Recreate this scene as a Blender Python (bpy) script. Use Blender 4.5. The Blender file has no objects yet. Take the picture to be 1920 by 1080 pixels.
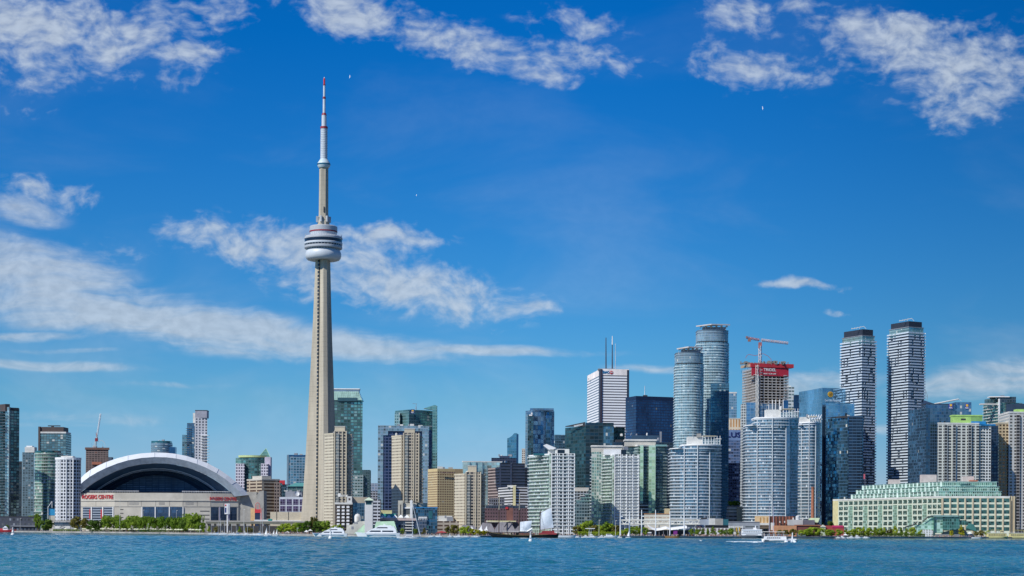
import bpy, bmesh, math, random
import numpy as np
from mathutils import Vector, Matrix, noise as mnoise
R = math.radians
sc = bpy.context.scene
col = sc.collection
rng = random.Random(11)

# ------------------------------------------------------------------ camera
FPX, CX, HY, ROLL, CAMZ = 3464.0, 960.0, 994.0, 0.0058, 6.0
cd = bpy.data.cameras.new('camera'); cam = bpy.data.objects.new('camera', cd); col.objects.link(cam)
cd.sensor_width = 36.0; cd.lens = 36.0*FPX/1920.0
cd.shift_y = (HY-540.0)/1920.0
cd.clip_start = 1.0; cd.clip_end = 200000.0
cam.matrix_world = Matrix.Translation((0, 0, CAMZ)) @ Matrix.Rotation(R(90), 4, 'X') @ Matrix.Rotation(ROLL, 4, 'Z')
sc.camera = cam

# ------------------------------------------------------------------ world, sun
SUN_EL, SUN_AZ = R(42), R(229)            # azimuth clockwise from +Y
w = bpy.data.worlds.new("World"); sc.world = w; w.use_nodes = True
def N(nt, kind, **kw):
    n = nt.nodes.new(kind)
    ins = kw.pop('ins', {})
    for k, v in kw.items(): setattr(n, k, v)
    for k, v in ins.items():
        if isinstance(v, bpy.types.NodeSocket): nt.links.new(v, n.inputs[k])
        else: n.inputs[k].default_value = v
    return n
def M_(nt, op, a, b=None, c=None, clamp=False):
    ins = {0: a}
    if b is not None: ins[1] = b
    if c is not None: ins[2] = c
    return N(nt, 'ShaderNodeMath', operation=op, use_clamp=clamp, ins=ins).outputs[0]
def VM(nt, op, a, b=None, out=0, scale=None):
    ins = {0: a}
    if b is not None: ins[1] = b
    n = N(nt, 'ShaderNodeVectorMath', operation=op, ins=ins)
    if scale is not None:
        if isinstance(scale, bpy.types.NodeSocket): nt.links.new(scale, n.inputs['Scale'])
        else: n.inputs['Scale'].default_value = scale
    return n.outputs[out]
def SM(nt, x, a, b, lo=0.0, hi=1.0, kind='SMOOTHSTEP'):
    return N(nt, 'ShaderNodeMapRange', interpolation_type=kind, ins={0: x, 1: a, 2: b, 3: lo, 4: hi}).outputs[0]
def NOISE(nt, vec, scale, detail=4.0, rough=0.55, dist=0.0, dim='3D'):
    return N(nt, 'ShaderNodeTexNoise', noise_dimensions=dim,
             ins={'Vector': vec, 'Scale': scale, 'Detail': detail, 'Roughness': rough, 'Distortion': dist})
def MIXC(nt, f, a, b, blend='MIX'):
    n = N(nt, 'ShaderNodeMix', data_type='RGBA', blend_type=blend)
    for k, v in ((0, f), (6, a), (7, b)):
        if isinstance(v, bpy.types.NodeSocket): nt.links.new(v, n.inputs[k])
        elif k and len(v) == 3: n.inputs[k].default_value = (*v, 1)
        else: n.inputs[k].default_value = v
    return n.outputs[2]
def build_world():
    nt = w.node_tree; nt.nodes.clear()
    sky = N(nt, 'ShaderNodeTexSky', sky_type='NISHITA', sun_disc=False, sun_elevation=SUN_EL, sun_rotation=SUN_AZ,
            altitude=100.0, air_density=1.0, dust_density=0.1, ozone_density=4.0)
    hsv = N(nt, 'ShaderNodeHueSaturation', ins={'Hue': 0.497, 'Saturation': 1.3, 'Value': 1.0, 'Color': sky.outputs[0]})
    tc = N(nt, 'ShaderNodeTexCoord')
    sep = N(nt, 'ShaderNodeSeparateXYZ', ins={0: tc.outputs['Generated']})
    ay = M_(nt, 'MAXIMUM', M_(nt, 'ABSOLUTE', sep.outputs[1]), 0.02)
    e1 = SM(nt, sep.outputs[2], 0.0, 0.07, 0, 1, 'LINEAR')
    e2 = SM(nt, sep.outputs[2], 0.07, 0.26, 0, 1, 'LINEAR')
    tint = MIXC(nt, e2, MIXC(nt, e1, (0.56, 0.70, 1.30), (0.35, 0.68, 0.96)), (0.02, 0.59, 1.03))
    skyc = MIXC(nt, 1.0, hsv.outputs[0], tint, 'MULTIPLY')
    # a polarised sky: darker about a right angle from the sun
    sx = VM(nt, 'DOT_PRODUCT', tc.outputs['Generated'], (0.95, 0.31, 0.0), out=1)
    skyc = VM(nt, 'SCALE', skyc, scale=SM(nt, sx, 0.30, 0.60, 1.0, 0.70))
    # direction as a slope across and up, in thousandths of a radian (small angles)
    u = M_(nt, 'MULTIPLY', M_(nt, 'DIVIDE', sep.outputs[0], ay), 1000.0)
    v = M_(nt, 'MULTIPLY', M_(nt, 'DIVIDE', sep.outputs[2], ay), 1000.0)
    uv = N(nt, 'ShaderNodeCombineXYZ', ins={0: u, 1: v}).outputs[0]
    K = 1000.0/FPX
    wn = NOISE(nt, uv, 0.02, 3, 0.5, dim='2D')
    warp = VM(nt, 'MULTIPLY', VM(nt, 'SUBTRACT', wn.outputs[1], (0.5, 0.5, 0.5)), (22.0, 14.0, 0))
    uvw = VM(nt, 'ADD', uv, warp)
    def ell(x, y, rx, ry, rot, wgt, p0=0.12, vec=None):
        m = N(nt, 'ShaderNodeMapping', vector_type='TEXTURE', ins={'Vector': vec or uvw,
              'Location': ((x-CX)*K, (HY-y)*K, 0), 'Rotation': (0, 0, R(-rot)), 'Scale': (rx*1.12*K, ry*1.12*K, 1)})
        return SM(nt, VM(nt, 'LENGTH', m.outputs[0], out=1), 1.0, p0, 0.0, wgt)
    uvs = VM(nt, 'ADD', uv, VM(nt, 'SCALE', warp, scale=0.35))
    def els(*a): return ell(*a, vec=uvs)
    def mx(lst):
        o = lst[0]
        for e in lst[1:]: o = M_(nt, 'MAXIMUM', o, e)
        return o
    puffy = mx([ell(60, 60, 250, 125, 6, 1.0), ell(225, 70, 230, 75, -12, .92), ell(340, 108, 120, 38, -6, .8), ell(405, 30, 85, 50, 0, .7), ell(30, 150, 120, 50, 8, .5),
                ell(660, 25, 190, 75, 14, .95), ell(850, 80, 260, 62, 12, .9), ell(1075, 108, 190, 58, 10, .66),
                ell(1380, 25, 110, 52, 8, .8), ell(1390, 125, 135, 48, -4, .78), ell(1500, 8, 70, 26, 0, .7), ell(1450, 135, 170, 50, -6, .74), ell(1320, 95, 60, 40, 0, .6), ell(1070, 40, 150, 40, 8, .55), ell(960, 130, 200, 34, 10, .6), ell(300, 150, 200, 34, 4, .42), ell(30, 215, 90, 24, 5, .4),
                ell(1700, 80, 240, 95, 10, 1.0), ell(1810, 130, 190, 120, -12, 1.0), ell(1800, 205, 150, 62, 0, .74),
                ell(420, 455, 170, 58, 8, .86), ell(560, 475, 260, 72, 10, 1.05), ell(720, 455, 170, 46, 0, .85), ell(800, 545, 260, 70, 10, 1.15), ell(940, 570, 130, 34, 8, .85), ell(360, 440, 110, 36, 5, .7), ell(640, 510, 210, 88, 8, 1.05),
                ell(75, 365, 140, 38, 8, .74), ell(215, 465, 100, 34, 6, .45),
                ell(1490, 532, 120, 13, 2, .85), ell(1570, 578, 50, 9, 3, .55)])
    soft = mx([els(60, 535, 270, 105, 12, 1.05), els(300, 600, 420, 66, 9.5, 1.15), els(620, 645, 330, 40, 5, 1.0), els(900, 656, 330, 15, 1, .75),
               els(40, 400, 110, 40, 10, .6), els(100, 690, 240, 14, 2, .62), els(60, 637, 150, 14, -2, .5), els(130, 662, 160, 8, 0, .5),
               els(1880, 705, 300, 48, -6, .78), els(1560, 712, 190, 40, -8, .74), els(1680, 800, 90, 16, 2, .45), els(170, 790, 260, 18, 2, .4),
               els(1230, 690, 180, 12, 3, .38), els(300, 725, 180, 9, 1, .3), els(90, 800, 200, 10, 0, .34)])
    tex1 = VM(nt, 'MULTIPLY', uvw, (0.034, 0.055, 0))
    n1 = NOISE(nt, tex1, 1.1, 6, 0.56, 0.0, dim='2D').outputs[0]
    n1b = NOISE(nt, VM(nt, 'ADD', tex1, (7.7, 3.1, 0)), 3.6, 6, 0.52, 0.0, dim='2D').outputs[0]
    nn = M_(nt, 'ADD', M_(nt, 'MULTIPLY', n1, .60), M_(nt, 'MULTIPLY', n1b, .40))
    d1 = M_(nt, 'ADD', M_(nt, 'MULTIPLY', M_(nt, 'SUBTRACT', nn, 0.5), 2.1), M_(nt, 'MULTIPLY', M_(nt, 'SUBTRACT', puffy, 0.50), 0.78))
    a1 = SM(nt, d1, -0.26, 0.66, 0, .82)
    a1 = M_(nt, 'MULTIPLY', a1, SM(nt, puffy, 0.0, 0.25))
    tex2 = VM(nt, 'MULTIPLY', uvw, (0.010, 0.065, 0))
    rotm = N(nt, 'ShaderNodeMapping', ins={'Vector': uvw, 'Rotation': (0, 0, R(8)), 'Scale': (0.010, 0.055, 1)}).outputs[0]
    n2 = NOISE(nt, rotm, 1.3, 7, 0.6, 0.35, dim='2D').outputs[0]
    d2 = M_(nt, 'ADD', M_(nt, 'MULTIPLY', M_(nt, 'ADD', M_(nt, 'MULTIPLY', n2, .86), M_(nt, 'MULTIPLY', n1b, .14)), 1.35), M_(nt, 'MULTIPLY', soft, .62))
    a2 = SM(nt, d2, 0.60, 1.36, 0, .76)
    a2 = M_(nt, 'MULTIPLY', a2, SM(nt, soft, 0.0, 0.4))
    veil = NOISE(nt, N(nt, 'ShaderNodeMapping', ins={'Vector': uvs, 'Rotation': (0, 0, R(12)), 'Scale': (0.006, 0.016, 1)}).outputs[0], 1.0, 5, 0.55, 0.4, dim='2D').outputs[0]
    a3 = M_(nt, 'MULTIPLY', SM(nt, veil, .42, .75, 0, .15), SM(nt, v, 280, 60, .25, 1.0))
    al = M_(nt, 'SUBTRACT', 1.0, M_(nt, 'MULTIPLY', M_(nt, 'MULTIPLY', M_(nt, 'SUBTRACT', 1.0, a1), M_(nt, 'SUBTRACT', 1.0, a2)), M_(nt, 'SUBTRACT', 1.0, a3)))
    al = M_(nt, 'MULTIPLY', al, SM(nt, sep.outputs[2], 0.0, 0.02, 0, .94))
    shade = SM(nt, n1b, 0.3, 0.7, 0.86, 1.06, 'LINEAR')
    ccol = VM(nt, 'SCALE', (5.6, 6.35, 7.2), scale=shade)
    fin = MIXC(nt, al, skyc, ccol)
    bg = N(nt, 'ShaderNodeBackground', ins={'Color': fin, 'Strength': 0.1})
    out = N(nt, 'ShaderNodeOutputWorld', ins={0: bg.outputs[0]})
build_world()
w.cycles.sampling_method = 'MANUAL'; w.cycles.sample_map_resolution = 1024
sl = bpy.data.lights.new('sun', 'SUN'); sun = bpy.data.objects.new('sun', sl); col.objects.link(sun)
sl.energy = 4.7; sl.angle = R(0.5); sl.color = (1.0, 0.965, 0.895)
sd = Vector((math.sin(SUN_AZ)*math.cos(SUN_EL), math.cos(SUN_AZ)*math.cos(SUN_EL), math.sin(SUN_EL)))
sun.rotation_euler = sd.to_track_quat('Z', 'Y').to_euler(); sun.location = (-600, -300, 900)
sc.view_settings.view_transform = 'Standard'; sc.view_settings.look = 'None'
sc.view_settings.exposure = 0.0; sc.view_settings.gamma = 1.0
# ------------------------------------------------------------------ helpers
GZ = 1.5                                   # height of the land above the lake
cr_, sr_ = math.cos(ROLL), math.sin(ROLL)
def X(px, D, py=920.0): return D*((px-CX)/FPX*cr_ - (HY-py)/FPX*sr_)
def Z(px, py, D): return CAMZ + D*((px-CX)/FPX*sr_ + (HY-py)/FPX*cr_)
def P(px, py, D): return Vector((X(px, D, py), D, Z(px, py, D)))
def mpp(D): return D/FPX
def thing(name, label, cat, loc, group=None):
    o = bpy.data.objects.new(name, None); col.objects.link(o); o.location = loc; o.empty_display_size = 2
    return tag(o, label, cat, group)
def tag(o, label, cat, group=None, kind=None):
    o['label'] = label; o['category'] = cat
    if group: o['group'] = group
    if kind: o['kind'] = kind
    return o
def struct(o): o['kind'] = 'structure'; return o
def wloc(o):
    l = Vector((0, 0, 0))
    while o is not None: l = l + o.location; o = o.parent
    return l
class MB:
    def __init__(s): s.v = []; s.f = []; s.uv = []; s.mi = []
    def poly(s, pts, uvs=None, m=0):
        b = len(s.v); s.v.extend([tuple(p) for p in pts]); s.f.append(tuple(range(b, b+len(pts))))
        s.uv.extend(uvs if uvs else [(p[0], p[2]) for p in pts]); s.mi.append(m)
    def prism(s, fp, z0, z1, m=0, mt=None, u0=0.0, bottom=True):
        n = len(fp); mt = m if mt is None else mt
        A = sum(fp[i][0]*fp[(i+1) % n][1]-fp[(i+1) % n][0]*fp[i][1] for i in range(n))
        if A < 0: fp = fp[::-1]
        u = u0
        for i in range(n):
            a, b = fp[i], fp[(i+1) % n]; d = math.hypot(b[0]-a[0], b[1]-a[1])
            s.poly([(a[0], a[1], z0), (b[0], b[1], z0), (b[0], b[1], z1), (a[0], a[1], z1)],
                   [(u, z0), (u+d, z0), (u+d, z1), (u, z1)], m); u += d
        s.poly([(p[0], p[1], z1) for p in fp], None, mt)
        if bottom: s.poly([(p[0], p[1], z0) for p in fp[::-1]], None, mt)
        return s
    def box(s, c, sz, rot=0.0, m=0):
        hx, hy, hz = sz[0]/2, sz[1]/2, sz[2]/2; cs, sn = math.cos(rot), math.sin(rot)
        fp = [(c[0]+x*cs-y*sn, c[1]+x*sn+y*cs) for x, y in ((-hx, -hy), (hx, -hy), (hx, hy), (-hx, hy))]
        return s.prism(fp, c[2]-hz, c[2]+hz, m)
    def panel(s, a, b, z0, z1, th, m=0, za=None, zb=None):
        """upright slab whose front face runs from a to b (x, y), th thick behind it"""
        d = Vector((b[0]-a[0], b[1]-a[1])).normalized(); n = Vector((-d.y, d.x))*th
        return s.prism([(a[0], a[1]), (b[0], b[1]), (b[0]+n.x, b[1]+n.y), (a[0]+n.x, a[1]+n.y)], z0, z1, m)
    def tube(s, p, q, r0, r1=None, n=6, m=0, cap=True):
        p, q = Vector(p), Vector(q); r1 = r0 if r1 is None else r1; d = (q-p)
        t = d.normalized(); a = t.orthogonal().normalized(); b = t.cross(a)
        A = [p+(a*math.cos(2*math.pi*i/n)+b*math.sin(2*math.pi*i/n))*r0 for i in range(n)]
        B = [q+(a*math.cos(2*math.pi*i/n)+b*math.sin(2*math.pi*i/n))*r1 for i in range(n)]
        L = d.length
        for i in range(n):
            j = (i+1) % n; s.poly([A[i], A[j], B[j], B[i]], [(i, 0), (i+1, 0), (i+1, L), (i, L)], m)
        if cap: s.poly(A[::-1], None, m); s.poly(B, None, m)
        return s
    def path(s, pts, r, n=5, m=0):
        for a, b in zip(pts, pts[1:]): s.tube(a, b, r, r, n, m)
        return s
    def lathe(s, c, prof, n=24, m=0):
        """prof: list of (radius, z[, material])"""
        rings = [[(c[0]+r*math.cos(2*math.pi*i/n), c[1]+r*math.sin(2*math.pi*i/n), z) for i in range(n)] for r, z, *_ in prof]
        for k in range(len(prof)-1):
            mm = prof[k][2] if len(prof[k]) > 2 else m; r = max(prof[k][0], prof[k+1][0])
            for i in range(n):
                j = (i+1) % n; u0, u1 = 2*math.pi*i/n*r, 2*math.pi*(i+1)/n*r
                s.poly([rings[k][i], rings[k][j], rings[k+1][j], rings[k+1][i]],
                       [(u0, prof[k][1]), (u1, prof[k][1]), (u1, prof[k+1][1]), (u0, prof[k+1][1])], mm)
        s.poly(rings[-1], None, prof[-2][2] if len(prof[-2]) > 2 else m)
        s.poly(rings[0][::-1], None, prof[0][2] if len(prof[0]) > 2 else m)
        return s
    def build(s, name, mats, parent=None, smooth=False, at=None):
        if not isinstance(mats, (list, tuple)): mats = [mats]
        o0 = wloc(parent) if parent is not None else (Vector(at) if at is not None else Vector((0, 0, 0)))
        me = bpy.data.meshes.new(name)
        V = np.array(s.v, dtype=np.float64)-np.array(o0)
        me.from_pydata(V.tolist(), [], s.f)
        uvl = me.uv_layers.new(name='UVMap'); uvl.data.foreach_set('uv', np.array(s.uv, dtype=np.float32).ravel())
        for m in mats: me.materials.append(m)
        if len(mats) > 1: me.polygons.foreach_set('material_index', s.mi)
        if smooth:
            bm = bmesh.new(); bm.from_mesh(me); bmesh.ops.remove_doubles(bm, verts=bm.verts, dist=0.001); bm.to_mesh(me); bm.free()
            me.shade_smooth()
            try: me.set_sharp_from_angle(angle=R(40))
            except Exception: pass
        me.update()
        o = bpy.data.objects.new(name, me); col.objects.link(o)
        if parent is not None: o.parent = parent
        elif at is not None: o.location = at
        return o
def copy_part(o, parent=None, dz=0.0, loc=None):
    c = o.copy(); col.objects.link(c)
    c.parent = parent if parent is not None else o.parent
    c.location = (o.location.x, o.location.y, o.location.z+dz) if loc is None else loc
    return c
def copy_tree(o, parent=None):
    c = o.copy(); col.objects.link(c)
    if parent is not None: c.parent = parent
    for ch in list(o.children): copy_tree(ch, c)
    return c
def text(name, body, mat, parent, p, size, width=None, rotz=0.0, ext=0.15, align='CENTER'):
    cu = bpy.data.curves.new(name, 'FONT'); cu.body = body; cu.size = size; cu.extrude = ext; cu.align_x = align; cu.align_y = 'CENTER'
    cu.offset = size*0.012
    cu.materials.append(mat); o = bpy.data.objects.new(name, cu); col.objects.link(o)
    o.parent = parent; o.location = Vector(p)-(wloc(parent) if parent is not None else Vector((0, 0, 0))); o.rotation_euler = (R(90), 0, rotz)
    if width:
        bpy.context.view_layer.update(); o.scale.x = width/max(o.dimensions.x, 1e-3)
    return o

# ------------------------------------------------------------------ materials
def mat(name):
    m = bpy.data.materials.new(name); m.use_nodes = True; nt = m.node_tree; nt.nodes.clear()
    return m, nt
def finish(nt, **ins):
    p = N(nt, 'ShaderNodeBsdfPrincipled')
    for k, v in ins.items():
        k = k.replace('_', ' ')
        if isinstance(v, bpy.types.NodeSocket): nt.links.new(v, p.inputs[k])
        elif k == 'Base Color': p.inputs[k].default_value = (*v, 1)
        else: p.inputs[k].default_value = v
    N(nt, 'ShaderNodeOutputMaterial', ins={0: p.outputs[0]}); return p
_pl = {}
def plain(name, c, rough=0.6, metal=0.0, vary=0.18, scale=0.15):
    if name in _pl: return _pl[name]
    m, nt = mat(name); g = N(nt, 'ShaderNodeNewGeometry')
    n = NOISE(nt, g.outputs['Position'], scale, 5, 0.6).outputs[0]
    f = SM(nt, n, 0.3, 0.7, 1-vary, 1+vary, 'LINEAR')
    finish(nt, Base_Color=VM(nt, 'SCALE', c, scale=f), Roughness=rough, Metallic=metal); _pl[name] = m; return m
def facade(name, wall, glass, pw, ph, mx=0.1, y0=0.25, y1=0.95, met=0.75, gr=0.1, gv=0.45, lit=0.08, light=(.5, .52, .48), wv=0.14, big=0.5, tilt=0.02, wr=0.7, strip=None, pier=None):
    """wall with rows of panes; pw x ph = one pane in metres, mx/y0/y1 = solid margins as fractions of it"""
    lum = sum(glass)/3
    lit *= .5; glass = (glass[0]*1.5+.012, glass[1]*1.2+.006, glass[2])
    if lum < .16: lit *= .5; light = tuple(l*.45 for l in light)
    m, nt = mat(name)
    uv = N(nt, 'ShaderNodeUVMap'); s = N(nt, 'ShaderNodeSeparateXYZ', ins={0: uv.outputs[0]})
    u = M_(nt, 'DIVIDE', s.outputs[0], pw); v = M_(nt, 'DIVIDE', s.outputs[1], ph)
    fu, fv = M_(nt, 'FRACT', u), M_(nt, 'FRACT', v)
    cell = N(nt, 'ShaderNodeCombineXYZ', ins={0: M_(nt, 'FLOOR', u), 1: M_(nt, 'FLOOR', v)})
    wn = N(nt, 'ShaderNodeTexWhiteNoise', noise_dimensions='2D', ins={'Vector': cell.outputs[0]})
    r = wn.outputs[0]
    def gt(a, b): return M_(nt, 'GREATER_THAN', a, b)
    def lt(a, b): return M_(nt, 'LESS_THAN', a, b)
    def mul(a, b): return M_(nt, 'MULTIPLY', a, b)
    mask = mul(gt(fv, y0), lt(fv, y1))
    if mx > 0: mask = mul(mask, mul(gt(fu, mx), lt(fu, 1-mx)))
    if pier:                                   # a solid pier every pier[0] panes, pier[1] of that span wide
        fp_ = M_(nt, 'FRACT', M_(nt, 'DIVIDE', u, pier[0])); mask = mul(mask, gt(fp_, pier[1]))
    g = N(nt, 'ShaderNodeNewGeometry')
    nb = NOISE(nt, VM(nt, 'MULTIPLY', uv.outputs[0], (1, .45, 1)), 0.035, 4, 0.6, 0.6).outputs[0]  # broad noise puts uneven reflection patches into the pane colour
    nw = NOISE(nt, g.outputs['Position'], 0.12, 5, 0.65).outputs[0]
    gf = mul(M_(nt, 'ADD', 1-gv/2, mul(r, gv)), SM(nt, nb, 0.3, 0.7, 1-big, 1+big, 'LINEAR'))
    gc = VM(nt, 'SCALE', glass, scale=gf)
    isl = lt(N(nt, 'ShaderNodeTexWhiteNoise', noise_dimensions='2D', ins={'Vector': VM(nt, 'ADD', cell.outputs[0], (37.3, 11.9, 0))}).outputs[0], lit)
    gc = MIXC(nt, isl, gc, light)
    wc = VM(nt, 'SCALE', wall, scale=mul(SM(nt, nw, 0.3, 0.7, 1-wv, 1+wv, 'LINEAR'), SM(nt, v, 0, 1, 1, 1)))
    if strip:                                  # a second wall colour below a fraction of the floor
        wc = MIXC(nt, lt(fv, strip[0]), wc, strip[1])
    c = MIXC(nt, mask, wc, gc)
    noli = M_(nt, 'SUBTRACT', 1.0, isl)
    rough = M_(nt, 'ADD', mul(mask, gr-wr), wr)
    nrm = VM(nt, 'NORMALIZE', VM(nt, 'ADD', g.outputs['Normal'], VM(nt, 'SCALE', VM(nt, 'SUBTRACT', wn.outputs[1], (.5, .5, .5)), scale=mul(mask, tilt*2))))
    finish(nt, Base_Color=c, Roughness=rough, Metallic=mul(mul(mask, noli), met), Normal=nrm); return m
_fn = [0]
def FA(D, fpx, bpx, wall, glass, **k):
    """facade with its floor and bay pitch given in photograph pixels at distance D"""
    _fn[0] += 1
    return facade('facade_%d' % _fn[0], wall, glass, bpx*mpp(D), fpx*mpp(D), **k)
WHITE = plain('white_paint', (.78, .79, .78), .5, vary=.06)
OFFWHITE = plain('off_white_concrete', (.62, .62, .58), .7)
CONC = plain('grey_concrete', (.34, .33, .30), .8)
LCONC = plain('pale_concrete', (.50, .48, .42), .8, vary=.12)
BEIGE = plain('beige_precast', (.51, .455, .34), .8, vary=.10)
DARK = plain('dark_metal', (.035, .037, .042), .5)
BROWN = plain('brown_cladding', (.075, .055, .05), .6)
BLACK = plain('black_cladding', (.012, .013, .017), .4)
STEEL = plain('grey_steel', (.30, .31, .33), .45, .3)
RED = plain('red_paint', (.55, .035, .045), .5)
DRED = plain('dark_red', (.25, .02, .03), .5)
DGLASS = plain('dark_glass', (.02, .035, .055), .12, .6)
BGLASS = plain('blue_glass', (.05, .14, .27), .12, .75, vary=.3, scale=.08)
TGLASS = plain('teal_glass', (.06, .20, .22), .12, .7, vary=.3, scale=.08)
PGLASS = plain('pale_green_glass', (.30, .47, .43), .15, .5, vary=.25)
GREENR = plain('green_roof', (.30, .52, .36), .6)
LIME = plain('lime_paint', (.36, .58, .16), .6)
BRICK = plain('red_brick', (.26, .085, .055), .85)
ORANGE = plain('orange_brick', (.48, .24, .11), .8)
WOOD = plain('dark_hull', (.022, .014, .012), .45)
SAIL = plain('sail_cloth', (.62, .68, .74), .8, vary=.12, scale=.4)
YELLOW = plain('cream_paint', (.62, .56, .30), .6)
GOLD = plain('gold_logo', (.75, .45, .05), .5)
NAVY = plain('navy_paint', (.01, .03, .16), .4)
BLUEP = plain('blue_paint', (.02, .22, .50), .4)
TEALP = plain('teal_paint', (.02, .30, .28), .5)

# ------------------------------------------------------------------ footprints
def pt(px, D, py=920.0): return (X(px, D, py), D)
def BF(xl, xc, xr, D, a=17.0, deep=28.0):
    """rectangular plan turned a degrees: left face xl-xc, near corner xc, right face xc-xr"""
    t = math.tan(R(a)); k = mpp(D)
    c = pt(xc, D)
    if xl >= xc:
        r = pt(xr, D+(xr-xc)*k*t); n = Vector((r[0]-c[0], r[1]-c[1])).normalized()
        return [c, r, (r[0]-n.y*deep, r[1]+n.x*deep), (c[0]-n.y*deep, c[1]+n.x*deep)]
    l = pt(xl, D+(xc-xl)*k/t)
    if xr <= xc:
        n = Vector((c[0]-l[0], c[1]-l[1])).normalized()
        return [l, c, (c[0]-n.y*deep, c[1]+n.x*deep), (l[0]-n.y*deep, l[1]+n.x*deep)]
    r = pt(xr, D+(xr-xc)*k*t)
    return [c, r, (l[0]+r[0]-c[0], l[1]+r[1]-c[1]), l]
def RF(xl, xr, D, deep=25.0): return [pt(xl, D), pt(xr, D), (X(xr, D), D+deep), (X(xl, D), D+deep)]
def AF(xl, xr, D, bulge=14.0, deep=26.0, n=14, skew=0.0, pw=2.0):
    f = []
    for i in range(n+1):
        t = i/n; f.append((X(xl, D)+(X(xr, D)-X(xl, D))*t, D+bulge*abs(2*t-1)**pw+skew*t))
    return f+[(f[-1][0], D+bulge+deep+skew), (f[0][0], D+bulge+deep)]
def EF(xc, rx, D, ratio=0.9, n=22):
    r = rx*mpp(D); return [(X(xc, D)+r*math.cos(2*math.pi*i/n), D+r*ratio+r*ratio*math.sin(2*math.pi*i/n)) for i in range(n)]
def grow(fp, e):
    n = len(fp); A = sum(fp[i][0]*fp[(i+1) % n][1]-fp[(i+1) % n][0]*fp[i][1] for i in range(n)); sg = 1 if A > 0 else -1; o = []
    for i in range(n):
        a, b, c = Vector(fp[i-1]), Vector(fp[i]), Vector(fp[(i+1) % n])
        d1, d2 = (b-a).normalized(), (c-b).normalized(); n1, n2 = Vector((d1.y, -d1.x))*sg, Vector((d2.y, -d2.x))*sg
        q = 1+n1.dot(n2); nn = (n1+n2)/max(q, 0.35); o.append((b.x+nn.x*e, b.y+nn.y*e))
    return o
def shrink_to(fp, s, dx=0.0):
    cx = sum(p[0] for p in fp)/len(fp); cy = sum(p[1] for p in fp)/len(fp)
    return [(cx+(p[0]-cx)*s+dx, cy+(p[1]-cy)*s) for p in fp]
class B:
    """a building under construction in this script: root Empty plus its parts"""
    def __init__(s, name, label, fp, D, group=None, cat='building'):
        s.fp = fp; s.D = D; cx = sum(p[0] for p in fp)/len(fp); cy = sum(p[1] for p in fp)/len(fp)
        s.px = CX+cx/cy*FPX
        s.root = thing(name, label, cat, (cx, cy, GZ), group)
    def z(s, py, px=None): return Z(s.px if px is None else px, py, s.D)
    def vol(s, name, m, y1, y0=None, fp=None, mt=None, parent=None):
        z0 = GZ if y0 is None else s.z(y0)
        return MB().prism(fp or s.fp, z0, s.z(y1), 0, 1).build(name, [m, mt or CONC], parent or s.root)
    def band(s, name, m, y1, y0, e=0.3, fp=None): return MB().prism(grow(fp or s.fp, e), s.z(y0), s.z(y1)).build(name, m, s.root)
    def slabs(s, y1, y0, pitch, m, e=1.2, th=0.9, name='balcony', fp=None):
        step = pitch*mpp(s.D); z = s.z(y0); zt = s.z(y1); o = MB().prism(grow(fp or s.fp, e), z-th/2, z+th/2).build(name, m, s.root); k = 1
        while z+k*step <= zt+0.1: copy_part(o, None, k*step); k += 1
    def rbox(s, name, m, xl, xr, y1, y0, back=4.0, deep=14.0, parent=None):
        D = s.D+back
        return MB().prism(RF(xl, xr, D, deep), Z(xl, y0, s.D)-0.05, Z(xl, y1, s.D)).build(name, m, parent or s.root)
    def mast(s, x, y1, y0, r=0.5, m=None, back=12.0, name='antenna'):
        D = s.D+back; return MB().tube(P(x, y0, D), P(x, y1, D), r, r*.6, 6).build(name, m or STEEL, s.root)
    def clutter(s, y, n=5, seed=1, x0=None, x1=None, h=4.0):
        """roof plant: tanks, vents and fans"""
        q = random.Random(seed); xs = [p[0] for p in s.fp]; cx, cy = s.root.location.x, s.root.location.y
        for i in range(n):
            a = shrink_to(s.fp, q.uniform(.1, .7)); p = a[q.randrange(len(a))]; z = s.z(y); hh = q.uniform(.35, 1)*h
            mb = MB(); k = q.random()
            if k < .45: mb.box((p[0], p[1], z+hh/2), (q.uniform(2, 6), q.uniform(2, 5), hh), q.uniform(-.3, .3))
            elif k < .75: mb.lathe((p[0], p[1]), [(1.2, z-.1), (1.2, z+hh*.8), (.5, z+hh)], 10)
            else: mb.tube((p[0], p[1], z-.1), (p[0], p[1], z+hh*2.0), .18, .1, 5)
            mb.build('roof_unit' if k < .75 else 'antenna', [STEEL, OFFWHITE, CONC][q.randrange(3)], s.root)
# ------------------------------------------------------------------ ground and water
SHORE = [(-700, 993.5), (-300, 996.0), (0, 997.5), (100, 998.5), (250, 1000.0), (400, 1002.2), (560, 1004.5), (700, 1006.2), (900, 1008.0), (1150, 1008.3), (1400, 1008.8),
         (1540, 1009.2), (1650, 1009.3), (1765, 1009.4), (1920, 1009.7), (2200, 1010.4), (2600, 1012.5)]
def shore_D(px):
    for (a, ya), (b, yb) in zip(SHORE, SHORE[1:]):
        if a <= px <= b:
            y = ya+(yb-ya)*(px-a)/(b-a); break
    return CAMZ*FPX/(y-(HY+ROLL*(px-CX)))
SP = [pt(a, shore_D(a), 1000) for a, _ in SHORE]
def noisy(name, c1, c2, scale, rough=.9, detail=8):
    m, nt = mat(name); g = N(nt, 'ShaderNodeNewGeometry'); n = NOISE(nt, g.outputs['Position'], scale, detail, .65).outputs[0]
    finish(nt, Base_Color=MIXC(nt, SM(nt, n, .38, .62), c1, c2), Roughness=rough); return m
M_GROUND = noisy('city_ground', (.13, .125, .115), (.20, .19, .17), .02)
M_SAND = noisy('sand', (.46, .39, .25), (.56, .48, .33), .08)
M_LAWN = noisy('lawn_grass', (.11, .13, .025), (.24, .20, .05), .05)
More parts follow.
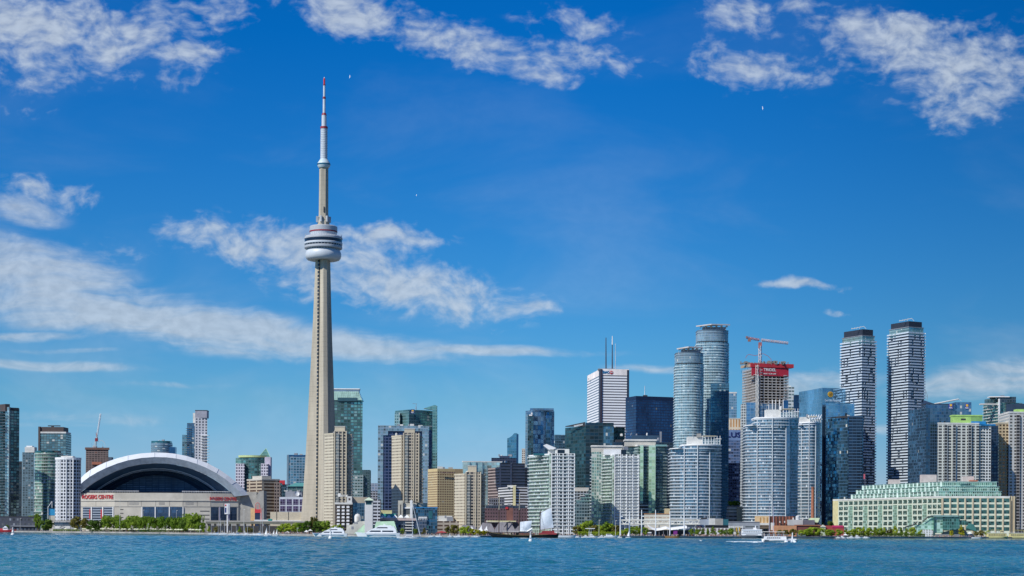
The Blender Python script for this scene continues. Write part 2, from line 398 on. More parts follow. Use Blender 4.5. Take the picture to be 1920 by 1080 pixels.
M_QUAY = noisy('quay_concrete', (.26, .25, .23), (.38, .36, .33), .12)
mb = MB(); far = 90000.0
front = [(-60000, SP[0][1])]+SP+[(60000, SP[-1][1])]
for a, b in zip(front, front[1:]):
    mb.poly([(a[0], a[1], GZ), (b[0], b[1], GZ), (b[0]*1.0, far, GZ), (a[0]*1.0, far, GZ)])
struct(mb.build('ground', M_GROUND))
mb = MB()
for a, b in zip(SP, SP[1:]): mb.panel(a, b, -1.0, GZ+.02, .6)
sw = struct(mb.build('quay_edge', M_QUAY))
def strip(name, m, x0, x1, d0, d1, z, n=12):
    mb = MB(); A = [pt(x0+(x1-x0)*i/n, shore_D(x0+(x1-x0)*i/n)+d0, 1000) for i in range(n+1)]; Bq = [pt(x0+(x1-x0)*i/n, shore_D(x0+(x1-x0)*i/n)+d1, 1000) for i in range(n+1)]
    for i in range(n): mb.poly([(*A[i], z), (*A[i+1], z), (*Bq[i+1], z), (*Bq[i], z)])
    return struct(mb.build(name, m))
strip('beach', M_SAND, 70, 372, .3, 22, GZ+.03)
strip('lawn', M_LAWN, 90, 384, 22.1, 60, GZ+.035)
strip('promenade', M_QUAY, 384, 2200, .7, 26, GZ+.03, 24)

def build_water():
    m, nt = mat('lake_water'); g = N(nt, 'ShaderNodeNewGeometry'); pos = g.outputs['Position']
    sp = N(nt, 'ShaderNodeSeparateXYZ', ins={0: pos})
    n1 = NOISE(nt, VM(nt, 'MULTIPLY', pos, (1.0, .40, 1)), .62, 5, .62, .3).outputs[0]
    n2 = NOISE(nt, VM(nt, 'MULTIPLY', pos, (1.0, .22, 1)), .20, 4, .6, .3).outputs[0]
    big = NOISE(nt, VM(nt, 'MULTIPLY', pos, (1.0, .16, 1)), .010, 4, .55).outputs[0]
    big2 = NOISE(nt, VM(nt, 'MULTIPLY', pos, (1.0, .10, 1)), .016, 5, .6).outputs[0]
    h = M_(nt, 'ADD', M_(nt, 'MULTIPLY', n1, .62), M_(nt, 'MULTIPLY', n2, .70))
    bmp = N(nt, 'ShaderNodeBump', ins={'Strength': .9, 'Distance': SM(nt, big2, .38, .62, .45, 1.35, 'LINEAR'), 'Height': h})
    c = MIXC(nt, SM(nt, big, .35, .65), (.010, .110, .145), (.030, .200, .235))
    crest = M_(nt, 'MULTIPLY', SM(nt, n1, .60, .70), SM(nt, NOISE(nt, VM(nt, 'MULTIPLY', pos, (1, .20, 1)), .022, 4, .65).outputs[0], .48, .62))
    c = MIXC(nt, M_(nt, 'MULTIPLY', crest, .40), c, (.50, .60, .66))
    finish(nt, Base_Color=c, Roughness=.09, IOR=1.33, Normal=bmp.outputs[0])
    # one sheet: fine rows near the camera (real wavelets), coarse beyond
    q = np.random.default_rng(4)
    ys = [150.0]
    while ys[-1] < 1440: ys.append(ys[-1]+max(.55, ys[-1]*.0026))
    ys = np.array(ys); nx = 520
    t = np.linspace(-.34, .34, nx)
    Xg = ys[:, None]*t[None, :]; Yg = np.repeat(ys[:, None], nx, 1); Zg = np.zeros_like(Xg); slope2 = np.full(len(ys), 1e-6)
    for k in range(46):
        lam = 2.2*(1.085**k); th = q.normal(0.35, .62); kx, ky = 2*np.pi/lam*np.sin(th), 2*np.pi/lam*np.cos(th)
        amp = .058*(lam/4)**.7*math.exp(-(max(0, lam-5)/7)**1.0)*q.uniform(.5, 1.1); ph = q.uniform(0, 6.28)
        res = np.clip((lam/np.maximum(np.gradient(ys), .55)-1.6)/2.0, 0, 1)[:, None]
        ang = kx*Xg+ky*Yg+ph+.8*np.sin(Xg*.021*q.uniform(.6, 1.4)+Yg*.013*q.uniform(.5, 1.5)+k)
        Zg += amp*res*(np.sin(ang)+.28*np.cos(2*ang)); slope2 += (amp*res[:, 0]*2*np.pi/lam)**2*.5
    Zg *= np.clip(.15/np.sqrt(slope2), .3, 9.0)[:, None]
    fade = np.clip((1440-Yg)/50, 0, 1)*np.clip((.34-np.abs(t))[None, :]/.01, 0, 1)*np.clip((Yg-150)/12, 0, 1); Zg *= fade
    V = np.stack([Xg, Yg, Zg], -1).reshape(-1, 3); ny = len(ys)
    idx = np.arange(ny*nx).reshape(ny, nx); F = np.stack([idx[:-1, :-1], idx[:-1, 1:], idx[1:, 1:], idx[1:, :-1]], -1).reshape(-1, 4)
    a, b = .34*150, .34*1440; n0 = len(V)
    ex = np.array([(-a, 150, 0), (a, 150, 0), (b, 1440, 0), (-b, 1440, 0), (-70000, -3000, 0), (70000, -3000, 0), (70000, 1440, 0), (-70000, 1440, 0), (-70000, 5000, 0), (70000, 5000, 0), (-70000, 150, 0), (70000, 150, 0)], float)
    ex[0:4, 2] -= 0.0
    V = np.concatenate([V, ex]); fs = F.tolist(); o = n0
    fs += [[o+4, o+5, o+11, o+1, o+0, o+10], [o+10, o+0, o+3, o+7], [o+1, o+11, o+6, o+2], [o+7, o+3, o+2, o+6, o+9, o+8]]
    me = bpy.data.meshes.new('lake'); me.from_pydata(V.tolist(), [], fs); me.materials.append(m); me.shade_smooth()
    ob = bpy.data.objects.new('lake', me); col.objects.link(ob); struct(ob)
build_water()

# ------------------------------------------------------------------ the big concrete tower
def build_needle():
    D = 2300.0; axis_px = lambda y: 608.6-(y-145)*.0066
    cx = X(axis_px(700), D, 700); k = mpp(D)
    root = thing('observation_tower', 'very tall tapered concrete tower with a round pod and a banded white and red mast', 'tower', (cx, D, GZ))
    zz = lambda y: Z(axis_px(y), y, D)
    m, nt = mat('tower_concrete'); g = N(nt, 'ShaderNodeNewGeometry'); s = N(nt, 'ShaderNodeSeparateXYZ', ins={0: g.outputs['Position']})
    n = NOISE(nt, VM(nt, 'MULTIPLY', g.outputs['Position'], (1, 1, .12)), .10, 6, .65).outputs[0]
    lift = M_(nt, 'FRACT', M_(nt, 'DIVIDE', s.outputs[2], 6.1))
    line = M_(nt, 'MULTIPLY', M_(nt, 'LESS_THAN', lift, .07), .16)
    f = M_(nt, 'SUBTRACT', SM(nt, n, .3, .7, .74, 1.20, 'LINEAR'), line)
    finish(nt, Base_Color=VM(nt, 'SCALE', (.455, .41, .32), scale=f), Roughness=.85)
    cy = D
    # shaft: hexagonal core, three legs that draw in towards the pod; (y, leg reach, leg half width, core radius) in photo pixels
    prof = [(990, 41.5, 6.0, 13.2), (978, 40.0, 6.0, 13.2), (930, 36.0, 5.7, 13.0), (850, 31.0, 5.3, 12.8), (775, 27.0, 5.0, 12.6), (700, 23.2, 4.7, 12.4), (640, 20.2, 4.4, 12.2), (560, 16.9, 4.0, 12.0), (486, 14.4, 3.8, 11.8)]
    angs = [R(166), R(289), R(47)]
    mb = MB(); rings = []
    for y, rl, hw, rc in prof:
        z = zz(y); ring = []
        for a in angs:
            d = Vector((math.cos(a), math.sin(a))); n_ = Vector((-d.y, d.x)); tip = d*rl*k; w_ = hw*k
            rt = math.sqrt(max((rc*k)**2-w_**2, 1)); root_ = d*rt*.93
            for p in (root_-n_*w_*1.15, tip-n_*w_*.85, tip+n_*w_*.85, root_+n_*w_*1.15): ring.append((cx+p.x, cy+p.y, z))
        rings.append(ring)
    for A, Bq in zip(rings, rings[1:]):
        for i in range(12):
            j = (i+1) % 12; mb.poly([A[i], A[j], Bq[j], Bq[i]])
    mb.build('shaft', m, root)
    # lift windows running up the crease between two of the legs
    a = R(223); d = Vector((math.cos(a), math.sin(a))); n_ = Vector((-d.y, d.x)); mbs = MB(); mg = MB()
    q = 0
    ys = [(975, 13.2), (700, 12.4), (486, 11.8)]
    for (y0, r0), (y1, r1) in zip(ys, ys[1:]):
        for wd, off, M0 in ((3.6, .0, mg),):
            def c4(y, r): p = d*(r*.80*k); return Vector((cx+p.x, cy+p.y, zz(y)))
            A0, A1 = c4(y0, r0), c4(y1, r1); nn = Vector((n_.x, n_.y, 0))*wd*k*.5; dd = Vector((d.x, d.y, 0))*1.6
            M0.poly([A0-nn+dd, A0+nn+dd, A1+nn+dd, A1-nn+dd], [(0, A0.z), (5, A0.z), (5, A1.z), (0, A1.z)])
            M0.poly([A0+nn, A0+nn+dd, A1+nn+dd, A1+nn]); M0.poly([A0-nn+dd, A0-nn, A1-nn, A1-nn+dd])
    mg.build('lift_glazing', facade('lift_windows', (.42, .37, .28), (.03, .05, .08), 20, 4.6, mx=0, y0=.30, y1=1.0, met=.3, lit=0), root)
    # pod
    def R_(p): return p*k
    pod = thing('pod', '', '', (cx, cy, zz(490))); del pod['label'], pod['category']; pod.parent = root; pod.location = (0, 0, zz(490)-GZ)
    c = (cx, cy); PW = plain('pod_white', (.53, .58, .62), .45, vary=.06); PG = plain('pod_grey', (.40, .43, .46), .5, vary=.08); PD = plain('pod_glass', (.018, .03, .055), .12, .5)
    MB().lathe(c, [(R_(23.5), zz(487.5)), (R_(26.5), zz(488.6)), (R_(29.8), zz(487.6)), (R_(32.4), zz(484.6)), (R_(33.6), zz(480.5)), (R_(33.5), zz(476)), (R_(32.2), zz(472)), (R_(30), zz(469)), (R_(27), zz(467.6))], 64).build('radome_ring', PW, pod, True)
    MB().lathe(c, [(R_(13), zz(486)), (R_(23.4), zz(480)), (R_(23.5), zz(487.4))], 48).build('underside', plain('pod_underside', (.10, .10, .10), .7), pod)
    MB().lathe(c, [(R_(27), zz(469)), (R_(29.5), zz(464)), (R_(34.5), zz(459.5))], 64).build('strut_deck', PG, pod)
    st = MB()
    for i in range(36):
        t = 2*math.pi*i/36; st.tube((cx+R_(28.3)*math.cos(t), cy+R_(28.3)*math.sin(t), zz(470)), (cx+R_(35)*math.cos(t), cy+R_(35)*math.sin(t), zz(460)), .55, .55, 4)
    st.build('strut_ring', PW, pod)
    MB().lathe(c, [(R_(34.4), zz(467.0)), (R_(35.4), zz(465.8)), (R_(35.4), zz(462.8)), (R_(34.6), zz(461.8))], 64).build('lower_band', PG, pod)
    MB().lathe(c, [(R_(34.6), zz(462.6)), (R_(34.9), zz(458.2))], 64).build('lower_windows', PD, pod)
    MB().lathe(c, [(R_(35.2), zz(459.2)), (R_(35.7), zz(458.6)), (R_(35.7), zz(455.8)), (R_(35.2), zz(455.2))], 64).build('middle_band', PW, pod)
    MB().lathe(c, [(R_(34.9), zz(455.8)), (R_(35.2), zz(449))], 64).build('upper_windows', PD, pod)
    MB().lathe(c, [(R_(35.2), zz(449.6)), (R_(35.8), zz(448.8)), (R_(35.6), zz(446.0)), (R_(33.5), zz(443.8)), (R_(26), zz(441.5))], 64).build('top_band', PG, pod)
    rl = MB()
    for i in range(48):
        t = 2*math.pi*i/48; rl.tube((cx+R_(34)*math.cos(t), cy+R_(34)*math.sin(t), zz(445)), (cx+R_(34.6)*math.cos(t), cy+R_(34.6)*math.sin(t), zz(439.6)), .16, .16, 4)
    rl.build('edge_railing', PG, pod)
    MB().lathe(c, [(R_(24.0), zz(443)), (R_(25.6), zz(436))], 64).build('drum_base', PW, pod)
    MB().lathe(c, [(R_(26.1), zz(436.2)), (R_(26.1), zz(433.8))], 64).build('red_stripe', DRED, pod)
    MB().lathe(c, [(R_(25.9), zz(434)), (R_(26), zz(426)), (R_(24.6), zz(424.6)), (R_(11), zz(423.6))], 64).build('drum', PG, pod)
    # upper shaft, microwave brackets, small upper pod and mast
    MB().lathe(c, [(R_(11.4), zz(426)), (R_(11.2), zz(417)), (R_(9.3), zz(410)), (R_(8.9), zz(400)), (R_(8.4), zz(314))], 6).build('upper_shaft', m, root)
    br = MB()
    for i in range(6):
        t = R(13)+i*R(60); br.box((cx+R_(11.6)*math.cos(t), cy+R_(11.6)*math.sin(t), zz(411.5)), (R_(4.6), R_(3.4), (zz(406)-zz(417))), t)
    br.build('bracket_ring', PG, root)
    MB().box((cx+R_(1.6), cy-R_(8.3), zz(394)), (R_(1.7), 1.2, zz(389)-zz(399.5)), R(-20)).build('window', DARK, root)
    MB().lathe(c, [(R_(9.6), zz(315)), (R_(11.3), zz(312.5)), (R_(12.3), zz(308.5)), (R_(11.6), zz(306)), (R_(9.2), zz(302)), (R_(6.6), zz(298.5))], 32).build('sky_pod', plain('sky_pod_skin', (.50, .60, .62), .45, vary=.1), root, True)
    MB().lathe(c, [(R_(12.45), zz(309.6)), (R_(12.5), zz(307.2))], 32).build('sky_pod_windows', TGLASS, root)
    mast = [(6.6, 299, 6.4, 241, PW), (7.0, 241.4, 7.0, 237.6, DRED), (4.7, 238, 4.5, 216, PW), (4.9, 216.2, 3.4, 212, DRED), (2.6, 212.4, 2.5, 185, PW), (2.9, 185.4, 2.7, 181.6, DRED), (2.1, 182, 2.0, 160, PW), (2.3, 160.4, 2.1, 157.8, DRED), (1.75, 158, 1.7, 147, RED), (1.2, 147.2, .8, 144.5, PW)]
    for r0, y0, r1, y1, mm in mast:
        seg = MB().lathe(c, [(R_(r0), zz(y0)), (R_(r1), zz(y1))], 16).build('mast_section' if mm is PW else 'red_mast_band', mm, root)
    rg = MB()
    for i in range(17):
        y = 296-i*3.3; rg.lathe(c, [(R_(6.75), zz(y)), (R_(6.75), zz(y-.5))], 16)
    rg.build('mast_joint_ring', PG, root)
    # base wings
    MB().prism(RF(507, 566, D+6, 30), GZ, Z(540, 960, D)).build('base_hall', [BEIGE], root)
    mw = MB()
    for x in (519, 541): mw.box((X(x, D+5.9), D+5.9, Z(x, 968, D)), (.5, .5, 11))
    mw.build('wall_joint', DARK, root)
    MB().prism(RF(508, 566, D+4, 2), Z(540, 979, D), Z(540, 975.8, D)).build('base_band', WHITE, root)
build_needle()

# ------------------------------------------------------------------ the stadium with its open arched roof
def build_stadium():
    D = 2500.0
    root = thing('domed_stadium', 'wide concrete stadium with a white arched roof left open and red wall lettering', 'stadium', (X(305, D), D+60, GZ))
    SW = plain('stadium_concrete', (.52, .49, .42), .85, vary=.14, scale=.06)
    outer = [(146, 902), (158, 889.5), (170, 880.5), (185, 872.5), (200, 866), (220, 859.2), (240, 854), (265, 850), (290, 848.4), (312, 849.0), (330, 851), (350, 855), (370, 861), (390, 869), (410, 879.5), (427, 891), (443, 904), (458, 919), (466, 928)]
    inner = [(146, 927), (155, 920), (165, 912.5), (180, 902.5), (197, 893), (218, 883), (240, 875.5), (265, 870.5), (290, 868.6), (312, 869.2), (330, 871.5), (350, 876), (368, 882), (385, 889.5), (401, 898.5), (414, 907), (424, 915), (434, 924), (440, 931)]
    mid = [(a[0]+(b[0]-a[0])*.42, a[1]+(b[1]-a[1])*.42) for a, b in zip(outer, inner)]
    def arc(pts, Dd): return [P(x, y, Dd) for x, y in pts]
    def loft(A, Bq, M0):
        u = 0
        for i in range(len(A)-1):
            d = (A[i+1]-A[i]).length; M0.poly([A[i], A[i+1], Bq[i+1], Bq[i]], [(u, 0), (u+d, 0), (u+d, 8), (u, 8)]); u += d
    O, Mi, I = arc(outer, D+14), arc(mid, D+2), arc(inner, D+6)
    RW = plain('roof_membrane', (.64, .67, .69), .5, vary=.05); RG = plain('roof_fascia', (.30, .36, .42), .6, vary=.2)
    mb = MB(); loft(O, Mi, mb)
    back = [Vector((p.x+(X(300, D)-p.x)*.04, p.y+95, GZ+(p.z-GZ)*.90)) for p in O]; loft(back, O, mb)
    mb.build('roof_arch', RW, root)
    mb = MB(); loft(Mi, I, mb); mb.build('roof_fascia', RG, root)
    # joints across the arch
    jt = MB()
    for i in range(2, len(O)-1, 2): jt.tube(O[i]+Vector((0, -.3, .1)), Mi[i]+Vector((0, -.3, .1)), .18, .18, 4)
    jt.build('roof_joint', RG, root)
    # inside: steel trusses under the arch, a second arch deeper in, dark end wall
    def scale_arc(s, dy, Dd, xc=292, yb=929): return [P(xc+(x-xc)*s, yb+(y-yb)*s+dy, Dd) for x, y in inner]
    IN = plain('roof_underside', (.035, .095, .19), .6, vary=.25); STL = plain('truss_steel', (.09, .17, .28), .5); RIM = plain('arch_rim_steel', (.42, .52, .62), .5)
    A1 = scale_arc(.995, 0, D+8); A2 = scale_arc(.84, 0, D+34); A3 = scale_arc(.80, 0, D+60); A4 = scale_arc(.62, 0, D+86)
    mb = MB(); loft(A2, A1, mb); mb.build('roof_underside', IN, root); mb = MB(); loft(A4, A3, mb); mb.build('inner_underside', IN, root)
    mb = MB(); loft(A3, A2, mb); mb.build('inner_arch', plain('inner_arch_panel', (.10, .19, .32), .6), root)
    mb = MB(); mb.path(A2, .9); mb.path([p+Vector((0, 0, -2.2)) for p in A2], .35); mb.build('arch_rim', RIM, root)
    tr = MB()
    for s1, s2, d1, d2, r in ((.985, .92, 12, 24, .30), (.765, .70, 62, 74, .30)):
        T1, T2 = scale_arc(s1, 0, D+d1), scale_arc(s2, 0, D+d2)
        def dense(T):
            o = []
            for a, b in zip(T, T[1:]): o += [a.lerp(b, k/3) for k in range(3)]
            return o+[T[-1]]
        T1, T2 = dense(T1), dense(T2)
        tr.path(T1, r); tr.path(T2, r)
        for i in range(len(T1)-1): tr.tube(T1[i], T2[i], r*.7, r*.7, 4); tr.tube(T2[i], T1[i+1], r*.7, r*.7, 4)
    tr.build('roof_truss', STL, root)
    bw = MB(); C = A4
    bw.poly([Vector((C[0].x, C[0].y+.1, GZ))]+[p+Vector((0, .1, 0)) for p in C]+[Vector((C[-1].x, C[-1].y+.1, GZ))])
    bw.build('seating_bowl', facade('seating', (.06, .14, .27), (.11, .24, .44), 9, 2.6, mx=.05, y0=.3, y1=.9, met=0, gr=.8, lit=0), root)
    # wall: faceted ring, (px, setback)
    plan = [(120, 40), (146, 22), (215, 2), (265, 0), (343, 0), (395, 6), (447, 20), (482, 42)]
    top = 924.5
    F = [pt(x, D-8+d) for x, d in plan]
    def Dat(px):
        for (a, da), (b, db) in zip(plan, plan[1:]):
            if a <= px <= b: return D-8+da+(db-da)*(px-a)/(b-a)
        return D
    bk = [(F[-1][0], D+80), (F[0][0], D+80)]
    zt = Z(305, top, D)
    MB().prism(F+bk, GZ, zt, 0, 1).build('wall', [SW, plain('deck_roof', (.16, .16, .16), .8)], root)
    def on(px, off): return (X(px, Dat(px)-off), Dat(px)-off)
    def wp(name, m, x0, x1, y0, y1, off=.25, th=.4, M0=None):
        z0, z1 = Z((x0+x1)/2, y1, D-8), Z((x0+x1)/2, y0, D-8); mb = M0 or MB(); mb.panel(on(x0, off), on(x1, off), z0, z1, th)
        return None if M0 else mb.build(name, m, root)
    xs = [146, 180, 215, 240, 265, 292, 318, 343, 370, 395, 420, 447, 480]
    ledge, ledge2 = MB(), MB()
    for a, b in zip(xs, xs[1:]):
        wp('', None, a, b, 937.2, 939.4, .9, 1.0, ledge); wp('', None, a, b, 949.2, 950.4, .35, .5, ledge2)
    ledge.build('ledge', LCONC, root); ledge2.build('string_course', CONC, root)
    j = MB()
    for x in (180, 240, 265, 292, 318, 343, 370, 395, 420): wp('', None, x-.25, x+.25, 939.4, 949, .12, .4, j)
    j.build('wall_joint', plain('joint_dark', (.12, .11, .1), .8), root)  # thin dark strips set on the wall as panel joints
    SG = facade('stadium_glazing_tinted', (.045, .06, .10), (.035, .10, .22), 2.2, 4.4, mx=.06, y0=.05, y1=.96, met=.6, gv=.5, lit=.02)
    SL = facade('stadium_glazing_striped', (.28, .33, .40), (.03, .06, .12), 3.0, 3.3, mx=0, y0=.42, y1=1.0, met=.4, gv=.4, lit=.05)
    for g, bays in ((SL, ((155.5, 170.5), (173.5, 191.5), (194.5, 211))), (SG, ((267.5, 290), (293, 316.5), (319.5, 342))), (SG, ((395.5, 410), (414, 427), (432, 444)))):
        for a, b in bays: wp('window', g, a, b, 950.8, 976, .16, .3)
    for x in (171.2, 192.6, 211.8, 266.2, 291, 317.6, 343.2): wp('window_pier', WHITE, x-.7, x+1.0, 950.4, 978, 1.3, 1.5)
    for x0, x1 in ((411, 413), (428.5, 431)): wp('window_pier', plain('pier_lilac', (.34, .33, .42), .7), x0, x1, 950.4, 978, .7, .9)
    for x in (168.5, 190, 429.5): wp('banner', RED if x < 200 else NAVY, x-.9, x+.9, 955, 972, 1.5, .2)
    for x0, x1, ys in ((213, 231.5, (954.6, 961.6, 969.4)), (375.5, 393, (957.6, 965, 972.4)), (453.5, 462.5, (958, 963.5, 969, 974.5))):
        for y in ys: wp('louvre', DARK, x0, x1, y, y+1.5, .16, .3)
    for x0, x1 in ((242, 260), (298, 309), (348, 363), (418, 424), (448, 455)): wp('vent_grille', CONC, x0, x1, 941.5, 946.5, .13, .3)
    # rail with floodlights along the wall top
    q = random.Random(2); mb = MB()
    for x0, x1 in ((150, 261), (343, 446)):
        x = x0
        while x < x1:
            mb.tube((*on(x, -2), zt-.2), (*on(x, -2), zt+q.uniform(1.8, 3.2)), .22, .22, 4); mb.box((*on(x, -2), zt+2.4), (2.4, .5, 1.0)); x += 3.2
    mb.build('roof_rail', plain('rail_grey', (.45, .46, .47), .6), root)
    # right-hand buttress blocks
    BF2 = RF(447, 481, D+14, 40); MB().prism(BF2, GZ, Z(460, 922.5, D+14)).build('ramp_block', CONC, root)
    fin = MB(); a = [(480.5, 990), (480.5, 930), (486, 921.5), (494.5, 920), (494.5, 990)]; f0 = [P(x, y, D+4) for x, y in a]; f1 = [p+Vector((0, 30, 0)) for p in f0]
    fin.poly(f0[::-1] if False else f0); fin.poly(f1[::-1])
    for i in range(5): fin.poly([f0[i], f1[i], f1[(i+1) % 5], f0[(i+1) % 5]])
    fin.build('buttress', CONC, root)
    for x0, x1, y, sl in ((154, 212, 931.7, 0), (393.5, 444, 935.7, 0)):
        a, b = on(x0, .5), on(x1, .5); rot = math.atan2(b[1]-a[1], b[0]-a[0])
        text('lettering', 'ROGERS CENTRE', RED, root, ((a[0]+b[0])/2, (a[1]+b[1])/2-.3, Z((x0+x1)/2, y, D-8)), 7.4, math.hypot(b[0]-a[0], b[1]-a[1]), rot, .3)
    MB().prism(RF(150, 445, D+30, 30), GZ, zt+2).build('seating_rim', DARK, root)
build_stadium()
# ------------------------------------------------------------------ towers left of the stadium
def left_group():
    D = 2700
    b = B('glass_tower', 'dark glass tower cut by the left edge of the picture, with a brown roof cap', BF(-60, 9, 35.5, D, 38), D)
    b.vol('curtain_wall', FA(D, 5.4, 6, (.045, .07, .08), (.11, .21, .25), mx=.07, y0=.24, y1=.97, met=.75, gv=1.1, lit=.10, light=(.30, .34, .30)), 764)
    fs = BF(9, 9.1, 17, D-2, 38, deep=6); MB().prism(RF(9, 16.5, D-1.5, 8), GZ, b.z(763)).build('corner_bay', FA(D, 5.4, 3.6, (.20, .27, .30), (.30, .47, .56), mx=.06, y0=.2, met=.7, gv=.8, lit=.2), b.root)
    MB().prism(BF(-60, 9, 17.5, D-3, 30), b.z(771), b.z(757.5)).build('roof_cap', BROWN, b.root)
    MB().prism(grow(BF(9, 16, 34, D+4, 30), .2), b.z(768), b.z(763.5)).build('parapet', DARK, b.root)
    b.slabs(770, 960, 5.4, plain('balcony_grey', (.16, .20, .23), .5), 1.0, .5, fp=RF(-30, 9, D-4, 10))
    b.clutter(763, 4, 3)
    D = 3300
    b = B('glass_tower', 'teal glass tower with a wide dark brown crown behind the curved condominium', RF(71, 123, D, 40), D)
    b.vol('curtain_wall', FA(D, 4.4, 5.2, (.05, .09, .11), (.13, .25, .31), mx=.07, y0=.22, met=.8, gv=.8, lit=.05), 813)
    MB().prism(RF(71, 118.5, D+1, 36), b.z(811), b.z(800.5)).build('crown', BROWN, b.root)
    MB().prism(RF(75, 123, D-1, 38), b.z(812.5), b.z(809.5)).build('cornice', OFFWHITE, b.root)
    MB().prism(RF(71, 74.5, D-1.5, 36), GZ, b.z(800)).build('corner_fin', BROWN, b.root)
    mb = MB(); mb.box((X(97, D), D+15, b.z(797.6)), (22, 3, 1.6)); mb.box((X(94, D), D+15, b.z(799.5)), (4, 4, 4)); mb.build('window_cleaning_rig', DARK, b.root)
    D = 3000
    b = B('glass_tower', 'narrow pale blue tower with a white stepped top, left of the curved condominium', BF(41, 42, 64, D, 12), D)
    b.vol('curtain_wall', FA(D, 4.6, 5, (.16, .24, .28), (.20, .36, .46), mx=.16, y0=.3, met=.7, gv=.7), 848)
    b.rbox('crown', OFFWHITE, 46, 64, 838, 848, 2, 16); b.rbox('penthouse', WHITE, 49, 60, 835.5, 838.1, 4, 10)
    D = 3050
    b = B('glass_tower', 'dark narrow slab squeezed between the left edge tower and the pale blue one', RF(30, 44, D, 25), D)
    b.vol('wall', FA(D, 4.6, 5, (.02, .03, .04), (.03, .06, .09), gv=.8), 866); b.band('parapet', DARK, 865, 868)
    D = 2850
    fp = AF(62, 108, D, 9, 24)
    b = B('condominium', 'curved green glass condominium wrapped in thin white balcony lines', fp, D)
    b.vol('curtain_wall', FA(D, 6.0, 4.4, (.12, .19, .19), (.18, .34, .32), mx=.1, y0=.1, met=.6, gv=.9, lit=.18), 848)
    b.slabs(850, 965, 6.0, plain('balcony_pale', (.58, .66, .64), .5), .9, .75)
    MB().prism(grow(AF(62, 99, D, 8, 22), -.6), b.z(848), b.z(845)).build('penthouse', TGLASS, b.root)
    MB().prism(RF(98, 109, D+9, 18), b.z(858), b.z(844.5)).build('service_core', DARK, b.root)
    D = 2400
    fp = EF(123, 24, D, .8, 26)
    b = B('apartment_tower', 'white rounded apartment tower with a grid of small dark windows beside the stadium', fp, D)
    b.vol('wall', FA(D, 6.2, 6.1, (.66, .68, .70), (.03, .045, .07), mx=.15, y0=.16, y1=.84, met=.2, gr=.2, lit=.12, gv=1.0, wv=.06), 860)
    b.band('parapet', WHITE, 857.5, 861.5, .4)
    b.rbox('penthouse', OFFWHITE, 114, 136, 854.5, 857.6, 8, 14); b.mast(127, 851, 855, .3); b.rbox('roof_unit', STEEL, 122, 127, 853.2, 856, 9, 5)
    fins = MB()
    for x in (105.5, 111, 124, 136):
        r = 24*mpp(D); t = (x-123)/24; yy = D+r*.8-r*.8*math.sqrt(max(0, 1-t*t)); fins.box((X(x, D), yy-.2, (GZ+b.z(860))/2), (1.2, 1.2, b.z(860)-GZ))
    fins.build('pilaster', WHITE, b.root)
    D = 3500
    b = B('unfinished_tower', 'brown concrete tower under construction with a pale luffing crane, behind the stadium roof', BF(160.5, 161, 203, D, 8), D)
    b.vol('frame', FA(D, 3.9, 5.2, (.24, .18, .16), (.022, .026, .035), mx=.10, y0=.36, y1=.95, met=0, gr=.7, gv=1.2, lit=.06, light=(.30, .12, .08)), 843)
    b.band('formwork', plain('formwork_brown', (.16, .09, .07), .8), 839, 843.2, 1.5)
    b.clutter(839, 6, 5, h=5); b.rbox('side_slab', plain('slab_blue', (.06, .09, .13), .6), 203, 209, 857, 900, 2, 14)
    b.rbox('hoarding', plain('hoarding_rust', (.33, .12, .07), .8), 172, 190, 866, 871, -1, 2)
    # its crane is a thing of its own
    cz = D+12
    cr = thing('tower_crane', 'pale luffing crane with a steep jib, on top of the brown unfinished tower', 'crane', (X(180, cz, 840), cz, Z(180, 840, cz)))
    CP = plain('crane_pale', (.55, .53, .50), .6)
    mb = MB(); lattice(mb, P(179, 842, cz), P(180.5, 822, cz), 2.4); mb.build('mast', CP, cr)
    mb = MB(); lattice(mb, P(181, 824, cz), P(188.6, 775.5, cz), 2.0); mb.build('jib', WHITE, cr)
    mb = MB(); mb.box(P(181, 824.5, cz), (5, 4, 6)); mb.build('cab', DRED, cr)
    mb = MB(); mb.tube(P(181, 822, cz), P(180, 811, cz), .5, .4, 4); mb.tube(P(183, 822, cz), P(180, 811, cz), .4, .4, 4); mb.build('gantry', DRED, cr)
    mb = MB(); pts = [P(184, 828, cz), P(191, 825.5, cz), (P(196, 830, cz)), P(198, 838, cz)]; mb.path(pts, .35, 4); mb.tube(P(180, 822, cz), P(174, 839, cz), .3, .3, 4); mb.build('hose_boom', CP, cr)
    D = 3600
    b = B('glass_tower', 'flat topped blue glass tower just showing above the crest of the stadium roof', AF(281, 318, D, 8, 20), D)
    b.vol('curtain_wall', FA(D, 4, 5, (.16, .26, .33), (.10, .22, .33), mx=.06, y0=.34, met=.7, gv=.5), 830)
    b.band('crown', TGLASS, 826.5, 831, -.6); b.slabs(833, 870, 4, plain('balcony_blue', (.34, .45, .52), .5), .8, .7); b.rbox('annex', BGLASS, 317, 328, 838, 900, 3, 16); b.clutter(826.5, 3, 8)
    D = 3400
    b = B('condominium', 'white framed tower with stepped blue glass side, standing behind the stadium roof', BF(364.5, 365, 388, D, 8), D)
    b.vol('wall', FA(D, 5.2, 5.9, (.56, .57, .60), (.07, .10, .15), mx=.24, y0=.22, y1=.84, met=.3, gv=.8, wv=.05), 783)
    b.vol('crown', plain('crown_grey', (.30, .31, .36), .6), 769.5, 783.2, fp=RF(365, 387, D+1, 22))
    b.band('crown_cap', DARK, 768.8, 770, .3, RF(365, 387, D+1, 22))
    b.rbox('glass_wing', FA(D, 4.2, 4.4, (.05, .10, .15), (.06, .15, .27), mx=.07, y0=.25, gv=.6), 350, 365.2, 793, 990, 2, 22)
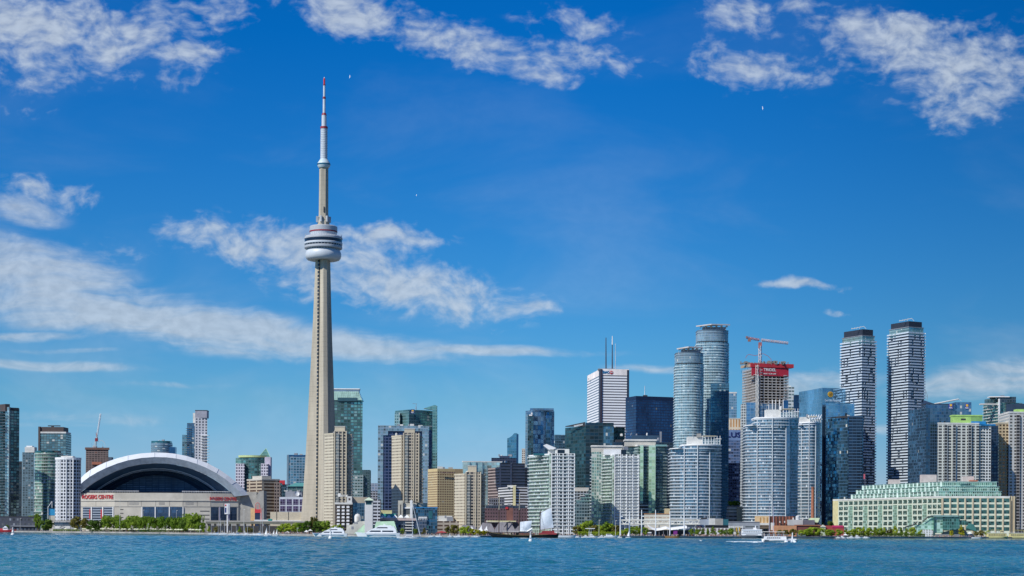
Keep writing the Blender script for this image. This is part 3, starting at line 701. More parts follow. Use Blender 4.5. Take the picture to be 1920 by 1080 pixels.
    b.rbox('low_glass_wing', FA(D, 4.2, 4.4, (.12, .2, .25), (.10, .24, .33), mx=.07, y0=.3, gv=.6), 341, 350.2, 815, 990, 4, 20)
    b.rbox('side_wing', OFFWHITE, 361, 366, 774, 800, 3, 12)
    b.slabs(813, 900, 5.2, WHITE, .6, .8, fp=RF(376, 390, D-3, 8)); b.slabs(800, 900, 4.2, plain('balcony_grey', (.16, .20, .23), .5), .5, .6, fp=RF(348, 357, D, 8))
def lattice(mb, p, q, w, m=0, r=.22):
    p, q = Vector(p), Vector(q); d = (q-p); t = d.normalized(); a = t.orthogonal().normalized(); b = t.cross(a); L = d.length; n = max(2, int(L/(w*1.3)))
    cs = [(a*sx+b*sy)*w/2 for sx, sy in ((-1, -1), (1, -1), (1, 1), (-1, 1))]
    for c in cs: mb.tube(p+c, q+c, r*1.3, r*1.3, 4, m, False)
    for i in range(n):
        for k in range(4):
            c0, c1 = cs[k], cs[(k+1) % 4]
            if i % 2: c0, c1 = c1, c0
            mb.tube(p+d*(i/n)+c0, p+d*((i+1)/n)+c1, r*.8, r*.8, 3, m, False)
left_group()

# ------------------------------------------------------------------ between the stadium and the central towers
def mid_left_group():
    D = 3000
    b = B('office_building', 'teal glass office block with white corner wings and a green glass pyramid on top', AF(441, 496, D, 10, 30), D)
    b.vol('curtain_wall', FA(D, 5.0, 6, (.06, .12, .13), (.10, .27, .30), mx=.08, y0=.2, met=.75, gv=1.1, lit=.05), 857, fp=AF(450, 499, D, 10, 30))
    b.vol('glass_corner', FA(D, 5.0, 4, (.18, .34, .32), (.16, .34, .34), mx=.1, y0=.2), 858, fp=RF(441.5, 452, D+12, 20))
    b.band('cornice', plain('cornice_lime', (.46, .56, .26), .6), 853.5, 857.2, .8, AF(446, 499, D, 10, 30))
    wm = FA(D, 5.6, 4.6, (.62, .60, .66), (.06, .07, .13), mx=.2, y0=.2, y1=.75, met=.2, wv=.05)
    b.rbox('wing', wm, 441.5, 458, 869.5, 990, -4, 16); b.rbox('wing', wm, 489, 502, 869.5, 990, -4, 16)
    b.rbox('corner_tower', plain('lilac_panel', (.50, .46, .54), .6), 496, 507, 856.5, 990, 6, 16)
    zb, za = b.z(857), b.z(839.5); c0 = [P(x, 857, D+d) for x, d in ((485, 8), (506.5, 8), (506.5, 30), (485, 30))]; ap = Vector((X(495.5, D), D+19, za)); mb = MB()
    for i in range(4): mb.poly([c0[i], c0[(i+1) % 4], ap], [(0, 0), (12, 0), (6, 16)])
    mb.build('pyramid', plain('pyramid_glass', (.16, .36, .30), .2, .5), b.root)
    mb = MB()
    for i in range(4):
        mb.tube(c0[i], ap, .5, .4, 4); mb.tube(c0[i], c0[(i+1) % 4], .5, .5, 4)
        for t in (.33, .66): mb.tube(c0[i].lerp(ap, t), c0[(i+1) % 4].lerp(ap, t), .3, .3, 4)
    mb.build('pyramid_frame', plain('pyramid_green', (.30, .48, .30), .6), b.root)
    D = 2750
    b = B('hotel', 'beige hotel banded by dark window rows, right of the stadium', BF(463, 491, 524, D, 30), D)
    b.vol('wall', FA(D, 6.2, 7, (.44, .37, .27), (.05, .035, .03), mx=0, y0=.48, y1=1, met=.1, gr=.3, gv=.6, lit=0, pier=(4, .16)), 899)
    b.vol('penthouse', LCONC, 892, 899.2, fp=BF(473, 491, 508, D+4, 30)); b.band('parapet', LCONC, 897.6, 900.4, .35); b.clutter(899, 4, 2)
    b.rbox('dark_wing', FA(D, 6.2, 5, (.20, .16, .14), (.04, .04, .05), mx=.2, y0=.4), 514, 526, 905, 990, 4, 20)
    D = 2900
    b = B('office_building', 'blue glass block topped by a bright red sign board beside the beige hotel', RF(510, 537, D, 24), D)
    b.vol('curtain_wall', FA(D, 6, 4, (.04, .10, .15), (.05, .16, .25), mx=.08, y0=.2), 908)
    b.rbox('sign_board', RED, 515.5, 534, 900.5, 908.1, -1, 3)
    D = 3300
    b = B('glass_tower', 'square blue glass tower just left of the tall concrete tower', BF(538.5, 539, 576, D, 6), D)
    b.vol('curtain_wall', FA(D, 5.0, 5.4, (.22, .33, .42), (.10, .25, .38), mx=.09, y0=.2, met=.75, gv=1.0, lit=.08), 855)
    b.band('parapet', BGLASS, 852.8, 856, .3); b.clutter(853, 4, 9)
    MB().prism(RF(537.5, 541, D-1, 20), GZ, b.z(853)).build('corner_fin', plain('fin_blue', (.16, .24, .30), .5), b.root)
    D = 2800
    b = B('pavilion', 'low hall with a green hipped roof behind the white dish aerial', RF(540, 578, D, 30), D)
    b.vol('wall', FA(D, 5, 3, (.12, .2, .22), (.05, .12, .14)), 912)
    z0, z1 = b.z(912), b.z(905); c0 = [P(x, 912, D+d) for x, d in ((538, -2), (582, -2), (582, 34), (538, 34))]; r0, r1 = Vector((X(551, D), D+16, z1)), Vector((X(572, D), D+16, z1)); mb = MB()
    mb.poly([c0[0], c0[1], r1, r0]); mb.poly([c0[2], c0[3], r0, r1]); mb.poly([c0[1], c0[2], r1]); mb.poly([c0[3], c0[0], r0]); mb.build('roof', plain('roof_teal', (.10, .30, .27), .5), b.root)
    D = 2600
    b = B('convention_hall', 'white framed hall with large square plum coloured windows beside the concrete tower base', RF(524, 570, D, 40), D)
    b.vol('wall', plain('frame_white', (.56, .60, .66), .6), 932)
    wm = FA(D, 4.6, 4.4, (.22, .22, .32), (.045, .035, .11), mx=.06, y0=.06, y1=.94, met=.4, gv=.9, lit=.02)
    for i in range(4):
        for j in range(2):
            x0, y0 = 525.3+i*12.2, 936+j*12.6
            MB().panel(pt(x0, D-.15), pt(x0+10.0, D-.15), b.z(y0+10.6), b.z(y0), .4).build('window', wm, b.root)
    b.rbox('upper_storey', plain('plant_grey', (.26, .28, .32), .7), 535, 566, 921, 932.1, 8, 24)
    b.clutter(921, 8, 12, h=3)
    dsh = thing('satellite_dish', 'white round dish aerial on the hall roof left of the concrete tower', 'dish', (X(557, D), D+4, Z(557, 932, D)))
    d = Vector((.45, -.75, .48)).normalized(); a = d.orthogonal().normalized(); b2 = d.cross(a); c = P(557, 925.5, D+4); mb = MB(); rr = [(0, -1.2), (2.0, -.9), (3.6, 0)]
    for (r0, h0), (r1, h1) in zip(rr, rr[1:]):
        for i in range(18):
            t0, t1 = 2*math.pi*i/18, 2*math.pi*(i+1)/18
            q = lambda r, h, t: c+d*h+(a*math.cos(t)+b2*math.sin(t))*r
            mb.poly([q(r0, h0, t0), q(r1, h1, t0), q(r1, h1, t1), q(r0, h0, t1)] if r0 else [c+d*h0, q(r1, h1, t0), q(r1, h1, t1)])
    mb.build('reflector', WHITE, dsh); MB().tube(P(557, 931.8, D+5), c-d*.9, .5, .3, 6).build('stand', STEEL, dsh)
    # tall green tower behind the concrete one
    D = 2700
    b = B('glass_tower', 'tall sea green glass tower with a sloped crown, right behind the concrete tower', BF(612, 613, 679, D, 4, 36), D)
    b.vol('curtain_wall', FA(D, 5.6, 6.2, (.045, .10, .115), (.10, .25, .27), mx=.10, y0=.26, met=.7, gv=1.0, lit=.04, light=(.20, .36, .36)), 750)
    zt, zb = b.z(734), b.z(750); mb = MB(); f = [(613, -.3, 750), (679, -.3, 750), (672.5, 14, 734), (613, 14, 734)]; v = [P(x, y, D+d) for x, d, y in f]
    bk = [Vector((p.x, D+34, p.z)) for p in v]; mb.poly(v); mb.poly([v[1], bk[1], bk[2], v[2]]); mb.poly([v[3], v[2], bk[2], bk[3]]); mb.poly(bk[::-1]); mb.poly([v[0], v[3], bk[3], bk[0]])
    mb.build('sloped_crown', facade('crown_panels', (.30, .52, .47), (.24, .44, .42), 3, 3, mx=.06, y0=.08, met=.4, lit=0, gv=.3), b.root)
    b.rbox('dark_band', plain('band_teal', (.06, .13, .15), .3, .4), 632, 668, 745.5, 752, -.4, 3)
    b.rbox('rooftop_screen', plain('screen_blue', (.20, .28, .38), .4), 615, 672, 728.5, 734.2, 15, 14); MB().prism(RF(614, 673, D+14, 17), b.z(728.6), b.z(726.8)).build('roof_plate', WHITE, b.root)
    b.rbox('podium', FA(D, 5.6, 5, (.26, .33, .33), (.10, .20, .22), mx=.1, y0=.4), 655, 681, 890, 990, -3, 20)
    b.rbox('side_tower', FA(D, 5, 3.4, (.06, .11, .13), (.08, .18, .22), mx=.1, y0=.3, gv=1), 678.5, 693, 881, 990, 2, 24)
    # blue tower
    D = 2700
    b = B('glass_tower', 'broad dark blue glass tower with a pale blue frame behind the central beige condominium', BF(708, 708.5, 809, D, 3, 36), D)
    b.vol('curtain_wall', FA(D, 5.8, 6.6, (.055, .085, .17), (.012, .034, .10), mx=.10, y0=.22, y1=.93, met=.7, gv=.9, lit=.03), 806)
    pf = FA(D, 5.8, 5.0, (.20, .30, .40), (.16, .28, .37), mx=.08, y0=.25, met=.6, gv=.7)
    b.rbox('frame_top', pf, 708, 803, 798.5, 808, -.6, 20); b.rbox('frame_side', pf, 708, 718, 808.1, 990, -.6, 10); b.rbox('frame_side', pf, 791, 803.5, 808.1, 990, -.6, 10)
    b.rbox('frame_step', pf, 718.1, 727, 808.1, 816, -.5, 6)
    b.band('parapet', STEEL, 798, 799.2, .3); b.clutter(799, 5, 4)
    # green bank tower
    D = 3200
    b = B('glass_tower', 'emerald glass office tower with a pointed glass blade at its right corner', BF(740, 766, 812, D, 34), D)
    gm = FA(D, 5.4, 5.0, (.09, .19, .21), (.12, .27, .31), mx=.07, y0=.32, met=.75, gv=.5, lit=.02)
    b.vol('curtain_wall', gm, 768)
    b.rbox('left_wing', FA(D, 5.4, 4, (.26, .42, .44), (.16, .34, .40), mx=.15, y0=.3), 739, 749, 773, 990, 12, 12)
    v = [(794, 766), (815.5, 759), (819.5, 761), (819.5, 990), (811, 990), (811, 768)]; f0 = [P(x, y, D+4) for x, y in v]; f1 = [p+Vector((0, 16, 0)) for p in f0]; mb = MB()
    def uvx(ps): return [(p.x+p.y, p.z) for p in ps]
    mb.poly(f0, uvx(f0)); mb.poly(f1[::-1])
    for i in range(6): q4 = [f0[i], f1[i], f1[(i+1) % 6], f0[(i+1) % 6]]; mb.poly(q4, uvx(q4))
    mb.build('corner_blade', FA(D, 5.4, 6, (.14, .30, .30), (.14, .32, .34), mx=.06, y0=.2, gv=.4, lit=0), b.root)
    mb = MB(); mb.box((X(772.8, D), D+1, b.z(771.5)), (6.4, .6, 7.4)); mb.build('logo_shield', NAVY, b.root)
    text('lettering', 'RBC', WHITE, b.root, (X(772.8, D), D+.5, b.z(773.3)), 3.2, 5.2); mb = MB(); mb.box((X(772.8, D), D+.6, b.z(770)), (3.4, .2, 2.4)); mb.build('logo_lion', GOLD, b.root)
    mb = MB(); mb.tube(P(780, 768, D+14), P(780, 762, D+14), .9, .7, 6); mb.tube(P(773.5, 756.5, D+14), P(782, 757.5, D+14), .4, .4, 4); mb.tube(P(780, 763, D+14), P(781, 757, D+14), .4, .4, 4); mb.build('window_cleaning_rig', STEEL, b.root)
mid_left_group()

def beige_condo(label, xs, ys, D, fp_=5.7, a=30):
    """x0 left end, x1 end of the lit left face, x2-x3 the raised middle, x4 right end; ys left/right shoulder, middle, penthouse top; penthouse px"""
    x0, x1, x2, x3, x4 = xs; yl, ym, yp, p0, p1 = ys
    b = B('condominium', label, BF(x0, x1, x4, D, a), D, 'beige condominium towers by the quay')
    wl = FA(D, fp_, 5.2, (.56, .51, .39), (.11, .10, .09), mx=.22, y0=.30, y1=.78, met=.15, gr=.25, gv=.9, lit=.25, light=(.42, .38, .30), wv=.06)
    b.vol('wall', wl, yl); b.band('parapet', BEIGE, yl-1.2, yl+1.6, .3)
    k = mpp(D); t = math.tan(R(a)); dD = (x2-x1)*k*t
    MB().prism(RF(x2, x3, D-1.5, 22), GZ, b.z(ym)).build('central_bay', FA(D, fp_, 7.8, (.44, .39, .30), (.04, .05, .065), mx=.13, y0=.22, y1=.86, met=.3, gr=.2, gv=1.2, lit=.22, light=(.36, .35, .30), wv=.08), b.root)
    MB().prism(RF(x1+.6, x2+.1, D+1.0, 5), GZ, b.z(yl+1)).build('glazed_recess', FA(D, fp_, 2.6, (.20, .18, .16), (.05, .07, .08), mx=.14, y0=.25, gv=1.2, lit=.15), b.root)
    for x in (x2+.6, (x2*.35+x3*.65), x3-1.2): MB().box((X(x, D), D-1.9, (GZ+b.z(ym))/2), (1.3, 1.0, b.z(ym)-GZ-.4)).build('pilaster', BEIGE, b.root)
    MB().prism(RF(x2+3.2, x2+8.4, D-2.6, 3), GZ, b.z(ym+5)).build('bay_window', FA(D, fp_, 2.4, (.38, .38, .34), (.10, .14, .17), mx=.12, y0=.3, gv=1, lit=.2), b.root)
    MB().prism(RF(x3-.1, x4, D+2, 16), GZ, b.z(yl+1)).build('right_bay', FA(D, fp_, 4, (.42, .38, .29), (.05, .06, .07), mx=.14, y0=.4, gv=1, lit=.2), b.root)
    b.vol('penthouse', BEIGE, yp, ym+.2, fp=RF(p0, p1, D+3, 14)); b.band('penthouse_cap', LCONC, yp-.8, yp+.8, .3, RF(p0, p1, D+3, 14)); b.clutter(yl-1, 4, int(x0)); return b
beige_condo('beige condominium tower directly right of the tall concrete tower', (607.5, 624.5, 626.5, 650, 659.5), (813, 808, 799.5, 627, 646), 2000)
beige_condo('beige condominium tower standing in front of the dark blue glass tower', (734, 752, 756, 786, 791), (817, 811.5, 804, 757.5, 777), 2050)
beige_condo('shortest beige condominium tower, right of the yellow hotel', (852, 871, 873, 902, 909), (889, 885, 873.5, 877, 893), 1980)

def mid_group():
    D = 2150
    b = B('hotel', 'sunlit yellow hotel slab with tight rows of small windows', BF(802, 820, 868, D, 22), D)
    b.vol('wall', FA(D, 4.6, 4.6, (.56, .46, .26), (.10, .065, .045), mx=.17, y0=.30, y1=.84, met=.1, gr=.4, gv=.6, lit=.12, wv=.05), 884)
    b.vol('crown', plain('hotel_yellow', (.55, .44, .23), .8, vary=.06), 878.5, 884.1); b.rbox('shadow_recess', plain('recess_shadow_brown', (.22, .17, .10), .8), 853, 866, 879.5, 887, -1, 4)  # brown block on the crown: a recess's shadow put into its colour
    mb = MB()
    for i in range(9): mb.box((X(827+i*3, D), D+3+i*.7-3.6, b.z(886.2)), (1.1, .3, 1.9))
    mb.build('lettering', plain('sign_brown', (.12, .08, .08), .5), b.root)
    b.clutter(879, 3, 7)
    D = 2600
    b = B('glass_tower', 'pale sky blue glass block rising behind the shortest beige condominium', BF(866.5, 868, 943, D, 8), D)
    b.vol('curtain_wall', FA(D, 7.2, 9, (.30, .44, .48), (.42, .64, .70), mx=.05, y0=.10, met=.7, gv=.35, lit=.04), 866); b.band('parapet', OFFWHITE, 864.5, 866.6, .3)
    for x in (881.5, 893, 905): MB().box((X(x, D), D+(x-868)*mpp(D)*math.tan(R(8))-.4, (GZ+b.z(867))/2), (1.6, 1.2, b.z(867)-GZ)).build('mullion', plain('mullion_dark', (.08, .15, .2), .4), b.root)
    D = 2500
    b = B('office_building', 'brown stone office block with pale striped window bands and a taller central shaft', BF(915, 937, 989, D, 20), D)
    sm = FA(D, 5.6, 10, (.36, .29, .26), (.055, .05, .06), mx=0, y0=.45, y1=1, met=.2, gr=.25, gv=.5, lit=.05, wv=.06)
    b.vol('wall', sm, 876); b.rbox('shaft', sm, 938.5, 957, 867.5, 990, -2, 18); b.rbox('shaft_edge', plain('stone_brown', (.40, .32, .29), .8), 956.5, 959.5, 868, 990, -2.4, 18); b.rbox('shaft_edge', plain('stone_brown', (.40, .32, .29), .8), 936.5, 939, 868, 990, -2.4, 18)
    b.rbox('wing', sm, 960, 984, 868.5, 990, 1, 18); b.clutter(868, 4, 6)
    D = 2900
    b = B('office_building', 'low navy block peeping over the brown stone offices', RF(921, 968, D, 26), D)
    b.vol('wall', FA(D, 6, 5, (.03, .045, .09), (.02, .035, .08), mx=.08, y0=.3, gv=.5), 858.5); b.rbox('penthouse', plain('navy_dull', (.03, .045, .09), .5), 936, 955, 854.5, 858.6, 4, 14); b.clutter(855, 3, 1)
    D = 3400
    v = [(951, 822), (955, 820.5), (960, 817), (964, 812.2), (969, 812), (971.3, 814), (971.3, 990), (951, 990)]
    b = B('glass_tower', 'slim blue glass tower with a curved notch in its top', RF(951, 971, D, 20), D)
    f0 = [P(x, y, D) for x, y in v]; f1 = [p+Vector((0, 20, 0)) for p in f0]; mb = MB(); mb.poly(f0[::-1], [(p.x, p.z) for p in f0[::-1]]); mb.poly(f1)
    for i in range(8): q4 = [f0[i], f1[i], f1[(i+1) % 8], f0[(i+1) % 8]]; mb.poly(q4, [(p.x+p.y, p.z) for p in q4])
    mb.build('curtain_wall', FA(D, 5, 3.4, (.06, .20, .32), (.07, .24, .38), mx=.06, y0=.2, gv=.7, lit=0), b.root)
    MB().prism(RF(968, 971.6, D-.6, 21), GZ, b.z(814)).build('corner_strip', plain('strip_navy', (.03, .10, .2), .2, .6), b.root)
    D = 2300
    b = B('office_building', 'white low block with long dark window bands below the brown stone offices', BF(934, 960, 990, D, 16), D)
    b.vol('wall', FA(D, 5.2, 14, (.66, .66, .66), (.05, .06, .08), mx=0, y0=.44, y1=1, met=.2, gv=.3, lit=0, wv=.05), 913)
    b.rbox('stair_core', YELLOW, 962, 967, 911, 990, -1.5, 10); b.rbox('penthouse', OFFWHITE, 951, 968, 909.5, 913.2, 6, 12)
    b.rbox('dark_wing', FA(D, 6, 4, (.16, .17, .20), (.03, .035, .05), mx=.2, y0=.3), 917, 946, 934, 990, -4, 8); b.clutter(934, 3, 15)
    D = 2050
    b = B('warehouse', 'long plum brick warehouse with small square windows behind the schooner', RF(909, 991, D, 30), D)
    b.vol('wall', FA(D, 6.4, 4.9, (.125, .075, .09), (.022, .02, .03), mx=.24, y0=.30, y1=.75, met=.1, gv=.4, lit=.04, wv=.12), 953)
    b.rbox('brick_patch', plain('brick_light', (.20, .09, .075), .85), 950, 962, 952, 978, -.12, 1); b.rbox('upper_storey', FA(D, 5, 5, (.045, .06, .10), (.03, .06, .10), mx=.1, y0=.2), 911, 985, 947.5, 953.1, 3, 20)
    b.rbox('red_lamp_housing', RED, 948, 953, 950.5, 954.5, -1, 2); b.rbox('ground_floor', OFFWHITE, 912, 968, 976, 979, -4, 3)
    for i in range(4): b.rbox('roof_unit', [STEEL, CONC][i % 2], 918+i*17, 924+i*17, 944.5+i % 2, 947.8, 5, 6)
    # faceted blue tower with the white emblem
    D = 2900
    b = B('glass_tower', 'tall faceted blue glass tower with a glittering dark left flank and a small white emblem', BF(984.5, 997, 1038.5, D, 26), D)
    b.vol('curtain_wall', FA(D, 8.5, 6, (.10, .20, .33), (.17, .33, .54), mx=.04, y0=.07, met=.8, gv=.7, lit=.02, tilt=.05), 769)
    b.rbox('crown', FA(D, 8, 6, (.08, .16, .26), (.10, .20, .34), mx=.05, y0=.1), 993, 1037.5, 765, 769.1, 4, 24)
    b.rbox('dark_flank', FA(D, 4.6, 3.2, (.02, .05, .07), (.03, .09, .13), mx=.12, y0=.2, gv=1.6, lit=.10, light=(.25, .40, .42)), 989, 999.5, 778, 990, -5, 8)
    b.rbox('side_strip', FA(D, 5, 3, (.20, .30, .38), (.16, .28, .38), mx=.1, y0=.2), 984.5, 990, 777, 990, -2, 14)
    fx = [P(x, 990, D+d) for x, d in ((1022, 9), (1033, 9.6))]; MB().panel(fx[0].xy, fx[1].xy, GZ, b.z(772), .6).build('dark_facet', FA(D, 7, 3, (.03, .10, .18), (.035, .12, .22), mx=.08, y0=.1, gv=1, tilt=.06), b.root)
    mb = MB(); mb.box((X(994, D), D-6, b.z(779)), (5, .5, 2.2)); mb.box((X(996, D), D-6, b.z(776)), (2.4, .5, 3.4)); mb.build('emblem', WHITE, b.root)
    # dark teal block
    D = 2700
    b = B('office_building', 'dark teal glass office block with a slanted left roofline below the white bank tower', BF(1059, 1097.5, 1171, D, 30), D)
    tm = FA(D, 6.6, 8, (.02, .055, .07), (.025, .085, .115), mx=.05, y0=.20, met=.8, gv=.9, lit=.05, light=(.10, .25, .28), tilt=.04)
    b.vol('curtain_wall', tm, 799); b.rbox('upper_block', FA(D, 6.6, 8, (.014, .04, .06), (.018, .055, .085), mx=.05, y0=.2, gv=.8, tilt=.04), 1097.5, 1150, 792.5, 990, -1, 30)
    b.rbox('bright_strip', FA(D, 6.6, 4, (.05, .13, .20), (.07, .19, .29), mx=.06, y0=.12, gv=.8, tilt=.05), 1131, 1150, 800, 990, -1.6, 8)
    mb = MB(); mb.poly([P(1060, 800.5, D+30), P(1097.5, 799.5, D-.5), P(1097.5, 791, D-.5), P(1060, 799, D+30)]); mb.poly([P(1060, 799, D+30.6), P(1097.5, 791, D+.1), P(1097.5, 799.5, D+.1), P(1060, 800.5, D+30.6)]); mb.build('roof_screen', DARK, b.root)
    mb = MB()
    for i in range(8): mb.box(P(1077+i*2.1, 799-i*.42, D+13-i*1.5), (1.1, .4, 2.2))
    mb.build('lettering', WHITE, b.root); b.clutter(799, 3, 22)
    D = 3000
    b = B('glass_tower', 'small pale blue glass block left of the dark teal offices', BF(1037, 1040, 1062, D, 20), D)
    b.vol('curtain_wall', FA(D, 5, 4, (.10, .20, .28), (.10, .24, .34), mx=.08, y0=.2, gv=.8), 815)
    b = B('apartment_tower', 'thin cream tower end showing left of the faceted blue tower', RF(978, 986, 3300, 12), 3300); b.vol('wall', FA(3300, 4, 3, (.60, .57, .50), (.2, .18, .16), mx=.2, y0=.3), 842); b.band('parapet', LCONC, 841, 843)
    # white bank tower
    D = 3300
    b = B('office_tower', 'white marble bank tower with black window stripes and three roof masts', BF(1100, 1125, 1178, D, 9), D)
    b.vol('wall', FA(D, 5.05, 11, (.84, .85, .86), (.05, .065, .10), mx=0, y0=.62, y1=1.0, met=.25, gr=.2, gv=.25, lit=0, wv=.03), 703)
    b.vol('crown', facade('marble_ribs', (.84, .85, .86), (.64, .67, .70), 1.5, 30, mx=.25, y0=.05, met=0, gr=.6, gv=.1, lit=0, wv=.03), 691.5, 703.1)
    MB().prism(BF(1121.5, 1124.4, 1128.2, D-1.5, 9), GZ, b.z(692)).build('dark_corner', plain('corner_plum', (.045, .035, .05), .4), b.root)
    e = D+(1174.5-1125)*mpp(D)*math.tan(R(9)); MB().prism(RF(1174.4, 1178.5, e-1.6, 6), GZ, b.z(693)).build('dark_corner', plain('corner_navy', (.02, .03, .055), .4), b.root)
    fx = lambda x: (X(x, D), D+(x-1125)*mpp(D)*math.tan(R(9))-.5)
    text('lettering', 'BMO', plain('sign_blue', (.02, .20, .42), .5), b.root, (*fx(1135.5), b.z(698)), 6.4, 11.5, R(9), .2)
    mb = MB(); p = fx(1145.4); mb.tube((p[0], p[1]-.2, b.z(698)), (p[0]-.1, p[1]+.4, b.z(698)), 3.0, 3.0, 20); mb.build('roundel', RED, b.root)
    text('roundel_mark', 'M', WHITE, b.root, (p[0], p[1]-.4, b.z(698)), 3.6, 3.2, R(9), .1)
    lx = lambda x: (X(x, D), D+(1125-x)*mpp(D)/math.tan(R(9))-.4)
    q = lx(1107); mb = MB(); mb.box((q[0], q[1], b.z(701.5)), (4, .5, 2.6), R(-70)); mb.build('side_emblem', plain('emblem_grey', (.45, .42, .40), .6), b.root)
    b.rbox('penthouse', STEEL, 1120, 1152, 690, 692, 10, 16); b.clutter(691, 6, 4, h=3)
    b.mast(1136.2, 633, 691, 1.25, plain('mast_dark', (.06, .07, .10), .5), 16)
    b.mast(1148.0, 646, 691, 1.25, plain('mast_dark', (.06, .07, .10), .5), 16); b.mast(1148.2, 630, 646.1, 1.1, WHITE, 16); b.mast(1154, 644, 692, .7, plain('mast_pale', (.48, .56, .64), .5), 16)
    # black tower
    D = 3000
    b = B('office_tower', 'black steel and glass slab tower with a fine window grid and a short roof aerial', BF(1172, 1191.5, 1266, D, 22), D)
    km = FA(D, 5.2, 3.4, (.008, .026, .075), (.012, .08, .22), mx=.18, y0=.24, y1=.95, met=.6, gr=.15, gv=.5, lit=.02, wv=.05)
    b.vol('curtain_wall', km, 750); b.vol('crown', plain('crown_black', (.008, .022, .062), .5), 742.5, 750.1); b.mast(1209, 723.5, 742.6, .8, plain('mast_pale', (.48, .56, .64), .5)); b.rbox('aerial_base', DARK, 1205, 1213, 740, 743, 8, 8)
    b.rbox('mechanical_band', plain('crown_black', (.008, .022, .062), .5), 1191.5, 1266, 806, 811, 26, 3)
    D = 2500
    b = B('office_building', 'navy low block with roof plant in front of the black slab tower', RF(1150, 1262, D, 30), D)
    b.vol('wall', FA(D, 6, 5, (.015, .035, .065), (.02, .05, .09), mx=.08, y0=.25, gv=.7), 829); b.rbox('roof_plant', plain('plant_navy', (.03, .07, .12), .5), 1185, 1240, 816, 829.1, 3, 18)
    b.rbox('roof_unit', STEEL, 1236.5, 1240, 809, 830, 2, 3); b.clutter(816, 5, 21); b.rbox('step', DARK, 1154, 1186, 824, 829.1, 4, 14)
mid_group()
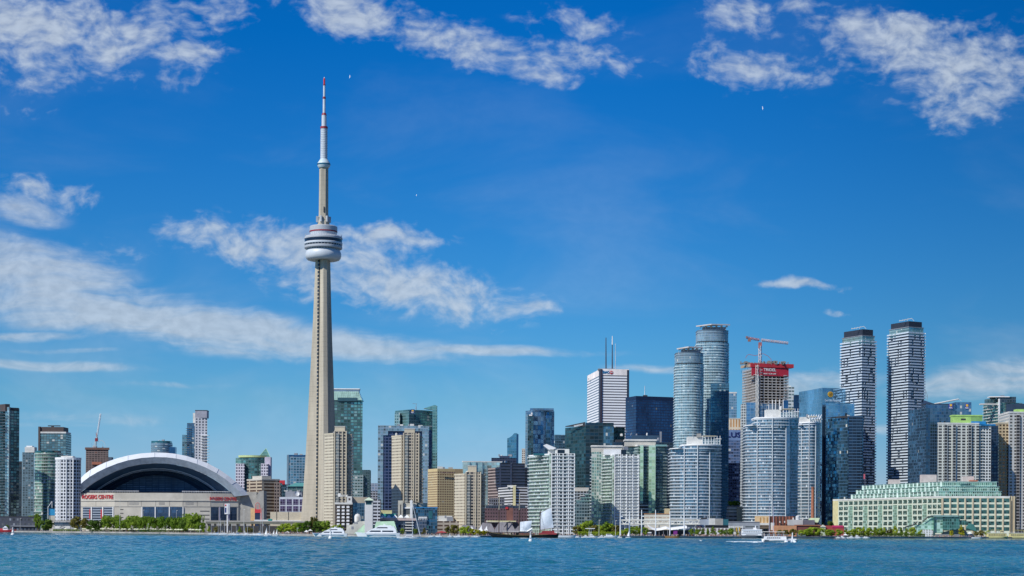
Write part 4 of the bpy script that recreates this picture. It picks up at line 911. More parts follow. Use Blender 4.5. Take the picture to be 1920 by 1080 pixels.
# ------------------------------------------------------------------ white condominiums along the quay and the towers behind them
def right_group():
    PALE = plain('balcony_white', (.62, .67, .68), .5, vary=.05)
    # three white and green condominiums
    def quay_condo(label, xl, xa, xb, xc, xr, D, ytop, fp_, extra=0):
        b = B('condominium', label, BF(xl, xa, xr, D, 24), D)
        gm = FA(D, fp_, 5.0, (.44, .52, .47), (.22, .37, .33), mx=.10, y0=.12, met=.5, gv=1.0, lit=.30, light=(.50, .60, .55))
        b.vol('glass_wing', gm, ytop+2)
        wm = FA(D, fp_, 7.2, (.64, .67, .66), (.05, .075, .10), mx=.11, y0=.22, y1=.90, met=.3, gr=.15, gv=1.1, lit=.22, light=(.34, .42, .42), wv=.05)
        MB().prism(RF(xb, xr, D-3.5, 18), GZ, b.z(ytop)).build('window_wall', wm, b.root)
        MB().prism(RF(xa-.3, xb-1.2, D-2.0, 14), GZ, b.z(ytop+1)).build('glass_bay', FA(D, fp_, 4.4, (.52, .60, .56), (.30, .44, .40), mx=.10, y0=.10, met=.5, gv=.8, lit=.3, light=(.55, .64, .60)), b.root)
        x = xb
        while x < xr+.2:
            MB().box((X(x, D), D-3.7, (GZ+b.z(ytop))/2), (.9, 1.0, b.z(ytop)-GZ-.3)).build('pilaster', WHITE, b.root); x += (xr-xb)/4
        b.slabs(ytop+4, 985, fp_, PALE, .5, .7, fp=RF(xb+2, xr+.5, D-4.0, 6)); b.slabs(ytop+4, 985, fp_, PALE, .7, .55, fp=BF(xl-1, xa-2, xa+3, D-1, 24))
        b.band('parapet', WHITE, ytop+.4, ytop+2.6, .4); return b
    D = 1800
    b = quay_condo('white and pale green condominium with a sail shaped roof canopy, right of the schooner', 991.5, 1030, 1034, 1060, 1076.5, D, 850, 6.5)
    b.rbox('penthouse', OFFWHITE, 1040, 1067, 841.5, 850.3, 3, 12); b.rbox('penthouse', TGLASS, 1000, 1034, 849, 853, 10, 10)
    b.rbox('penthouse_glass', DGLASS, 1045, 1058, 843, 850, 2.6, 2)
    mb = MB(); v = [(1018.5, 835), (1025, 832.5), (1043, 840), (1038, 842.5), (1029, 843)]; f0 = [P(x, y, D+2) for x, y in v]; f1 = [p+Vector((0, 14, 0)) for p in f0]; mb.poly(f0); mb.poly(f1[::-1])
    for i in range(5): mb.poly([f0[i], f1[i], f1[(i+1) % 5], f0[(i+1) % 5]])
    mb.build('roof_canopy', WHITE, b.root); b.rbox('canopy_stem', OFFWHITE, 1027, 1039, 841, 851, 5, 8); b.clutter(850, 3, 31)
    b2 = quay_condo('white and pale green condominium with a flat white penthouse, before a taller green one', 1108.5, 1148, 1152, 1180, 1197, 1850, 852, 6.0)
    b2.rbox('penthouse', WHITE, 1132, 1164, 842, 852.4, 3, 12); b2.rbox('penthouse_glass', DGLASS, 1164, 1174, 843, 852, 3, 8); b2.rbox('rear_crown', LCONC, 1109, 1166, 835, 846, 22, 12); b2.rbox('rear_cornice', OFFWHITE, 1108, 1167, 833, 835.4, 21, 14)
    b2.rbox('rear_wing', FA(1850, 6, 4.5, (.46, .52, .47), (.18, .30, .28), mx=.1, y0=.15, gv=1, lit=.2), 1109.5, 1166, 845.8, 990, 21, 12); b2.clutter(842, 2, 33)
    D = 1930
    b = B('condominium', 'taller green glazed condominium with a broad cream penthouse behind the flat topped one', BF(1166, 1196, 1250, D, 22), D)
    b.vol('curtain_wall', FA(D, 6.0, 5, (.16, .22, .22), (.13, .24, .24), mx=.09, y0=.2, gv=1.1, lit=.14, light=(.42, .55, .48)), 836)
    for x0, x1 in ((1200, 1206), (1216, 1229)):
        MB().prism(RF(x0, x1, D+(x0-1196)*mpp(D)*.40-2.2, 6), GZ, b.z(835)).build('green_bay', FA(D, 6, 6, (.40, .58, .48), (.28, .50, .38), mx=.08, y0=.14, met=.4, gv=.6, lit=.3, light=(.48, .66, .54)), b.root)
    MB().prism(RF(1214.5, 1216.5, D+6, 6), GZ, b.z(834)).build('pilaster', WHITE, b.root)
    b.slabs(840, 985, 6.0, plain('balcony_greygreen', (.44, .52, .50), .5), .9, .6); b.band('cornice', OFFWHITE, 834, 836.6, .9)
    b.rbox('penthouse', LCONC, 1172, 1229, 825.5, 836, 6, 18); b.rbox('penthouse_cap', OFFWHITE, 1170.5, 1231, 823, 825.8, 5, 20)
    b.rbox('upper_terrace', PGLASS, 1228, 1250, 833, 836.2, 6, 12); b.clutter(824, 3, 12)
    # stepped glass terraces between the two white condominiums
    D = 1950
    b = B('apartment_block', 'stepped dark glass terraces between the two white condominiums', RF(1076, 1112, D, 30), D)
    tg = FA(D, 6.0, 5, (.18, .25, .28), (.07, .14, .18), mx=.08, y0=.25, gv=1, lit=.15)
    b.vol('wall', tg, 945)
    for i, (x0, y) in enumerate(((1081, 939.5), (1090, 933.5), (1098, 927.5), (1104, 920))): b.rbox('terrace', tg, x0, 1112, y, 945.2, 3+i*3, 20); b.rbox('terrace_rail', PGLASS, x0-.8, 1112.5, y-1.2, y+.4, 2.6+i*3, 20)
    b = B('apartment_tower', 'grey balcony slab showing between the two white condominiums', RF(1076, 1106, 2150, 26), 2150)
    b.vol('wall', FA(2150, 5.6, 6, (.30, .34, .36), (.06, .09, .12), mx=.1, y0=.3, gv=1), 921); b.rbox('penthouse', LCONC, 1077, 1104, 914, 921.2, 2, 16); b.slabs(924, 985, 5.6, OFFWHITE, .8, .7, fp=RF(1088, 1096, 2149, 5))
    # round condominiums
    RB = plain('balcony_bluewhite', (.61, .66, .69), .5, vary=.05)
    def round_condo(label, xl, xa, xr, D, ystep, ytop, ypent, px, fp_, sk=0):
        fp = AF(xl, xr, D, 13, 24, 18)
        b = B('condominium', label, fp, D, 'round fronted condominiums by the quay')
        gm = FA(D, fp_, 3.2, (.26, .34, .42), (.08, .18, .28), mx=.09, y0=.14, met=.65, gv=1.1, lit=.12, light=(.42, .48, .52))
        b.vol('curtain_wall', gm, ystep)
        up = [p for p in AF(xa, xr, D-.5, 12, 22, 16)]; b.vol('upper_floors', gm, ytop, ystep+4, up)
        b.slabs(ystep+1, 978, fp_, RB, .8, .62); b.slabs(ytop, ystep-1, fp_, RB, .8, .62, fp=up)
        b.band('parapet', WHITE, ytop-1.2, ytop+1.0, 1.0, up)
        MB().prism(grow(AF(xl, xa+2, D, 13, 16, 8), .8), b.z(ystep), b.z(ystep-1.6)).build('parapet', WHITE, b.root)
        xm = px[0]+(px[1]-px[0])*.46
        b.rbox('penthouse', OFFWHITE, px[0], xm, ypent+2, ytop-1, 7, 14); b.rbox('penthouse_glass', FA(D, 5, 4, (.40, .46, .48), (.14, .22, .28), mx=.12, y0=.2), xm, px[1], ypent+7, ytop-1, 6.6, 14)
        b.rbox('trellis', plain('trellis_tan', (.50, .46, .36), .6), xm, px[1]-8, ypent+.2, ypent+1.8, 5.5, 15)
        mb = MB()
        for i in range(7): x = xm+(px[1]-xm)*i/6; mb.tube(P(x, ytop, D+6.4), P(x, ypent+1, D+6.4), .35, .35, 4)
        mb.build('trellis_post', WHITE, b.root); b.rbox('rail', WHITE, px[1]-9, px[1]+2, ypent+5.6, ypent+6.6, 6, 12)
        for x in (xa+2, xa+(xr-xa)*.36, xa+(xr-xa)*.68):
            t = (x-xl)/(xr-xl); d = D+13*abs(2*t-1)**2-1.3; MB().box((X(x, D), d, (GZ+b.z(ytop))/2), (.7, .8, b.z(ytop)-GZ-.4)).build('pilaster', PALE, b.root)
        b.clutter(ypent+3, 2, int(xl)); return b, gm
    b, g = round_condo('round fronted grey blue condominium below the pair of canopied towers', 1259.5, 1281, 1354, 1850, 841.5, 834, 816, (1289, 1350), 5.9)
    b, g = round_condo('wide round fronted grey blue condominium below the red banner tower', 1401, 1418, 1499.5, 1850, 798, 783, 765, (1436, 1496), 5.7)
    d = 1850+13*.25; MB().prism(RF(1472, 1480.5, 1850-.6+2.4, 6), GZ, b.z(784)).build('glass_strip', FA(1850, 5.7, 4, (.05, .12, .22), (.05, .14, .26), mx=.05, y0=.1, gv=.5), b.root)
    b, g = round_condo('narrow round fronted condominium between the wide one and the mirrored glass tower', 1499.5, 1502, 1541.5, 1960, 797, 792, 779, (1501, 1539), 5.9)
    mb = MB()
    for i in range(5): mb.tube(P(1518+i*4.6, 786, 1962), P(1522+i*4.6, 778, 1975), .5, .5, 4)
    mb.build('roof_fin', WHITE, b.root)
    # pair of canopied towers
    def canopied(label, xl, xr, yb, ycrown, ycan, D, can):
        fp = AF(xl, xr, D, 11, 26, 16, pw=2.4); b = B('condominium', label, fp, D)
        gm = FA(D, 5.15, 4.3, (.24, .36, .41), (.12, .24, .32), mx=.09, y0=.12, met=.65, gv=1.1, lit=.12, light=(.42, .52, .55))
        b.vol('curtain_wall', gm, yb); b.slabs(yb+4, 980, 5.15, plain('balcony_icy', (.58, .72, .75), .5), .8, .85)
        up = grow(fp, -.8); b.vol('glass_crown', FA(D, 4.6, 2.6, (.24, .32, .38), (.20, .33, .42), mx=.10, y0=.14, met=.6, gv=.4, lit=.05), ycrown, yb-2, up); b.band('shadow_gap', DARK, yb-2.2, yb+.4, -1.4)
        b.band('crown_rail', plain('rail_dark', (.12, .16, .20), .5), ycrown+.2, ycrown+1.4, -.4); b.band('crown_rail', plain('rail_dark', (.12, .16, .20), .5), ycrown+5, ycrown+6, -.5)
        b.rbox('penthouse', STEEL, xl+10, xr-7, ycan+4, ycrown+.2, 9, 16)
        mb = MB(); x0, x1 = can; v0 = P(x0, ycan+3.0, D+6); v1 = P((x0*.55+x1*.45), ycan-.6, D-3); v2 = P(x1, ycan+.6, D+8); v3 = P(x0+8, ycan+2.4, D+34); v4 = P(x1-6, ycan+.2, D+34); dz = Vector((0, 0, -1.7))
        top = [v0, v1, v2, v4, v3]; mb.poly(top); mb.poly([p+dz for p in top[::-1]])
        for i in range(5): mb.poly([top[i]+dz, top[(i+1) % 5]+dz, top[(i+1) % 5], top[i]])
        mb.build('roof_canopy', plain('canopy_taupe', (.52, .50, .48), .6), b.root)
        mb = MB()
        for i in range(6): x = xl+6+(xr-xl-12)*i/5; mb.tube(P(x, ycrown+.3, D+8), P(x+1.5, ycan+2.5, D+8), .45, .45, 4); mb.box(P(x+2, ycan+4.5, D+9), (3.0, 2, 2.2))
        mb.build('canopy_strut', OFFWHITE, b.root); return b
    b = canopied('lower of the two round towers with thin flat roof canopies', 1266.5, 1319.5, 682, 660, 650, 2640, (1269, 1318)); b.clutter(655, 2, 3)
    b = canopied('taller of the two round towers with thin flat roof canopies', 1306.5, 1366.5, 641, 618, 607.6, 2720, (1305, 1369))
    MB().prism(RF(1331.5, 1365.8, 2720-2.0, 12), GZ, b.z(719)).build('glass_bay', FA(2720, 5.15, 4.0, (.06, .17, .26), (.05, .17, .27), mx=.10, y0=.22, gv=.9, lit=.05), b.root)  # dark sheet and balconies: shading of the lower right put into their colour
    b.slabs(722, 980, 5.15, plain('balcony_shade_teal', (.14, .30, .40), .5), .5, .5, fp=RF(1332, 1365, 2717.6, 10))
    # far ones glimpsed right of the pair
    D = 3200
    b = B('glass_tower', 'plain grey blue glass tower edge just right of the taller canopied tower', RF(1358, 1380.5, D, 20), D); b.vol('curtain_wall', FA(D, 5, 4, (.20, .32, .44), (.18, .34, .48), mx=.06, y0=.2, gv=.4, lit=.03), 737); b.band('parapet', OFFWHITE, 735, 737.4, .2)
    D = 3000
    b = B('office_building', 'cream and brown striped tower top beside the red banner tower', RF(1362, 1392, D, 20), D); b.vol('wall', FA(D, 40, 5.2, (.66, .58, .44), (.30, .18, .07), mx=.26, y0=.06, y1=.97, met=0, gr=.6, gv=.3, lit=0), 785); b.band('cornice', LCONC, 784, 786, .2)
    D = 2850
    b = B('office_building', 'blue glass office block with large navy rooftop letters, seen through a gap', RF(1360, 1396, D, 24), D); b.vol('curtain_wall', FA(D, 5.6, 5, (.12, .17, .30), (.09, .15, .30), mx=.06, y0=.3, gv=.9, lit=.08), 826); b.vol('crown', plain('crown_blue', (.14, .22, .40), .5), 806, 826.2)
    text('lettering', 'TELUS', plain('letter_navy', (.004, .012, .12), .5), b.root, (X(1365.5, D), D-.6, b.z(815.5)), 10.5, 37, 0, .3)
    b = B('glass_tower', 'dark striped glass tower base in the gap under the lettered block', RF(1357, 1392, 2780, 10), 2780); b.vol('curtain_wall', FA(2780, 5, 4, (.10, .11, .2), (.05, .08, .17), mx=.1, y0=.3, gv=1.3, lit=.1), 868)
    # unfinished tower with red banner
    D = 2500
    fp = BF(1391.5, 1424, 1476.5, D, 16); b = B('unfinished_tower', 'concrete tower frame under construction wrapped by a red banner', fp, D)
    cf = plain('raw_concrete', (.40, .38, .36), .85, vary=.15)
    b.vol('core', FA(D, 5.2, 9, (.035, .036, .042), (.012, .014, .02), mx=.1, y0=.3, met=0, gr=.8, gv=1, lit=.03, light=(.25, .2, .16)), 690, 756, shrink_to(fp, .80))
    b.slabs(684, 756, 5.2, cf, .5, 1.3, 'floor_slab')
    cm = MB(); n = len(fp)
    for i in range(n):
        a, c = Vector(fp[i]), Vector(fp[(i+1) % n]); m_ = max(2, int((c-a).length/5.6))
        for j in range(m_): p = a.lerp(c, j/m_); cm.tube((p.x, p.y, b.z(757)), (p.x, p.y, b.z(684)), .55, .55, 4)
    cm.build('column', cf, b.root, )
    lowm = FA(D, 5.2, 4.4, (.30, .36, .42), (.08, .16, .27), mx=.10, y0=.1, met=.65, gv=1.0, lit=.15)
    b.vol('glazed_floors', lowm, 755); b.rbox('blue_glazing', FA(D, 5.2, 7, (.16, .27, .40), (.10, .24, .42), mx=.05, y0=.07, gv=.5, lit=.03), 1399, 1417, 754.5, 990, -1, 10)
    for x in (1426, 1432, 1440, 1447, 1453, 1460, 1467): b.rbox('white_panel', WHITE, x, x+1.2, 750-(x-1426)*.03, 790, 3.2, 2)
    b.rbox('orange_hoist', plain('hoist_rust', (.36, .13, .07), .7), 1433.5, 1439, 756, 792, 3.5, 2); b.rbox('blue_corner', BGLASS, 1467.5, 1477, 750, 990, 4, 8)
    mb = MB(); lattice(mb, P(1419.8, 800, D-5), P(1419.8, 684, D-5), 3.0); mb.build('hoist_mast', OFFWHITE, b.root); b.rbox('hoist_tower', OFFWHITE, 1417.8, 1421.5, 703, 790, -2.5, 2)
    b.rbox('left_balcony_column', FA(D, 5.2, 4, (.52, .54, .52), (.06, .08, .10), mx=.16, y0=.3, met=.2, gv=1), 1389.5, 1399.5, 757, 990, 8, 10)
    q = random.Random(7); rb = MB()
    for i in range(90): x = q.uniform(1389, 1478); y = q.choice([693, 700, 706, 712, 719, 729, 735, 745, 750]); rb.tube(P(x, y, D+q.uniform(-3, 10)), P(x+q.uniform(-.6, .6), y-q.uniform(2, 6), D+q.uniform(-3, 10)), .18, .18, 3)
    rb.build('scaffold_tube', plain('scaffold_rust', (.22, .14, .10), .7), b.root)
    bn = fp; xb0, xb1 = pt(1408, D-3.2), pt(1477.5, D+9); MB().panel(xb0, xb1, b.z(704.5), b.z(683), .8).build('banner', plain('banner_red', (.42, .018, .04), .6, vary=.1), b.root)
    MB().panel(pt(1406.5, D-4), pt(1487, D+9), b.z(688.5), b.z(681.5), 12).build('red_screen', plain('screen_red', (.42, .025, .035), .6, vary=.2), b.root)
    MB().panel(pt(1387.5, D+24), pt(1406, D-2.5), b.z(688), b.z(683), 2).build('formwork', plain('formwork_tan', (.36, .28, .20), .8), b.root)
    ra = math.atan2(xb1[1]-xb0[1], xb1[0]-xb0[0])
    bp = lambda t, y: (xb0[0]+(xb1[0]-xb0[0])*t, xb0[1]+(xb1[1]-xb0[1])*t-.35, b.z(y))
    text('lettering', 'TRIDEL', WHITE, b.root, bp(.49, 693.2), 5.4, 18.0, ra, .1); text('lettering', 'BUILT FOR LIFE', WHITE, b.root, bp(.49, 700.6), 2.3, 18.0, ra, .1)
    text('lettering', 'TRIDEL', WHITE, b.root, bp(.10, 703.0), 1.2, 6.0, ra, .1); text('lettering', 'TRIDEL', WHITE, b.root, bp(.91, 703.0), 1.2, 6.0, ra, .1)
    q = random.Random(3); mb = MB()
    for i in range(70):
        x = q.uniform(1388, 1480); mb.box(P(x, 681.5-q.uniform(-1, 3.2), D+q.uniform(2, 16)), (q.uniform(.5, 4), q.uniform(.5, 2), q.uniform(.6, 3.4)))
    mb.build('deck_material', plain('deck_grey', (.20, .19, .17), .8), b.root)
    cz = D+10
    cr = thing('tower_crane', 'red and white hammerhead crane on top of the red banner tower', 'crane', (X(1425.5, cz, 690), cz, Z(1425.5, 690, cz)))
    mb = MB(); lattice(mb, P(1425.2, 690, cz), P(1425.2, 648, cz), 3.0, r=.32); mb.build('mast', plain('crane_mast_pale', (.66, .60, .58), .5), cr)
    CRD = plain('crane_red', (.34, .12, .12), .5)
    mb = MB(); mb.box(P(1425.2, 645.5, cz), (4.4, 4, 5)); mb.box(P(1424.0, 650, cz), (3.0, 3, 4)); mb.build('slewing_cab', CRD, cr)
    mb = MB(); lattice(mb, P(1427, 637.5, cz), P(1478, 643.6, cz-3), 2.3, r=.30); mb.build('jib', plain('crane_jib_pink', (.60, .48, .48), .5), cr)
    mb = MB(); lattice(mb, P(1424, 637.5, cz), P(1399, 632.8, cz+2), 2.0, r=.28); mb.build('counter_jib', CRD, cr)
    mb = MB(); mb.box(P(1405, 637.5, cz), (4, 2.4, 4.2)); mb.box(P(1400, 632, cz), (2.4, 2, 2.2)); mb.build('counterweight', plain('counterweight_brown', (.24, .13, .11), .7), cr)
    mb = MB(); mb.path([P(1398, 672, cz), P(1400, 667, cz), P(1404, 664.5, cz), P(1416, 666.8, cz), P(1431, 663, cz), P(1440, 667.5, cz), P(1446, 674, cz), P(1446.5, 681, cz)], .42, 4); pb = mb.build('concrete_pump_boom', CRD, b.root)
    # stepped grey one and the one beside
    D = 2900
    b = B('apartment_tower', 'pale stepped balcony tower between the red banner tower and the mirrored one', RF(1471, 1500, D, 22), D)
    sg = FA(D, 6.2, 6, (.52, .58, .60), (.12, .22, .27), mx=.06, y0=.42, met=.4, gv=.8)
    b.vol('wall', sg, 740); b.rbox('upper_step', sg, 1471, 1488, 725, 740.2, 2, 18); b.rbox('side_glass', BGLASS, 1487, 1499, 741, 990, -2, 20); b.rbox('penthouse', OFFWHITE, 1473, 1482, 722.5, 725.3, 4, 10)
    # mirrored tower with the gold disc
    D = 2620
    b = B('office_tower', 'mirrored blue glass office tower with a round gold emblem near its roof', BF(1497, 1541, 1609, D, 22, 40), D)
    sm = FA(D, 6.6, 4.6, (.10, .24, .38), (.17, .38, .60), mx=.03, y0=.045, met=.85, gr=.05, gv=.16, lit=0, wv=.05, tilt=.015)
    b.vol('curtain_wall', sm, 727); b.rbox('dark_seam', plain('seam_navy', (.012, .03, .06), .3, .3), 1541, 1546.5, 762, 990, -1.5, 8)
    fx = lambda x, o=.5: (X(x, D), D+(x-1541)*mpp(D)*math.tan(R(22))-o)
    g = fx(1557, .8); mb = MB(); d = Vector((math.sin(R(22)), -math.cos(R(22)), 0)); c = Vector((g[0], g[1], b.z(739))); mb.tube(c-d*.2, c+d*.5, 4.1, 4.1, 24)
    ds = mb.build('disc_emblem', GOLD, b.root); ray = MB()
    for i in range(10): t = i*2*math.pi/10; ray.tube(c+d*.55+Vector((0, 0, 0)), c+d*.55+Vector((math.cos(t)*3.4, math.sin(R(22))*math.cos(t)*3.4, math.sin(t)*3.4)), .22, .22, 4)
    ray.build('sun_ray', plain('gold_dark', (.30, .15, .02), .5), b.root)
    text('lettering', 'Sun Life Financial', plain('letter_pale_blue', (.62, .76, .86), .5), b.root, (*fx(1562, .9), b.z(750.5)), 4.6, 26, R(22), .1)
    e = BF(1546.5, 1548, 1625, D-14, 10, 20); MB().prism(e, GZ, b.z(757.5)).build('lower_block', FA(D, 6.6, 4.6, (.08, .20, .33), (.14, .32, .52), mx=.03, y0=.045, met=.85, gr=.05, gv=.2, lit=0, tilt=.02), b.root)
    b.rbox('dark_return', FA(D, 6, 4, (.02, .05, .11), (.02, .06, .13), mx=.05, y0=.1, gv=.6), 1616, 1624.5, 797, 990, -16, 4)
    D2 = 2560
    b = B('glass_tower', 'dark blue ribbed glass tower with its corner towards the lake, before the mirrored tower', BF(1549, 1589, 1618, D2, 40), D2)
    b.vol('curtain_wall', FA(D2, 6.2, 4, (.04, .11, .20), (.08, .23, .38), mx=.03, y0=.12, met=.85, gr=.06, gv=.9, lit=.02, tilt=.05), 783)
    b.rbox('corner_balcony', FA(D2, 5.6, 8, (.04, .10, .18), (.015, .04, .085), mx=.02, y0=.26, gv=.7, lit=.02), 1589.5, 1616.5, 779.5, 990, 1, 12); mb = MB(); mb.poly([P(1549, 783.6, D2+28), P(1589, 783.6, D2-.2), P(1589, 779, D2-.2), P(1549, 783, D2+28)]); mb.build('sloping_parapet', DARK, b.root); b.clutter(780, 3, 8)
    # two white banded towers
    def banded(label, xl, xc, xr, ytop, crown, ygl, D, seed, ybase=900):
        fp = BF(xl, xc, xr, D, 33); b = B('condominium', label, fp, D, 'tall white banded towers')
        b.vol('curtain_wall', FA(D, 5.3, 3.0, (.05, .07, .10), (.05, .10, .17), mx=.08, y0=.1, met=.5, gv=1.1, lit=.06, light=(.25, .32, .36)), ygl+8)
        b.vol('glass_crown', FA(D, 5, 3, (.30, .44, .44), (.22, .38, .42), mx=.07, y0=.1, gv=.5), ygl-9, ygl+8.2, grow(fp, -1.0)); b.vol('crown', plain('crown_charcoal', (.028, .034, .048), .5), crown, ygl-8.8, grow(fp, -2.6)); b.band('crown_rail', STEEL, ygl-10, ygl-8.6, -.4)
        q = random.Random(seed); n = len(fp); A = grow(fp, 1.5); step = 5.3*mpp(D); z = b.z(985); zt = b.z(ygl+2); k = 0
        # each storey's white balcony front is broken by a few dark gaps that wander from storey to storey
        gaps = [[q.uniform(0, 1) for _ in range(3)] for _ in range(4)]
        # order the plan so edges run corner by corner
        while z < zt:
            mb = MB(); full = k % 7 == 0
            for i in range(4):
                a, c = Vector(A[i]), Vector(A[(i+1) % 4]); L = (c-a).length; gs = []
                if not full:
                    for j in range(len(gaps[i])):
                        if k % 3 == 0: gaps[i][j] = (gaps[i][j]+q.choice([-.28, -.16, .13, .22])) % 1.0
                        wd = q.uniform(1.8, 4.2)/L; gs.append((max(0, gaps[i][j]-wd/2), min(1, gaps[i][j]+wd/2)))
                gs.sort(); t0 = 0.0; seg = []
                for g0, g1 in gs:
                    if g0 > t0: seg.append((t0, g0))
                    t0 = max(t0, g1)
                if t0 < 1: seg.append((t0, 1.0))
                for s0, s1 in seg:
                    if s1-s0 > .01: mb.panel(a.lerp(c, s0), a.lerp(c, s1), z, z+step*.46, .35)
            mb.prism(grow(fp, 1.1), z-.15, z+.2); mb.build('balcony', plain('banded_white', (.56, .64, .71), .5, vary=.05), b.root); z += step; k += 1
        mb = MB(); x0 = (xl+xr)/2; mb.tube(P(x0-12, crown+.4, D+8), P(x0+12, crown-4.6, D+8), .5, .5, 4); mb.tube(P(x0+12, crown-4.6, D+8), P(x0+16, crown+.2, D+8), .35, .35, 4)
        for i in range(4): mb.tube(P(x0-12+i*5, crown+.4, D+8), P(x0-10+i*5, crown-1.4-i, D+8), .35, .35, 4)
        mb.build('window_cleaning_rig', OFFWHITE, b.root); return b
    b = banded('white banded tower with black crown, lower and nearer the middle of the skyline', 1576, 1615, 1640, 615, 616.5, 638, 2600, 5)
    b = banded('white banded tower with black crown, taller of the pair, standing alone by the gap', 1664, 1702, 1731.5, 600, 601.5, 622, 2600, 9)
    mb = MB(); mb.path([P(1733, 728, 2590), P(1736, 733, 2590), P(1739, 742, 2590), P(1738, 752, 2590)], .3, 4); mb.tube(P(1734, 744, 2590), P(1736, 733, 2590), .25, .25, 4); mb.tube(P(1732, 746, 2588), P(1739, 742, 2590), .25, .25, 4); mb.build('hoist_arm', STEEL, b.root)
    # ribbed blue bank block
    D = 2400
    b = B('office_building', 'dark blue glass office block with two bank shield signs right of the taller banded tower', BF(1702, 1736, 1820.5, D, 22), D)
    rm = FA(D, 5.9, 4.2, (.05, .11, .19), (.055, .14, .25), mx=.05, y0=.10, met=.8, gr=.07, gv=.55, lit=.02, tilt=.03)
    b.vol('curtain_wall', rm, 765); b.rbox('upper_block', rm, 1735, 1790.5, 757.5, 990, 2, 24); b.rbox('right_block', FA(D, 5.9, 4.2, (.07, .15, .26), (.08, .20, .34), mx=.05, y0=.1, gv=.5, tilt=.03), 1790.5, 1820.5, 753.5, 990, 4, 30)
    b.rbox('roof_slab', DARK, 1734, 1791, 756.5, 757.8, 2, 24)
    for x, y, dd, wd in ((1782.5, 761.5, 2, 8.6), (1813.5, 761.5, 4, 6.8)):
        mb = MB(); mb.box((X(x, D), D+dd-.3, b.z(y)), (wd*.66, .5, 7.2)); mb.build('logo_shield', plain('shield_blue', (.015, .03, .30), .5), b.root); mb = MB(); mb.box((X(x, D), D+dd-.7, b.z(y-2.0)), (3.0, .3, 3.0), 0); mb.build('logo_lion', GOLD, b.root)
        text('lettering', 'RBC', WHITE, b.root, (X(x, D), D+dd-.8, b.z(y+3.0)), 2.4, 4.4)
    mb = MB(); mb.tube(P(1752, 757.5, D+6), P(1797, 748.5, D+10), 1.0, .9, 6); mb.tube(P(1797, 748.5, D+10), P(1803, 752, D+10), .4, .4, 4); mb.build('window_cleaning_rig', OFFWHITE, b.root)
    mb = MB(); v = [P(1731, 750, D+60), P(1752, 757, D+60), P(1752, 770, D+60), P(1731, 770, D+60)]; mb.poly(v); v2 = [p+Vector((0, 12, 0)) for p in v]; mb.poly(v2[::-1]); mb.poly([v[0], v[1], v2[1], v2[0]]); mb.build('sloped_screen', plain('screen_navy', (.03, .06, .12), .5), b.root)
    # lime capped condominium
    D = 2300
    b = B('condominium', 'white precast condominium with a lime green roof house', BF(1757.5, 1758, 1835, D, 4, 30), D)
    cm2 = FA(D, 5.55, 9.0, (.60, .61, .55), (.045, .055, .07), mx=.15, y0=.2, y1=.86, met=.2, gv=1.1, lit=.12, light=(.30, .36, .36), wv=.05)
    b.vol('wall', cm2, 794); b.band('parapet', OFFWHITE, 792.4, 795, .3)
    b.rbox('dark_bay', FA(D, 5.55, 6, (.30, .32, .32), (.03, .035, .045), mx=.10, y0=.26, gv=.8), 1770, 1776.5, 797, 990, -.5, 4); b.rbox('dark_bay', FA(D, 5.55, 6, (.30, .32, .32), (.03, .035, .045), mx=.10, y0=.26, gv=.8), 1786, 1792, 797, 990, -.3, 4); b.rbox('dark_bay', FA(D, 5.55, 6, (.30, .32, .32), (.03, .035, .045), mx=.10, y0=.26, gv=.8), 1815, 1821.5, 797, 990, .6, 4)
    b.rbox('right_wing', FA(D, 5.55, 5.2, (.62, .64, .62), (.05, .07, .09), mx=.18, y0=.3, gv=1), 1832, 1857.5, 799, 990, 8, 22); b.slabs(802, 985, 5.55, OFFWHITE, .4, .9, fp=RF(1833, 1844, D+6.5, 6))
    b.rbox('roof_house', LIME, 1785.5, 1820, 779.5, 793, 8, 12); b.rbox('roof_house', plain('lime_dark', (.22, .40, .12), .6), 1820, 1841.5, 778, 790, 8, 14); b.rbox('roof_louvre', DARK, 1801, 1810, 784, 787, 7.8, 1); b.rbox('blue_hoarding', BLUEP, 1821, 1848, 789.5, 795.5, 4, 12); b.rbox('roof_edge', LIME, 1785, 1842, 777, 779.6, 7.4, 15)
    D = 2450
    b = B('glass_tower', 'dark blue glass tower side hidden behind the lime capped condominium', RF(1838, 1871, D, 24), D); b.vol('curtain_wall', FA(D, 5.6, 5, (.02, .05, .10), (.02, .055, .11), mx=.08, y0=.2, gv=.8), 798); b.clutter(798, 3, 6); b.rbox('blue_parapet', BLUEP, 1840, 1866, 795, 798.4, 0, 3)
    D = 2800
    b = B('condominium', 'green glass tower with white roof slabs and dark upper corner, behind the lime capped condominium', BF(1843, 1872, 1916, D, 26), D)
    b.vol('curtain_wall', FA(D, 5.6, 5, (.22, .34, .32), (.14, .30, .29), mx=.08, y0=.2, gv=1.1, lit=.15), 754); b.slabs(757, 900, 5.6, OFFWHITE, 1.0, .7, fp=BF(1843, 1871, 1874, D-1, 26)); b.rbox('upper_floors', FA(D, 5.6, 5, (.10, .16, .17), (.06, .13, .15), mx=.08, y0=.2), 1850, 1880, 747, 754.3, 12, 16)
    b.rbox('roof_slab', OFFWHITE, 1838, 1876, 756.5, 758.6, -1, 10); b.rbox('crown', FA(D, 6, 5, (.06, .09, .12), (.04, .08, .12), mx=.1, y0=.2), 1872, 1904, 743.5, 754.4, 4, 22); b.rbox('white_frame', WHITE, 1871.5, 1874, 748, 800, -2.5, 3); b.rbox('white_frame', WHITE, 1856, 1892, 742.5, 744.2, 2, 18)
